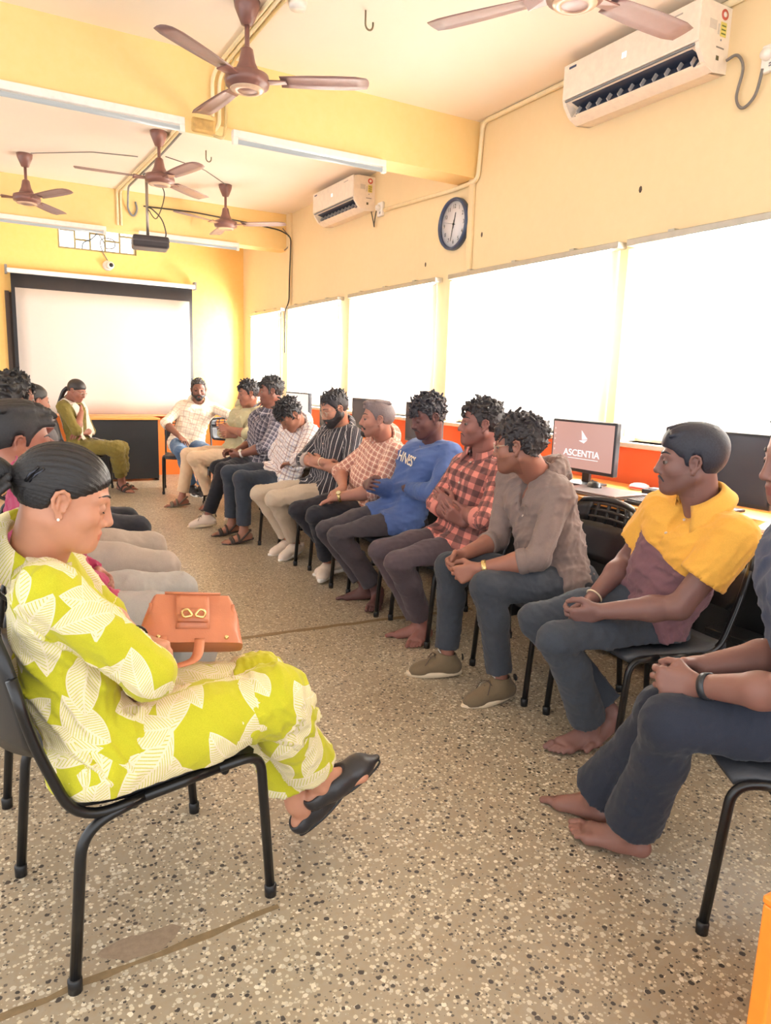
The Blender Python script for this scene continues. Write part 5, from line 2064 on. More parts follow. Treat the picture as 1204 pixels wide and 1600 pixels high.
        if sp.get('beard'):
            bd = sp['beard']
            G = Field(H.c - .15 * H.hs, H.c + .15 * H.hs, max(hh, .004))
            t = .006 * bd
            if sp.get('goatee'):
                G.add(H.ell((.079, 0, -.098), (.019 + t, .023 + t, .020 + t)), .01)
            else:
                for m in (1, -1):
                    G.add(H.rc((-.008, m * .052, -.048), (.064, m * .014, -.100), .022 + t, .019 + t), .02)
                    G.add(H.rc((.002, m * .060, -.015), (.005, m * .054, -.05), .012 + t, .018 + t), .02)
                    G.add(H.rc((.012, m * .061, -.044), (.064, m * .034, -.070), .014 + t, .015 + t), .02)
                G.add(H.ell((.076, 0, -.100), (.019 + t, .024 + t, .020 + t)), .02)
            if not sp.get('goatee'):
                G.add(H.ell((.076, 0, -.070), (.0275 + .002 * bd, .038 + .0015 * bd, .033 + .0015 * bd)), .010)
            for m in (1, -1):
                G.add(H.rc((.093, m * .004, -.056), (.080, m * .030, -.068), .0095, .009), .008)
            G.cut(H.ell((.106, 0, -.0720), (.026, .024, .0092)), .003)
            G.cut(H.ell((.066, 0, -.010), (.060, .056, .032)), .010)
            G.cut(H.ell((.108, 0, -.036), (.016, .020, .014)), .004)
            G.displace(lambda x, y, z: (.0042 * np.sin(x * 430 + 2 * np.sin(z * 210)) * np.sin(y * 410 + 2 * np.sin(x * 150)) * np.sin(z * 390)).astype(F32), .01)
            bc = tuple(int(c * .8) for c in browc)
            surf_object('beard', G, hair_material('beard_%d_%d_%d' % bc, bc), root)
        if sp.get('glasses'):
            gm = mat('spectacle_wire', (232, 216, 196), .25, .6) if sp['glasses'] == 'wire' else mat('dark_spectacle_frame', (70, 60, 56), .3)
            t = MB()
            for m in (1, -1):
                ring = [H.w((.103 - .010 * (abs(math.cos(a)) if m * math.cos(a) > 0 else 0) , m * .034 + .025 * math.cos(a), -.006 + .020 * math.sin(a))) for a in [2 * PI * q / 20 for q in range(20)]]
                t.tube(ring, .0013 if hh < .004 else .0019, 6, closed=True)
                t.tube([H.w((.094, m * .059, .0)), H.w((.03, m * .080, .006)), H.w((-.012, m * .083, .006)), H.w((-.022, m * .083, -.012))], .0013, 6)
            t.tube([H.w((.103, .010, .0)), H.w((.107, 0, .004)), H.w((.103, -.010, .0))], .0013, 6)
            gl = t.build('spectacles', gm, root)
            for m in (1, -1):
                lens = [H.w((.101 - .005, m * .034 + .0245 * math.cos(a), -.006 + .0195 * math.sin(a))) for a in [2 * PI * q / 20 for q in range(20)]]
                q = MB()
                q._add(lens + [Vector(p) + Vector(H.F) * .001 for p in lens], [tuple(range(20)), tuple(range(39, 19, -1))] + [(i, (i + 1) % 20, 20 + (i + 1) % 20, 20 + i) for i in range(20)])
                q.build('lens', M_GLASS, gl)
        if sp.get('earring'):
            for m in (1, -1):
                MB().lathe([(0, -.004), (.003, -.002), (.0035, 0), (.003, .002), (0, .004)], 10, H.mat4() @ Matrix.Translation((-.004, m * .084, -.042))).build('earring', mat('pearl', (240, 232, 220), .15, vary=0), root)
    tk = min((J['kn' + n] - J['pel']) @ B.th for n in 'LR') - .13
    def seat_clip(F):
        """flatten what the chair seat presses flat"""
        def fn(x, y, z):
            t = (x - J['pel'][0]) * B.th[0] + (y - J['pel'][1]) * B.th[1] - tk
            return -np.maximum(np.maximum(z - SEAT, SEAT - .10 - z), t) + 0 * z
        F.keep(fn)
    # ------------ trousers
    tr = sp['trousers']
    if tr is not None:
        lo = allp.min(0) - .17
        hi = allp.max(0) + .17
        hi[2] = J['pel'][2] + .22
        F = Field(lo, hi, sp.get('ch', .008))
        off = sp.get('loose', .010)
        prims = []
        for n in 'LR':
            g = F.like()
            for p in B.leg(n, off, hem, SEAT, sp.get('flare', .014)):
                g.add(p, .03)
                prims.append(p)
            F.merge(g, .012)
        g = F.like()
        for n, m in (('L', 1), ('R', -1)):
            p = rc(J['hp' + n] - B.th * .035 + UP * .005, J['pel'] + B.T * .05 + B.lat * m * .05 - B.fwd * .02, .098 * s * B.stout + off * .4, .080 * s * B.stout, tag='torso')
            f0 = p.f
            p = Prim(p.lo, p.hi, lambda x, y, z, f0=f0: np.maximum(f0(x, y, z), SEAT - z), 'torso')
            g.add(p, .04)
            prims.append(p)
        F.merge(g, .05)
        F.displace(wrinkles(seed, sp.get('fold', .0048), .060, stretch=None), .03)
        kd = [nrm(J['kn' + n] - J['hp' + n]) for n in 'LR']
        for n in 'LR':      # creases fanning behind the knee and at the hip
            kn = J['kn' + n]
            d1, d2 = nrm(kn - J['hp' + n]), nrm(J['an' + n] - kn)
            bis = nrm(d2 - d1)
            def cr(x, y, z, kn=kn, bis=bis, d1=d1):
                px, py, pz = x - kn[0], y - kn[1], z - kn[2]
                b = px * bis[0] + py * bis[1] + pz * bis[2]
                a = px * d1[0] + py * d1[1] + pz * d1[2]
                r2 = px * px + py * py + pz * pz
                return (.0030 * np.exp(-r2 / .010) * np.clip(b / .03 + .3, 0, 1) * np.sin(np.arctan2(b, a) * 11 + 25 * y)).astype(F32)
            F.displace(cr, .03)
        seat_clip(F)
        gar.append(F)
        surf_object('trousers', F, tr, root, lambda V: {'uvw': ('FLOAT_VECTOR', garment_uv(B, prims, V))})
    # ------------ shirt
    sm = sp['shirt']
    off = sp.get('shirt_off', .012)
    tp = B.torso(off)
    tags = list(tp)
    bx = [J[k] for k in ('pel', 'neck', 'shL', 'shR', 'elL', 'elR', 'wrL', 'wrR', 'hpL', 'hpR')]
    if sp.get('skirt'):
        bx += [J['knL'], J['knR'], J['knL'] - UP * .2]
    F = Field(np.min(bx, 0) - .17, np.max(bx, 0) + .17, sp.get('sh', sp.get('ch', .008)))
    g = F.like()
    for p in tp:
        g.add(p, .055)
    # tails of the shirt over the hips and upper thighs
    tail = sp.get('tail', .30)
    if tail > 0 and not sp.get('skirt'):
        gt = F.like()
        for n in 'LR':
            e = J['hp' + n] + (J['kn' + n] - J['hp' + n]) * tail
            p = rc(J['hp' + n], e, .098 * s * B.stout + off * .9, .086 * s + off + .006, tag='torso', flat_b=True)
            gt.add(p, .05)
            tags.append(p)
        gt.keep(lambda x, y, z: (SEAT + .008 - z) + 0 * x)
        g.merge(gt, .04)
    if sp.get('skirt'):
        gt = F.like()
        for n in 'LR':
            hp, kn, an = J['hp' + n], J['kn' + n], J['an' + n]
            kd = nrm(an - kn)
            p1 = rc(hp - B.th * .03, kn + B.th * .012, .101 * s, .078 * s, tag='skirt')
            f0 = p1.f
            p1 = Prim(p1.lo, p1.hi, lambda x, y, z, f0=f0: np.maximum(f0(x, y, z), SEAT + .002 - z), 'skirt')
            p2 = rc(kn + B.th * .008, kn + kd * .5 * sp['skirt'] + B.th * .010, .076 * s, .082 * s, tag='skirt', flat_b=True)
            gt.add(p1, .09)
            gt.add(p2, .06)
            tags += [p1, p2]
        gt.displace(wrinkles(seed + 9, .006, .11, stretch=B.th), .03)
        g.merge(gt, .05)
    g.keep(lambda x, y, z: (SEAT + .004 - z) * 1.0 + 0 * x) if not sp.get('skirt') else None
    g.displace(wrinkles(seed + 1, sp.get('sfold', .008) * 1.5, .075, stretch=B.T * .6 + B.lat), .03)
    F.merge(g)
    for n in 'LR':
        g = F.like()
        for p in B.arm(n, off * .85 + sp.get('sleeve_w', 0), upto=sleeve):
            g.add(p, .02)
            tags.append(p)
        el = J['el' + n]
        g.displace(wrinkles(seed + 2 + (n == 'L'), .0075, .05, stretch=J['el' + n] - J['sh' + n]), .03)
        F.merge(g, .016)
    if sp.get('skirt'):
        seat_clip(F)
    # neck opening
    ax = nrm(H.w((-.03, 0, -.06)) - J['neck'])
    F.cut(rc(J['neck'] - ax * .0 + B.fwd * .004, J['neck'] + ax * .18, .060 * s, .075 * s), .004)
    vn = sp.get('vneck', .05)
    if vn > 0:
        F.cut(rc(J['neck'] + B.fwd * .055 + UP * .02, J['neck'] + B.fwd * (.115) - B.T * vn, .034 * s, .010), .004)
    gar.append(F)
    hid = np.zeros(len(V), bool)
    for g in gar:
        hid |= depth_at(g, V) < -.0065
    Vb, Qb, Tb = thin_hidden(V, Q, hid, .024)
    link_mesh('body', to_mesh('body', Vb, Qb, tones(Vb), Tb), M_SKIN, root)
    shirt = surf_object(sp.get('shirt_name', 'shirt'), F, sm, root, lambda V: {'uvw': ('FLOAT_VECTOR', garment_uv(B, tags, V, sp.get('block')))})
    if sp.get('hood'):
        G = Field(J['neck'] - .22, J['neck'] + .22, .007)
        c0 = J['neck'] - B.fwd * .020 + B.T * .015
        Pn = []
        for q in range(13):
            t = math.radians(35 + 290 * q / 12)
            f = (1 - math.cos(t)) / 2
            Pn.append((c0 + B.fwd * math.cos(t) * .085 + B.lat * math.sin(t) * .095 - B.T * (.045 * (1 - f) ** 1.2), .016 + .020 * f))
        for (a, ra), (b, rb) in zip(Pn[:-1], Pn[1:]):
            G.add(rc(a, b, ra * s, rb * s, fl=(B.T, 1.25)), .02)
        for q in (5, 6, 7):
            G.add(rc(Pn[q][0], Pn[q][0] - B.fwd * .035 - B.T * .055, .034 * s, .022 * s), .03)
        G.cut(rc(J['neck'] - B.T * .03, J['neck'] + ax * .2, .062 * s, .080 * s), .004)
        G.displace(wrinkles(seed + 5, .009, .06), .03)
        surf_object('hood', G, sm, root, lambda V: {'uvw': ('FLOAT_VECTOR', V * 1.0)})
    # rolled cuffs
    if sp.get('cuff'):
        for n in 'LR':
            if sp.get('hide' + n):
                continue
            a = J['el' + n] + (J['wr' + n] - J['el' + n]) * (sleeve - 1)
            d = nrm(J['wr' + n] - J['el' + n])
            e = nrm(np.cross(d, UP + V3((.1, .2, 0))))
            g2 = np.cross(d, e)
            r0 = (.043 - .018 * (sleeve - 1)) * s + off * .85 + .004
            rows = []
            for i, (dx, dr) in enumerate(((-.042, -.002), (-.036, .004), (-.010, .005), (-.002, .003), (.002, -.004), (-.006, -.008))):
                rows.append([a + d * dx + (e * math.cos(t) + g2 * math.sin(t)) * (r0 + dr + .0015 * math.sin(3 * t + i)) for t in [2 * PI * q / 20 for q in range(20)]])
            me = MB().grid(rows, close_v=True)
            o = me.build('cuff', sp.get('cuff_mat', sm), root)
            at = o.data.attributes.new('uvw', 'FLOAT_VECTOR', 'POINT')
            at.data.foreach_set('vector', np.array([(.05 * t, .03 * i, 1) for i in range(6) for t in [2 * PI * q / 20 for q in range(20)]], F32).ravel())
    if sp.get('collar', True) and not off_cam:
        c0 = J['neck'] + ax * .050 + B.fwd * .006
        lf = nrm(B.lat - ax * (B.lat @ ax))
        ff = np.cross(lf, ax)
        rows = []
        gap = sp.get('collar_gap', .42)
        N = 26
        for i, (up, rr) in enumerate(((-.026, .074), (.016, .069), (.030, .074), (.020, .085), (-.010, .102), (-.024, .112))):
            row = []
            for q in range(N + 1):
                t = gap + (2 * PI - 2 * gap) * q / N
                edge = max(0, 1 - min(q, N - q) / 5.0)
                drop = edge * (.010 if i < 3 else .034) * (1 if i > 1 else .6)
                r = (rr + (.010 * edge if i > 3 else 0)) * s * sp.get('collar_r', 1.0)
                row.append(c0 + ff * (math.cos(t) * r * 1.02 + .006) + lf * math.sin(t) * r * 1.05 + ax * (up * s - drop - .012 * (1 + math.cos(t)) / 2))
            rows.append(row)
        o = MB().slab(rows, .0025).build('collar', sp.get('collar_mat', sm), root)
        nv = len(o.data.vertices)
        at = o.data.attributes.new('uvw', 'FLOAT_VECTOR', 'POINT')
        one = [(.07 * (6.28 * q / N), .014 * i, 1) for i in range(6) for q in range(N + 1)]
        at.data.foreach_set('vector', np.array((one + one)[:nv], F32).ravel())
    sb = None
    def shirt_hit(v, lat=0.0, off_=.0):
        nonlocal sb
        if sb is None:
            sb = BVHTree.FromObject(shirt, bpy.context.evaluated_depsgraph_get())
        o = J['pel'] + B.T * v + B.lat * lat + B.fwd * .40
        r = sb.ray_cast(Vector(o), Vector(-B.fwd), .5)
        return None if r[0] is None else (r[0] + r[1] * off_, r[1])
    if sp.get('buttons'):
        L = np.linalg.norm(J['neck'] - J['pel'])
        for q in range(sp['buttons']):
            r = shirt_hit(L * (.90 - .12 * q), 0, .001)
            if r is None or (r[0] - Vector(J['pel'] + B.T * L * (.9 - .12 * q))).dot(Vector(B.fwd)) > .16:
                continue
            Mb = r[1].to_track_quat('Z', 'Y').to_matrix().to_4x4()
            Mb.translation = r[0]
            MB().lathe([(0, -.001), (.0055, -.001), (.0055, .0018), (.003, .0024), (0, .002)], 10, Mb).build('button', sp.get('button_mat') or mat('shirt_button', (214, 196, 180), .3), root)
    # ------------ footwear
    if feet in ('sneaker', 'clog', 'sandal', 'flat', 'shoe'):
        for n, m in (('L', 1), ('R', -1)):
            footwear(B, root, n, m, feet, sp)
    # ------------ watches and bands
    for n in sp.get('watch', ''):
        d = nrm(J['ha' + n] - J['wr' + n])
        fd = nrm(J['wr' + n] - J['el' + n])
        a = J['wr' + n] - fd * .028
        e = nrm(np.cross(fd, UP))
        g2 = nrm(np.cross(e, fd))
        r0 = .0315 * s
        rows = [[a + fd * dx + (e * math.cos(t) + g2 * math.sin(t)) * (r0 + dr) for t in [2 * PI * q / 24 for q in range(24)]] for dx, dr in ((-.010, .0), (-.009, .0035), (.009, .0035), (.010, .0))]
        wm = sp.get('watch_mat') or mat('gold_watch', (214, 188, 128), .25, .8)
        wt = MB().grid(rows, close_v=True).build('wristwatch', wm, root)
        if sp.get('watch_face', True):
            ang = sp.get('watch_ang', 2.2)
            wd = V3(e * math.cos(ang) + g2 * math.sin(ang))
            Mw = Vector(wd).to_track_quat('Z', 'Y').to_matrix().to_4x4()
            Mw.translation = Vector(a + wd * (r0 + .002))
            MB().lathe([(.0165, 0), (.0175, .003), (.0165, .008), (.0145, .008), (.0145, .0065)], 24, Mw).build('watch_case', wm, wt)
            MB().lathe([(0, .0058), (.0150, .0058), (.0150, .0068), (0, .0068)], 24, Mw).build('watch_dial', sp.get('dial_mat') or mat('cream_dial', (226, 214, 180), .25), wt)
    for n in sp.get('band', ''):
        fd = nrm(J['wr' + n] - J['el' + n])
        a = J['wr' + n] - fd * .02
        e = nrm(np.cross(fd, UP))
        g2 = nrm(np.cross(e, fd))
        MB().tube([a + (e * math.cos(t) + g2 * math.sin(t)) * .032 * s for t in [2 * PI * q / 20 for q in range(20)]], .0032, 8, closed=True).build('bracelet', sp.get('band_mat') or mat('pale_bracelet', (226, 206, 176), .3), root)
    if sp.get('chain') and not off_cam:
        c0 = J['neck'] + ax * .01
        pts = []
        for q in range(28):
            t = 2 * PI * q / 28
            f = (1 + math.cos(t)) / 2
            pts.append(c0 + B.lat * math.sin(t) * (.070 - .01 * f) + B.fwd * (math.cos(t) * .062 + .03 * f ** 2) - UP * sp['chain'] * f ** 2 + UP * .012)
        sbt = BVHTree.FromObject(shirt, bpy.context.evaluated_depsgraph_get())
        pp = []
        for p in pts:
            r = sbt.find_nearest(Vector(p))
            pp.append(r[0] + r[1] * .003 if r[0] is not None and (r[0] - Vector(p)).length < .045 else Vector(p))
        MB().tube(pp, .0018, 6, closed=True).build('necklace', sp.get('chain_mat') or mat('silver_chain', (214, 206, 200), .25, .8), root)
    return root, B, shirt, shirt_hit

def footwear(B, root, n, m, feet, sp):
    J, s = B.J, B.s
    an, to = J['an' + n], J['to' + n]
    d, l, u = foot_frame(an, to)
    o = an - u * (.085 * s)
    w = lambda x, y, z: o + s * (d * x + l * y * m + u * z)
    def outline(grow, z, k=26):
        pts = []
        for q in range(k):
            t = 2 * PI * q / k
            x = .060 + .128 * math.cos(t)
            hw = .031 + .011 * math.sin(max(0, min(1, (x + .05) / .2)) * PI * .75)
            y = hw * math.sin(t) * (1 if abs(math.cos(t)) < .8 else .98) - .004
            pts.append(w(x + grow * math.cos(t), y + grow * math.sin(t), z))
        return pts
    def slab(zs, mt, nm, par):
        return MB().grid([outline(g, z) for g, z in zs], close_v=True)._add(outline(zs[0][0], zs[0][1]), [tuple(range(26))])._add(outline(zs[-1][0], zs[-1][1]), [tuple(range(25, -1, -1))]).build(nm, mt, par)
    h = .0045 if sp.get('h', .005) < .0045 else .006
    lo = np.min([w(-.1, 0, 0), w(.2, 0, 0), an, w(0, .07, 0), w(0, -.07, 0)], 0) - .06
    hi = np.max([w(-.1, 0, 0), w(.2, 0, 0), an, w(0, .07, 0), w(0, -.07, 0)], 0) + .07
    mt = sp['shoe_mat']
    def above(zc):
        c = w(0, 0, zc)
        return lambda x, y, z: -((x - c[0]) * u[0] + (y - c[1]) * u[1] + (z - c[2]) * u[2])
    if feet in ('sneaker', 'shoe', 'clog'):
        F = Field(lo, hi, h)
        F.add(rc(w(-.030, 0, .040), w(.05, 0, .045), .039 * s, .038 * s), .02)
        F.add(rc(w(.02, 0, .060), w(.13, -.004, .030), .036 * s, .030 * s, fl=(l, 1.18)), .03)
        F.add(rc(w(.11, -.004, .030), w(.150, -.006, .026), .034 * s, .026 * s, fl=(l, 1.2)), .02)
        if feet != 'clog':
            F.add(rc(w(-.004, 0, .105), w(0, 0, .05), .041 * s, .040 * s, flat_a=True), .03)
            F.cut(rc(w(-.006, 0, .085), w(-.006, 0, .16), .034 * s, .037 * s), .003)
        else:
            F.cut(rc(w(-.03, 0, .062), w(-.03, 0, .16), .034 * s, .06 * s), .006)
        F.keep(above(.014))
        up = surf_object('shoe', F, mt, root, lambda V: {'uvw': ('FLOAT_VECTOR', V * 1.0)})
        slab(((-.004, 0), (.001, .004), (.003, .016), (.001, .024), (-.004, .026)), sp.get('sole_mat') or M_WHITE, 'sole', up)
        if feet == 'clog':
            mb = MB()
            for q in range(9):
                x, y = .09 + .022 * (q % 3), -.024 + .022 * (q // 3)
                mb.lathe([(0, 0), (.005, 0), (.005, .004), (0, .004)], 8, Matrix.Translation(w(x, y, .066 - 1.2 * (x - .08) ** 1 * .25 - 14 * y * y)))
            mb.build('vent_holes', mat('hole_grey', (104, 96, 90), .8), up)
            MB().tube([w(.02, .042, .045), w(-.04, .040, .055), w(-.075, 0, .055), w(-.04, -.040, .055), w(.02, -.042, .045)], .005, 8).build('heel_strap', mt, up)
        if feet == 'sneaker':
            lm = mat('shoe_lace', (84, 72, 62), .8)
            for q in range(4):
                x = .052 + .018 * q
                z = .098 - .013 * q
                MB().tube([w(x, .024, z - .012), w(x + .006, 0, z), w(x, -.024, z - .012)], .0028, 6).build('lace', lm, up)
            MB().tube(catmull([w(.05, .004, .098), w(.065, .03, .094), w(.085, .044, .062)]), .0022, 6).build('lace', lm, up)
            MB().tube(catmull([w(.05, -.004, .098), w(.075, -.026, .092), w(.105, -.036, .055)]), .0022, 6).build('lace', lm, up)
            R = np.stack([d, l, u])
            q = MB()
            c = w(.030, 0, .112)
            t1 = nrm(d * .55 + u * .85)
            t2 = np.cross(t1, l)
            P = [c + t1 * a * .016 + l * b * .013 + t2 * e * .002 for e in (-1, 1) for a, b in ((-1, -1), (1, -1), (1, 1), (-1, 1))]
            q._add(P, [(3, 2, 1, 0), (4, 5, 6, 7), (0, 1, 5, 4), (1, 2, 6, 5), (2, 3, 7, 6), (3, 0, 4, 7)]).build('tongue_label', M_WHITE, up)
            for mm in (1, -1):
                MB().tube([w(.035, mm * .0385, .052), w(.06, mm * .0395, .047), w(.075, mm * .0385, .050)], .003, 6).build('side_mark', M_DARK, up)
            MB().lathe([(0, 0), (.016, 0), (.014, .006), (0, .007)], 12, frame_matrix(w(-.070, 0, .082), l, u, -d)).build('heel_tab', M_BLACK, up)
    elif feet == 'sandal':
        up = slab(((-.004, 0), (.004, .004), (.004, .014), (-.002, .017)), mt, 'sandal', root)
        def strap(pts, r=.007):
            mb = MB()
            mb.tube(catmull(pts, 4), r, 8)
            mb.build('strap', mt, up)
        for x, zz in ((.115, .046), (.10, .052), (.055, .074)):
            strap([w(x, .046, .012), w(x, .040, zz * .7), w(x + .004, 0, zz), w(x, -.044, zz * .7), w(x, -.048, .012)], .010)
        strap([w(.045, .042, .02), w(-.02, .040, .07), w(-.055, 0, .082), w(-.02, -.040, .07), w(.045, -.042, .02)], .008)
    elif feet == 'flat':
        F = Field(lo, hi, .004)
        F.add(rc(w(-.034, 0, .034), w(.04, 0, .036), .036 * s, .037 * s), .02)
        F.add(rc(w(.03, 0, .038), w(.125, -.008, .028), .040 * s, .034 * s, fl=(l, 1.22)), .03)
        F.add(rc(w(.115, -.007, .026), w(.182, -.012, .014), .030 * s, .009 * s, fl=(l, 1.35)), .02)
        F.cut(rc(w(-.040, 0, .066), w(.050, 0, .092), .028 * s, .036 * s), .006)
        F.keep(above(.004))
        up = surf_object('flat_shoe', F, mt, root, lambda V: {'uvw': ('FLOAT_VECTOR', V * 1.0)})
        MB().grid([outline(-.006, .0), outline(-.002, .002), outline(-.002, .006), outline(-.006, .008)], close_v=True).build('sole', M_BLACK, up)
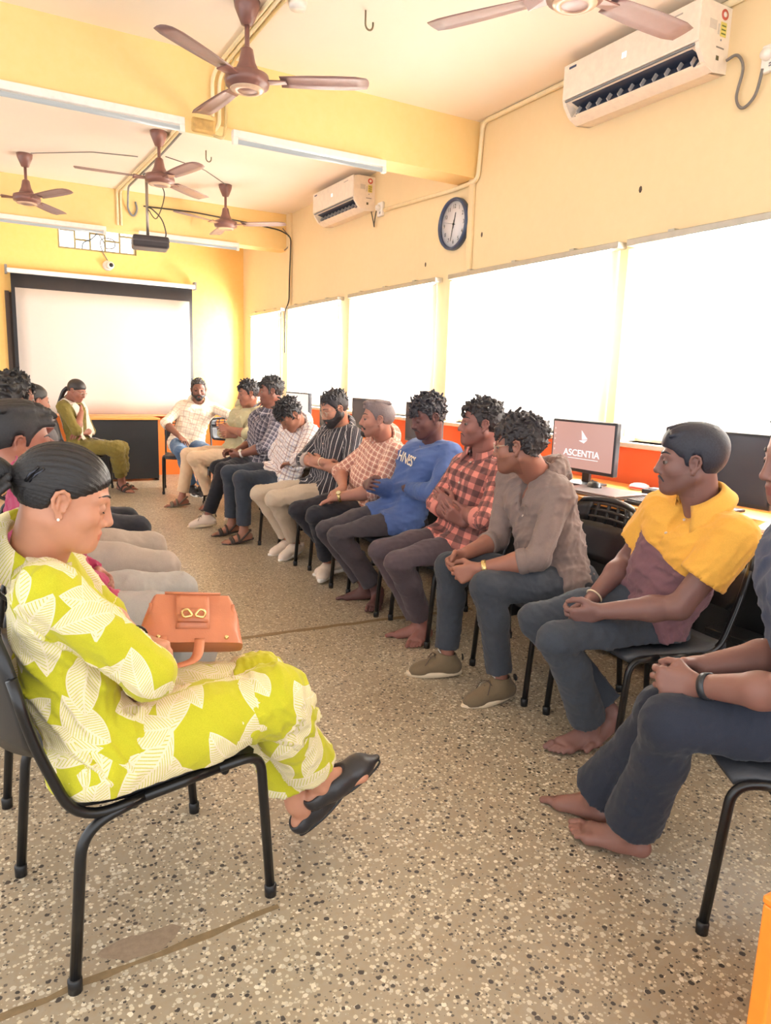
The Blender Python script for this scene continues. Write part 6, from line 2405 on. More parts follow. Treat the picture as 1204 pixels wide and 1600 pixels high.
JOINTS = {
    'R10': {'pel': (1.892, 0.994, 0.503), 'neck': (1.8, 1.001, 0.992), 'head': (1.796, 1.04, 1.178), 'shL': (1.678, 0.875, 0.937), 'shR': (1.921, 1.122, 0.927), 'elL': (1.577, 0.87, 0.664), 'elR': (1.887, 1.068, 0.643), 'wrL': (1.569, 1.108, 0.589), 'wrR': (1.66, 1.166, 0.606), 'haL': (1.528, 1.188, 0.576), 'haR': (1.59, 1.221, 0.58), 'hpL': (1.861, 0.906, 0.497), 'hpR': (1.973, 1.04, 0.517), 'knL': (1.512, 1.135, 0.485), 'knR': (1.604, 1.226, 0.458), 'anL': (1.566, 1.27, 0.095), 'anR': (1.596, 1.432, 0.097), 'toL': (1.491, 1.418, 0.046), 'toR': (1.561, 1.585, 0.034)},
    'R9': {'pel': (2.182, 1.81, 0.475), 'neck': (2.199, 1.601, 0.926), 'head': (2.125, 1.626, 1.097), 'shL': (2.145, 1.439, 0.863), 'shR': (2.199, 1.78, 0.895), 'elL': (2.02, 1.531, 0.615), 'elR': (2.231, 1.947, 0.663), 'wrL': (1.862, 1.722, 0.564), 'wrR': (2.017, 1.92, 0.53), 'haL': (1.8, 1.782, 0.528), 'haR': (1.939, 1.938, 0.483), 'hpL': (2.149, 1.733, 0.439), 'hpR': (2.241, 1.875, 0.5), 'knL': (1.733, 1.79, 0.449), 'knR': (1.877, 2.067, 0.418), 'anL': (1.941, 1.803, 0.089), 'anR': (2.046, 1.805, 0.11), 'toL': (1.779, 1.811, 0.042), 'toR': (1.895, 1.784, 0.042)},
    'R8': {'pel': (2.23, 2.351, 0.467), 'neck': (2.152, 2.428, 0.951), 'head': (2.017, 2.4, 1.08), 'shL': (2.132, 2.259, 0.881), 'shR': (2.149, 2.605, 0.902), 'elL': (2.004, 2.218, 0.625), 'elR': (2.093, 2.602, 0.619), 'wrL': (1.816, 2.374, 0.56), 'wrR': (1.853, 2.539, 0.582), 'haL': (1.749, 2.427, 0.527), 'haR': (1.773, 2.526, 0.542), 'hpL': (2.223, 2.261, 0.477), 'hpR': (2.215, 2.438, 0.448), 'knL': (1.805, 2.296, 0.501), 'knR': (1.839, 2.616, 0.508), 'anL': (1.874, 2.254, 0.094), 'anR': (1.823, 2.583, 0.092), 'toL': (1.717, 2.279, 0.025), 'toR': (1.679, 2.662, 0.036)},
    'R7': {'pel': (2.198, 3.109, 0.478), 'neck': (2.341, 3.053, 0.951), 'head': (2.283, 3.032, 1.131), 'shL': (2.331, 2.882, 0.882), 'shR': (2.327, 3.228, 0.89), 'elL': (2.152, 2.79, 0.673), 'elR': (2.121, 3.174, 0.697), 'wrL': (2.145, 3.039, 0.693), 'wrR': (2.137, 2.932, 0.635), 'haL': (2.096, 3.106, 0.732), 'haR': (2.068, 2.968, 0.682), 'hpL': (2.195, 3.018, 0.467), 'hpR': (2.239, 3.191, 0.474), 'knL': (1.778, 2.976, 0.441), 'knR': (1.821, 3.22, 0.445), 'anL': (1.989, 3.048, 0.09), 'anR': (1.971, 3.043, 0.088), 'toL': (1.868, 2.943, 0.036), 'toR': (1.853, 3.155, 0.032)},
    'R6': {'pel': (2.2, 3.709, 0.512), 'neck': (2.39, 3.637, 0.968), 'head': (2.314, 3.589, 1.135), 'shL': (2.401, 3.462, 0.923), 'shR': (2.386, 3.811, 0.916), 'elL': (2.234, 3.356, 0.712), 'elR': (2.231, 3.797, 0.672), 'wrL': (2.197, 3.604, 0.709), 'wrR': (1.996, 3.73, 0.725), 'haL': (2.212, 3.676, 0.76), 'haR': (1.971, 3.646, 0.746), 'hpL': (2.211, 3.621, 0.494), 'hpR': (2.213, 3.798, 0.52), 'knL': (1.809, 3.717, 0.42), 'knR': (1.818, 3.9, 0.421), 'anL': (2.048, 3.652, 0.084), 'anR': (2.032, 3.771, 0.087), 'toL': (1.943, 3.527, 0.041), 'toR': (1.896, 3.857, 0.03)},
    'R5': {'pel': (2.255, 4.313, 0.479), 'neck': (2.375, 4.183, 0.954), 'head': (2.263, 4.108, 1.091), 'shL': (2.346, 4.009, 0.884), 'shR': (2.38, 4.36, 0.887), 'elL': (2.194, 3.992, 0.633), 'elR': (2.182, 4.477, 0.705), 'wrL': (1.978, 4.124, 0.588), 'wrR': (2.096, 4.25, 0.629), 'haL': (1.913, 4.175, 0.546), 'haR': (2.014, 4.232, 0.592), 'hpL': (2.284, 4.227, 0.446), 'hpR': (2.291, 4.401, 0.492), 'knL': (1.864, 4.157, 0.465), 'knR': (1.876, 4.482, 0.443), 'anL': (2.025, 4.314, 0.104), 'anR': (2.12, 4.359, 0.109), 'toL': (1.919, 4.189, 0.052), 'toR': (1.969, 4.409, 0.033)},
    'R4': {'pel': (2.219, 4.845, 0.507), 'neck': (2.385, 4.888, 0.99), 'head': (2.28, 4.793, 1.125), 'shL': (2.402, 4.71, 0.93), 'shR': (2.345, 5.062, 0.928), 'elL': (2.288, 4.564, 0.697), 'elR': (2.128, 5.006, 0.733), 'wrL': (2.181, 4.799, 0.708), 'wrR': (2.18, 4.754, 0.738), 'haL': (2.125, 4.865, 0.745), 'haR': (2.233, 4.692, 0.692), 'hpL': (2.258, 4.759, 0.5), 'hpR': (2.219, 4.939, 0.497), 'knL': (1.831, 4.814, 0.472), 'knR': (1.823, 5.109, 0.468), 'anL': (2.042, 4.92, 0.115), 'anR': (2.047, 5.072, 0.104), 'toL': (1.896, 4.868, 0.032), 'toR': (1.887, 5.066, 0.031)},
    'R3': {'pel': (2.213, 5.66, 0.499), 'neck': (2.309, 5.476, 0.968), 'head': (2.164, 5.371, 1.046), 'shL': (2.323, 5.299, 0.906), 'shR': (2.278, 5.653, 0.908), 'elL': (2.153, 5.123, 0.738), 'elR': (2.211, 5.831, 0.681), 'wrL': (2.196, 5.366, 0.664), 'wrR': (2.209, 5.629, 0.842), 'haL': (2.169, 5.453, 0.649), 'haR': (2.212, 5.571, 0.915), 'hpL': (2.23, 5.575, 0.461), 'hpR': (2.237, 5.747, 0.526), 'knL': (1.811, 5.502, 0.532), 'knR': (1.814, 5.829, 0.537), 'anL': (1.836, 5.516, 0.103), 'anR': (1.842, 5.843, 0.108), 'toL': (1.675, 5.537, 0.032), 'toR': (1.682, 5.872, 0.037)},
    'R2': {'pel': (2.269, 6.505, 0.542), 'neck': (2.325, 6.295, 1.025), 'head': (2.325, 6.228, 1.214), 'shL': (2.376, 6.115, 0.977), 'shR': (2.347, 6.483, 0.991), 'elL': (2.21, 6.075, 0.722), 'elR': (2.263, 6.576, 0.712), 'wrL': (2.047, 6.269, 0.642), 'wrR': (2.056, 6.424, 0.646), 'haL': (1.999, 6.347, 0.616), 'haR': (1.959, 6.431, 0.65), 'hpL': (2.216, 6.428, 0.515), 'hpR': (2.347, 6.56, 0.557), 'knL': (1.862, 6.162, 0.522), 'knR': (1.913, 6.494, 0.499), 'anL': (1.742, 6.237, 0.101), 'anR': (2.133, 6.452, 0.113), 'toL': (1.584, 6.293, 0.031), 'toR': (1.974, 6.497, 0.035)},
    'R1': {'pel': (2.279, 7.196, 0.53), 'neck': (2.442, 7.178, 1.033), 'head': (2.396, 7.04, 1.171), 'shL': (2.502, 7.002, 0.98), 'shR': (2.423, 7.362, 0.974), 'elL': (2.326, 6.856, 0.776), 'elR': (2.214, 7.324, 0.753), 'wrL': (2.211, 7.095, 0.81), 'wrR': (2.265, 7.064, 0.749), 'haL': (2.138, 7.157, 0.822), 'haR': (2.169, 7.075, 0.761), 'hpL': (2.305, 7.103, 0.518), 'hpR': (2.296, 7.292, 0.528), 'knL': (1.863, 7.135, 0.52), 'knR': (1.855, 7.347, 0.535), 'anL': (2.036, 7.139, 0.111), 'anR': (1.794, 7.357, 0.096), 'toL': (1.912, 7.029, 0.042), 'toR': (1.629, 7.39, 0.03)},
    'R0': {'pel': (2.094, 8.353, 0.529), 'neck': (2.27, 8.464, 1.025), 'head': (2.24, 8.32, 1.167), 'shL': (2.446, 8.406, 0.954), 'shR': (2.083, 8.497, 0.967), 'elL': (2.526, 8.108, 0.899), 'elR': (1.865, 8.358, 0.79), 'wrL': (2.712, 8.295, 0.839), 'wrR': (1.974, 8.155, 0.649), 'haL': (2.791, 8.336, 0.879), 'haR': (2.006, 8.073, 0.607), 'hpL': (2.187, 8.339, 0.498), 'hpR': (2.011, 8.403, 0.545), 'knL': (2.193, 7.887, 0.521), 'knR': (1.935, 7.958, 0.501), 'anL': (2.165, 7.977, 0.084), 'anR': (2.082, 8.051, 0.089), 'toL': (2.146, 7.802, 0.03), 'toR': (2.089, 7.874, 0.038)},
    'F1': {'pel': (1.015, 8.715, 0.497), 'neck': (0.922, 8.746, 1.023), 'head': (0.979, 8.58, 1.129), 'shL': (1.031, 8.899, 0.953), 'shR': (0.832, 8.585, 0.944), 'elL': (1.136, 8.837, 0.666), 'elR': (0.941, 8.429, 0.696), 'wrL': (0.98, 8.618, 0.649), 'wrR': (1.016, 8.599, 0.891), 'haL': (0.924, 8.539, 0.641), 'haR': (1.031, 8.676, 0.948), 'hpL': (1.026, 8.813, 0.49), 'hpR': (0.963, 8.632, 0.489), 'knL': (1.402, 8.56, 0.492), 'knR': (1.328, 8.365, 0.511), 'anL': (1.446, 8.735, 0.082), 'anR': (1.401, 8.525, 0.099), 'toL': (1.597, 8.644, 0.03), 'toR': (1.485, 8.377, 0.03)},
    'L1': {'pel': (0.202, 1.682, 0.473), 'neck': (0.087, 1.692, 0.932), 'head': (0.151, 1.604, 1.075), 'shL': (0.132, 1.854, 0.89), 'shR': (0.104, 1.524, 0.899), 'elL': (0.265, 1.989, 0.689), 'elR': (0.292, 1.513, 0.699), 'wrL': (0.315, 1.758, 0.682), 'wrR': (0.298, 1.705, 0.56), 'haL': (0.337, 1.677, 0.69), 'haR': (0.262, 1.772, 0.523), 'hpL': (0.232, 1.764, 0.478), 'hpR': (0.214, 1.595, 0.477), 'knL': (0.63, 1.798, 0.492), 'knR': (0.609, 1.615, 0.532), 'anL': (0.75, 1.769, 0.117), 'anR': (0.794, 1.733, 0.204), 'toL': (0.892, 1.778, 0.196), 'toR': (0.953, 1.728, 0.234)},
    'L2': {'pel': (0.221, 2.577, 0.515), 'neck': (0.149, 2.54, 1.008), 'head': (0.118, 2.705, 1.095), 'shL': (0.176, 2.717, 0.992), 'shR': (0.193, 2.367, 0.993), 'elL': (0.173, 2.789, 0.712), 'elR': (0.171, 2.374, 0.704), 'wrL': (0.345, 2.629, 0.628), 'wrR': (0.346, 2.531, 0.618), 'haL': (0.372, 2.545, 0.609), 'haR': (0.372, 2.615, 0.599), 'hpL': (0.225, 2.669, 0.523), 'hpR': (0.257, 2.493, 0.514), 'knL': (0.641, 2.726, 0.506), 'knR': (0.668, 2.411, 0.486), 'anL': (0.596, 2.71, 0.091), 'anR': (0.578, 2.462, 0.084), 'toL': (0.754, 2.721, 0.03), 'toR': (0.737, 2.44, 0.03)},
    'L3': {'pel': (0.265, 3.417, 0.516), 'neck': (0.188, 3.413, 1.01), 'head': (0.098, 3.483, 1.162), 'shL': (0.222, 3.589, 0.993), 'shR': (0.224, 3.238, 0.993), 'elL': (0.212, 3.629, 0.707), 'elR': (0.213, 3.212, 0.705), 'wrL': (0.386, 3.468, 0.628), 'wrR': (0.385, 3.371, 0.618), 'haL': (0.412, 3.384, 0.609), 'haR': (0.412, 3.455, 0.599), 'hpL': (0.284, 3.506, 0.52), 'hpR': (0.291, 3.328, 0.52), 'knL': (0.704, 3.534, 0.501), 'knR': (0.696, 3.223, 0.473), 'anL': (0.638, 3.536, 0.09), 'anR': (0.609, 3.328, 0.082), 'toL': (0.794, 3.562, 0.03), 'toR': (0.765, 3.284, 0.03)},
    'L4': {'pel': (0.301, 4.15, 0.519), 'neck': (0.247, 4.151, 1.016), 'head': (0.171, 4.134, 1.189), 'shL': (0.28, 4.326, 0.993), 'shR': (0.28, 3.976, 0.993), 'elL': (0.272, 4.359, 0.705), 'elR': (0.273, 3.942, 0.705), 'wrL': (0.446, 4.198, 0.628), 'wrR': (0.445, 4.101, 0.618), 'haL': (0.472, 4.114, 0.609), 'haR': (0.472, 4.185, 0.599), 'hpL': (0.299, 4.24, 0.518), 'hpR': (0.314, 4.061, 0.52), 'knL': (0.718, 4.27, 0.499), 'knR': (0.731, 4.011, 0.495), 'anL': (0.681, 4.27, 0.085), 'anR': (0.677, 4.032, 0.084), 'toL': (0.841, 4.29, 0.03), 'toR': (0.837, 4.01, 0.03)},
    'L5': {'pel': (0.352, 6, 0.515), 'neck': (0.267, 6.03, 1.006), 'head': (0.385, 5.924, 1.109), 'shL': (0.34, 6.194, 0.989), 'shR': (0.275, 5.85, 0.987), 'elL': (0.435, 6.231, 0.717), 'elR': (0.351, 5.757, 0.723), 'wrL': (0.623, 6.088, 0.633), 'wrR': (0.575, 5.824, 0.634), 'haL': (0.695, 6.044, 0.603), 'haR': (0.658, 5.841, 0.603), 'hpL': (0.366, 6.088, 0.512), 'hpR': (0.334, 5.911, 0.517), 'knL': (0.784, 6.045, 0.499), 'knR': (0.741, 5.809, 0.499), 'anL': (0.746, 6.052, 0.085), 'anR': (0.705, 5.816, 0.085), 'toL': (0.907, 6.044, 0.03), 'toR': (0.858, 5.768, 0.03)}}
PEOPLE = {}
def P(key, label, **kw):
    kw['label'] = label
    PEOPLE[key] = kw
M_TONED_SOLE = mat('cream_sole', (214, 196, 168), .6)
P('R10', 'man cut off at the right edge, barefoot with folded hands and black smartwatch', skin=(134, 96, 86), face=(150, -8), hair='short_wave', h=.004, ch=.0078,
  shirt=cloth('navy_tee', 'plain', (70, 78, 100)), sleeve=.6, sleeve_w=.012, collar=False, vneck=0, tail=.12,
  trousers=cloth('navy_twill', 'plain', (44, 48, 60)), loose=.016, flare=.030, hem=.94, feet='bare', hand='clasp', watch='L', watch_ang=-.5, watch_mat=mat('dark_watch', (58, 60, 64), .3, .4), dial_mat=mat('black_dial', (14, 14, 18), .1))
P('R9', 'man in yellow and maroon polo shirt, barefoot, hands clasped, face turned left', skin=(128, 94, 88), face=(131, -2), hair='flat', hair_col=(36, 38, 50), h=.0034, ch=.007, moustache=.9, stubble=.25,
  shirt=cloth('polo_block', 'block', (128, 92, 100), (236, 176, 76)), block=.31, sleeve=.60, sleeve_w=.012, collar_mat=cloth('polo_collar', 'plain', (236, 178, 80)), vneck=.10, collar_gap=.6, tail=.12, buttons=2,
  trousers=cloth('slate_denim', 'denim', (52, 57, 66), (72, 78, 88)), loose=.013, flare=.022, hem=.93, feet='bare', hand='clasp', band='R', shirt_name='polo_shirt', sfold=.007)
P('R8', 'man in grey brown hooded top and glasses with gold watch and olive sneakers', skin=(152, 104, 88), face=(126, -5), hair='curly_big', hair_col=(44, 38, 40), h=.0036, ch=.007, glasses='wire', stubble=.5,
  shirt=cloth('taupe_jersey', 'plain', (136, 118, 112)), sleeve=1.34, cuff=True, collar=False, hood=True, tail=.24, vneck=.16, buttons=3, stout=1.03,
  trousers=cloth('charcoal_denim', 'denim', (50, 53, 60), (70, 75, 84)), hem=.90, flare=.010, feet='sneaker', shoe_mat=cloth('olive_suede', 'plain', (118, 102, 80)), sole_mat=M_TONED_SOLE, hand='lace', watch='L', watch_ang=-.4, shirt_name='hooded_top', sfold=.008)
P('R7', 'man in red and black checked shirt with crossed arms, looking left', skin=(140, 94, 86), face=(152, 2), hair='curly', hair_col=(40, 35, 38), h=.004, ch=.0086, stubble=.3, moustache=.6,
  shirt=cloth('red_black_check', 'check', (216, 134, 122), (50, 45, 50), None, .062, .52), sleeve=1.25, cuff=True, cuff_mat=cloth('salmon_cuff', 'plain', (214, 136, 124)), tail=.34, buttons=3, vneck=.07,
  trousers=cloth('plum_brown_twill', 'plain', (84, 72, 78)), hem=.90, feet='bare', hand='cross')
P('R6', 'man in blue lettered sweatshirt with crossed arms, eyes lowered', skin=(98, 66, 64), face=(172, -16), hair='mop', hair_col=(40, 38, 46), h=.004, ch=.0086, closed=True, moustache=.7, stubble=.2, neckw=.92,
  shirt=cloth('blue_fleece', 'plain', (82, 104, 156)), sleeve=1.93, collar=False, vneck=0, tail=.34, chain=.10, stout=.97, shirt_off=.016, sfold=.006, shirt_name='sweatshirt',
  trousers=cloth('dusk_twill', 'plain', (72, 66, 72)), hem=.86, feet='bare', hand='cross')
P('R5', 'man with short greyish hair in pink checked shirt, hands on lap', skin=(172, 122, 106), face=(156, 2), hair='fade', hair_col=(106, 92, 92), brow_col=(44, 38, 38), h=.004, ch=.0086, beard=.9, goatee=True, moustache=.7, stubble=.3, stout=1.08,
  shirt=cloth('pink_brown_check', 'window', (194, 138, 122), (240, 214, 192), (150, 100, 92), .036, .20), sleeve=1.12, cuff=True, tail=.30, buttons=4, vneck=.06,
  trousers=cloth('black_twill', 'plain', (46, 46, 54)), hem=.86, feet='clog', shoe_mat=mat('cream_foam', (224, 206, 190), .5), hand='lap', watch='L', watch_mat=mat('gold_watch', (214, 188, 128), .25, .8))
P('R4', 'bearded man in black striped shirt and glasses, arms crossed, looking down', skin=(176, 126, 106), face=(178, -22), hair='short_wave', hair_col=(38, 35, 40), h=.0042, ch=.0086, closed=True, glasses='wire', beard=1.2, moustache=1.3, stubble=.6,
  shirt=cloth('black_stripe', 'stripe', (58, 56, 62), (226, 220, 216), (140, 136, 140), .034, .10), sleeve=1.28, cuff=True, cuff_mat=cloth('grey_cuff', 'plain', (184, 172, 164)), tail=.30, buttons=3, vneck=.05,
  trousers=cloth('stone_chino', 'plain', (196, 180, 160)), hem=.90, feet='clog', shoe_mat=mat('cream_foam', (224, 206, 190), .5), hand='cross', band='R')
P('R3', 'man in white checked shirt, head bowed with face on his hand, wearing sandals', skin=(150, 104, 84), face=(185, -48), hair='curly_big', hair_col=(36, 33, 36), h=.0042, ch=.0086, closed=True, hands_face=True,
  shirt=cloth('white_check', 'window', (238, 228, 222), (168, 140, 136), (150, 160, 196), .052, .16), sleeve=1.8, tail=.36, buttons=2, vneck=.04,
  trousers=cloth('ink_denim', 'denim', (46, 50, 60), (66, 74, 86)), hem=.88, feet='sandal', shoe_mat=mat('dark_brown_leather', (62, 50, 44), .6), hands={'R': 'face', 'L': 'lap'}, watch='R', watch_mat=mat('grey_watch', (120, 124, 140), .3, .6))
P('R2', 'man in dark checked shirt with white watch, hands together, looking left', skin=(132, 88, 74), face=(166, -4), hair='curly', hair_col=(34, 31, 33), h=.0055, ch=.0085, stubble=.2,
  shirt=cloth('slate_check', 'check', (132, 126, 136), (62, 60, 72), (216, 208, 208), .040, .5), sleeve=1.2, cuff=True, tail=.22, buttons=2, vneck=.07,
  trousers=cloth('black_cotton', 'plain', (42, 42, 48)), hem=.9, feet='sneaker', shoe_mat=cloth('cream_canvas', 'plain', (224, 206, 190)), sole_mat=M_TONED_SOLE, hand='clasp', watch='L', watch_mat=mat('white_watch', (236, 226, 218), .3))
P('R1', 'man in pale olive shirt and beige trousers with crossed arms', skin=(156, 106, 88), face=(172, -8), hair='curly', hair_col=(34, 31, 33), h=.0055, ch=.0085, moustache=.5,
  shirt=cloth('pale_olive_cotton', 'plain', (190, 182, 146)), sleeve=1.15, cuff=True, tail=.20, buttons=3, vneck=.04,
  trousers=cloth('beige_chino', 'plain', (222, 194, 162)), hem=.88, feet='sandal', shoe_mat=mat('grey_brown_leather', (112, 98, 84), .6), hand='cross')
P('R0', 'bearded man in cream checked shirt and blue jeans facing the camera', skin=(122, 80, 64), face=(-103, -2), hair='short_wave', hair_col=(40, 33, 31), h=.0052, ch=.0085, beard=.35, moustache=.9, stubble=.5,
  shirt=cloth('cream_check', 'window', (240, 228, 208), (212, 180, 158), (226, 206, 180), .060, .14), sleeve=1.2, cuff=True, tail=.24, buttons=4, vneck=.07,
  trousers=cloth('blue_denim', 'denim', (58, 80, 112), (104, 132, 164)), hem=.9, feet='shoe', shoe_mat=mat('dark_leather', (44, 40, 42), .4), hand='lap')
P('F1', 'woman in olive dress with white scarf and glasses, chin resting on hand', skin=(150, 100, 84), face=(-38, -24), hair='braid', hair_col=(30, 26, 28), h=.0055, ch=.0085, female=True, closed=True, glasses='wire', hands_face=True, stout=.9, hs=.96,
  shirt=cloth('olive_cotton', 'plain', (122, 108, 52)), sleeve=1.1, collar=False, vneck=.03, skirt=.58, shirt_name='dress',
  trousers=cloth('olive_cotton', 'plain', (122, 108, 52)), hem=.8, feet='sandal', shoe_mat=mat('dark_brown_leather', (62, 50, 44), .6), hands={'R': 'face', 'L': 'lap'}, watch='L', watch_mat=mat('grey_watch', (120, 124, 140), .3, .6))
P('L1', 'young woman in lime leaf print dress with ponytail, looking down, handbag on lap', skin=(196, 140, 112), face=(-5, -17), hair='sleek', hair_col=(26, 24, 26), h=.0028, hair_h=.0032, ch=.0065, sh=.006, female=True, closed=True, stout=.90, tw=.78, arm=.86, shirt_off=.010, earring=True, chain=.01, chain_mat=mat('red_thread', (170, 40, 40), .6), neckw=.92,
  shirt=cloth('lime_leaf_print', 'leaf', (194, 190, 44), (230, 217, 184)), sleeve=1.16, sleeve_w=.010, collar_r=1.0, collar_gap=.6, vneck=.10, skirt=.26, shirt_name='dress', sfold=.008,
  trousers=cloth('lime_leaf_print', 'leaf', (194, 190, 44), (230, 217, 184)), hem=.80, flare=.026, loose=.018, feet='flat', shoe_mat=mat('black_leather', (44, 42, 44), .35, bump=.2), hs=.89, hands={'R': 'lap', 'L': 'hold'}, band='L', band_mat=mat('black_bead', (22, 22, 24), .3))
P('L2', 'man in maroon shirt and grey jeans, mostly hidden behind the woman in lime', skin=(150, 98, 80), face=(9, -6), hair='wave', hair_col=(30, 28, 30), h=.005, ch=.009,
  shirt=cloth('maroon_cotton', 'plain', (160, 52, 86)), sleeve=1.95, tail=.30, vneck=.04, collar=False,
  trousers=cloth('pale_grey_denim', 'denim', (150, 146, 140), (178, 174, 168)), loose=.016, hem=.92, feet='bare', hand='cross')
P('L3', 'second person of the left row in warm grey trousers, behind the maroon shirt man', skin=(140, 94, 76), face=(15, -5), hair='curly', hair_col=(30, 27, 29), h=.0065, ch=.010,
  shirt=cloth('rust_cotton', 'plain', (150, 96, 84)), sleeve=.65, sleeve_w=.012, tail=.25, vneck=.04,
  trousers=cloth('warm_grey_twill', 'plain', (176, 162, 150)), loose=.016, hem=.92, feet='bare', hand='cross')
P('L4', 'third person of the left row in black trousers', skin=(140, 94, 76), face=(15, -5), hair='curly', hair_col=(28, 26, 28), h=.0065, ch=.010,
  shirt=cloth('grey_cotton', 'plain', (110, 106, 110)), sleeve=.65, sleeve_w=.012, tail=.25, vneck=.04,
  trousers=cloth('black_cotton', 'plain', (42, 42, 48)), loose=.014, hem=.92, feet='bare', hand='cross')
P('L5', 'girl in pink with tied hair far down the left row, face turned right', skin=(160, 110, 90), face=(22, -4), hair='sleek', hair_col=(30, 27, 29), h=.0055, ch=.010, female=True, stout=.92,
  shirt=cloth('pink_cotton', 'plain', (232, 110, 130)), sleeve=1.1, collar=False, vneck=.03, skirt=.3, shirt_name='dress',
  trousers=cloth('pink_cotton', 'plain', (232, 110, 130)), hem=.85, feet='sandal', shoe_mat=mat('dark_brown_leather', (62, 50, 44), .6), hand='lap')
ONLY = None
BUILT = {}
for key, sp in PEOPLE.items():
    if ONLY and key not in ONLY:
        continue
    BUILT[key] = build_person(key, JOINTS[key], sp)

# ------------------------------------------------------------------ small worn and held things
if 'R6' in BUILT:
    root, B, shirt, hit = BUILT['R6']
    Lg = np.linalg.norm(B.J['neck'] - B.J['pel'])
    cen = B.J['pel'] + B.T * Lg * .70 + B.fwd * .25
    M = frame_matrix(cen, B.lat, B.T, B.fwd)
    o = text_mesh('lettering', "HNES'", .085, M, mat('cream_print', (240, 226, 206), .7), root, extrude=.0, bold=True, squash=.85)
    bm = bmesh.new()
    bm.from_mesh(o.data)
    bmesh.ops.triangulate(bm, faces=bm.faces[:])
    bmesh.ops.subdivide_edges(bm, edges=[e for e in bm.edges if e.calc_length() > .012], cuts=3)
    sb = BVHTree.FromObject(shirt, bpy.context.evaluated_depsgraph_get())
    for v in bm.verts:
        r = sb.ray_cast(v.co, Vector(-B.fwd), .5)
        if r[0] is not None:
            v.co = r[0] + Vector(B.fwd) * .004
    ex = bmesh.ops.extrude_face_region(bm, geom=bm.faces[:])
    for v in [g for g in ex['geom'] if isinstance(g, bmesh.types.BMVert)]:
        v.co += Vector(B.fwd) * .0012
    bmesh.ops.recalc_face_normals(bm, faces=bm.faces[:])
    bm.to_mesh(o.data)
    bm.free()
if 'F1' in BUILT:
    root, B, shirt, hit = BUILT['F1']
    sb = BVHTree.FromObject(shirt, bpy.context.evaluated_depsgraph_get())
    scm = cloth('white_scarf', 'plain', (240, 228, 214))
    J = B.J
    for n, m in (('R', -1), ('L', 1)):
        sh = B.J['sh' + n]
        nb = B.J['neck'] + B.lat * m * .075
        line = [J['pel'] + B.T * .10 + B.lat * m * .10 + B.fwd * .12, J['neck'] - B.T * .22 + B.lat * m * .10 + B.fwd * .12, J['neck'] - B.T * .08 + B.lat * m * .11 + B.fwd * .09, nb + B.T * .02 + B.lat * m * .03, J['neck'] - B.T * .08 + B.lat * m * .11 - B.fwd * .10, J['neck'] - B.T * .30 + B.lat * m * .11 - B.fwd * .13]
        rows = []
        for p in catmull(line, 4):
            row = []
            for q in range(7):
                w = Vector(p) + Vector(B.lat) * m * (.10 * (q / 6 - .5))
                r = sb.find_nearest(w)
                row.append(r[0] + r[1] * .006 if r[0] is not None and (r[0] - w).length < .09 else w)
            rows.append(row)
        o = MB().slab(rows, .003 * m).build('scarf', scm, root)
    k = (J['knR'] * .5 + J['hpR'] * .5) * .8 + (J['knL'] * .5 + J['hpL'] * .5) * .2
    r = sb.ray_cast(Vector(k) + Vector((0, 0, .4)), Vector((0, 0, -1)), 1)
    nn = Vector((0, 0, 1)) if r[1] is None else (r[1] + Vector((0, 0, 1.5))).normalized()
    t = thing('phone', 'grey phone lying on the lap of the woman in olive', 'phone', (r[0] if r[0] else Vector(k)) + Vector((0, 0, .014)))
    t.rotation_euler = nn.to_track_quat('Z', 'Y').to_euler()
    MB().box((-.04, -.075, 0), (.04, .075, .009), bev=.004).build('case', mat('phone_case', (150, 138, 132), .4), t)
    MB().box((-.036, -.07, .0088), (.036, .07, .0096)).build('glass', mat('phone_glass', (120, 112, 112), .1), t)

# handbag on the lap of the woman in lime
t = thing('handbag', 'tan leather handbag with gold clasp on the lap of the woman in lime', 'handbag', (.46, 1.83, .60), math.radians(-8))
LE = mat('tan_leather', (198, 124, 90), .42, vary=.08, vscale=14, bump=.25, bscale=260)
rows = []
NS = 28
for i in range(9):
    f = i / 8
    hw, hd = .115 + .045 * (1 - f) ** .8, .062 * (1 - f) ** .8 + .012
    ring = []
    for q in range(NS):
        a = 2 * PI * q / NS
        ca, sa = math.cos(a), math.sin(a)
        e = .38
        x = hw * math.copysign(abs(ca) ** e, ca)
        y = hd * math.copysign(abs(sa) ** e, sa)
        ring.append((x + .004 * math.sin(5 * a + 4 * f), y + .005 * math.sin(3 * a + 9 * f) * math.sin(PI * f), .02 + .165 * f))
    rows.append(ring)
tilt = Matrix.Rotation(math.radians(-32), 4, 'X') @ Matrix.Rotation(math.radians(6), 4, 'Y') @ Matrix.Diagonal((.86, .86, .86, 1))
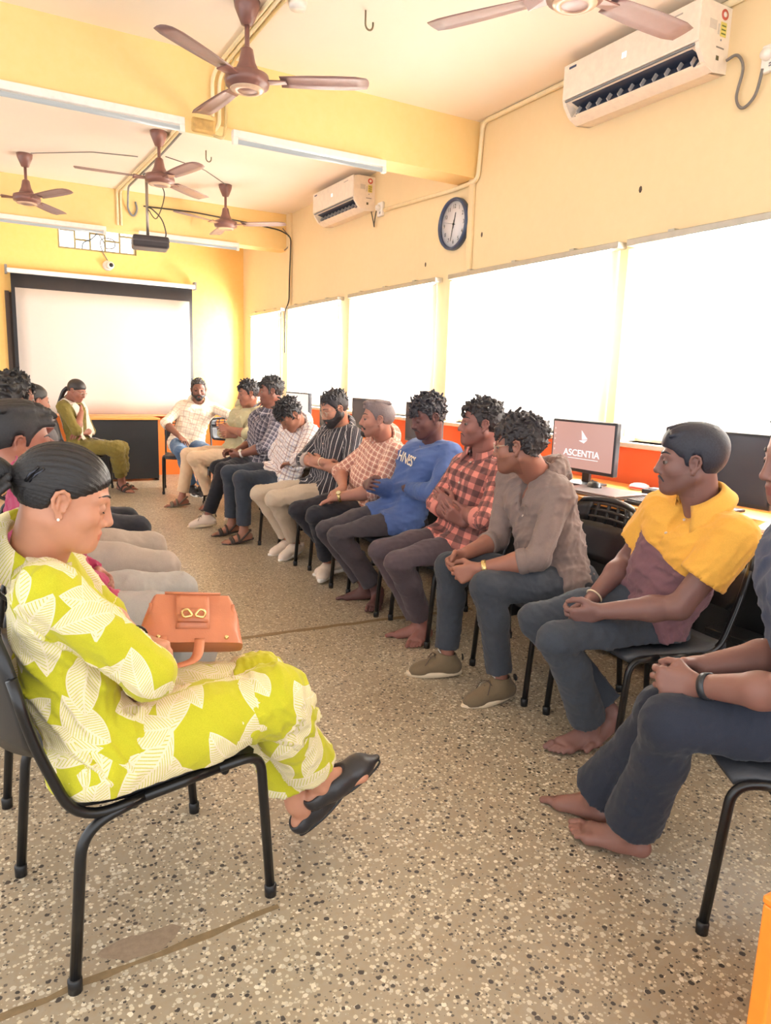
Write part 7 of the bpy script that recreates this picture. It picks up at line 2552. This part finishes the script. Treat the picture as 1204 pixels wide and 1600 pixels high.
TB = lambda p: tilt @ Vector(p)
rows = [[TB(p) for p in r] for r in rows]
MB().grid(rows, close_v=True)._add(rows[0], [tuple(range(NS))])._add(rows[-1], [tuple(range(NS - 1, -1, -1))]).build('body', LE, t)
mb = MB()
mb.slab([[TB((-.05 + .10 * q / 6, -.066 + .040 * i / 5 - .006 * math.sin(PI * i / 5), .065 + .125 * i / 5)) for q in range(7)] for i in range(6)], .005)
mb.build('flap', LE, t)
for dz, w2 in ((.085, .046), (.105, .036)):
    MB().slab([[TB((-w2 + 2 * w2 * q / 6, -.074 + .034 * (dz + .012 * i - .065) / .125 - .008 * math.sin(PI * q / 6), dz + .012 * i)) for q in range(7)] for i in range(3)], .006).build('fold', LE, t)
GO = mat('gold_clasp', (226, 198, 140), .2, .85)
for sx in (-1, 1):
    MB().tube([TB(p) for p in catmull([(sx * .004, -.084, .10), (sx * .018, -.086, .118), (sx * .034, -.080, .112), (sx * .028, -.082, .096), (sx * .004, -.084, .10)], 5)], .0035, 8).build('clasp', GO, t)
MB().tube([TB(p) for p in ((-.085, -.03, .184), (.085, -.03, .184))], .004, 8).build('top_seam', LE, t)
for sx in (-1, 1):
    MB().tube([TB((sx * .125, -.03 + .0 * i, .06 + .03 * i)) for i in range(4)], .0045, 8).build('side_seam', LE, t)
    MB().lathe([(0, 0), (.007, 0), (.006, .004), (0, .005)], 12, tilt @ Matrix.Translation((sx * .10, -.078, .035)) @ Matrix.Rotation(PI / 2, 4, 'X')).build('stud', GO, t)
st = [TB((-.09, -.075, .04)), Vector((-.085, -.11, .03)), Vector((-.07, -.135, .03)), Vector((-.05, -.145, .03)), Vector((.0, -.12, .035)), TB((.02, -.085, .03))]
C_ = catmull(st, 6)
rows = []
for i, p in enumerate(C_):
    d = (C_[min(i + 1, len(C_) - 1)] - C_[max(i - 1, 0)]).normalized()
    sd = d.cross(Vector((0, 0, 1))).normalized()
    rows.append([p - sd * .013, p, p + sd * .013])
MB().slab(rows, .003).build('strap', LE, t)
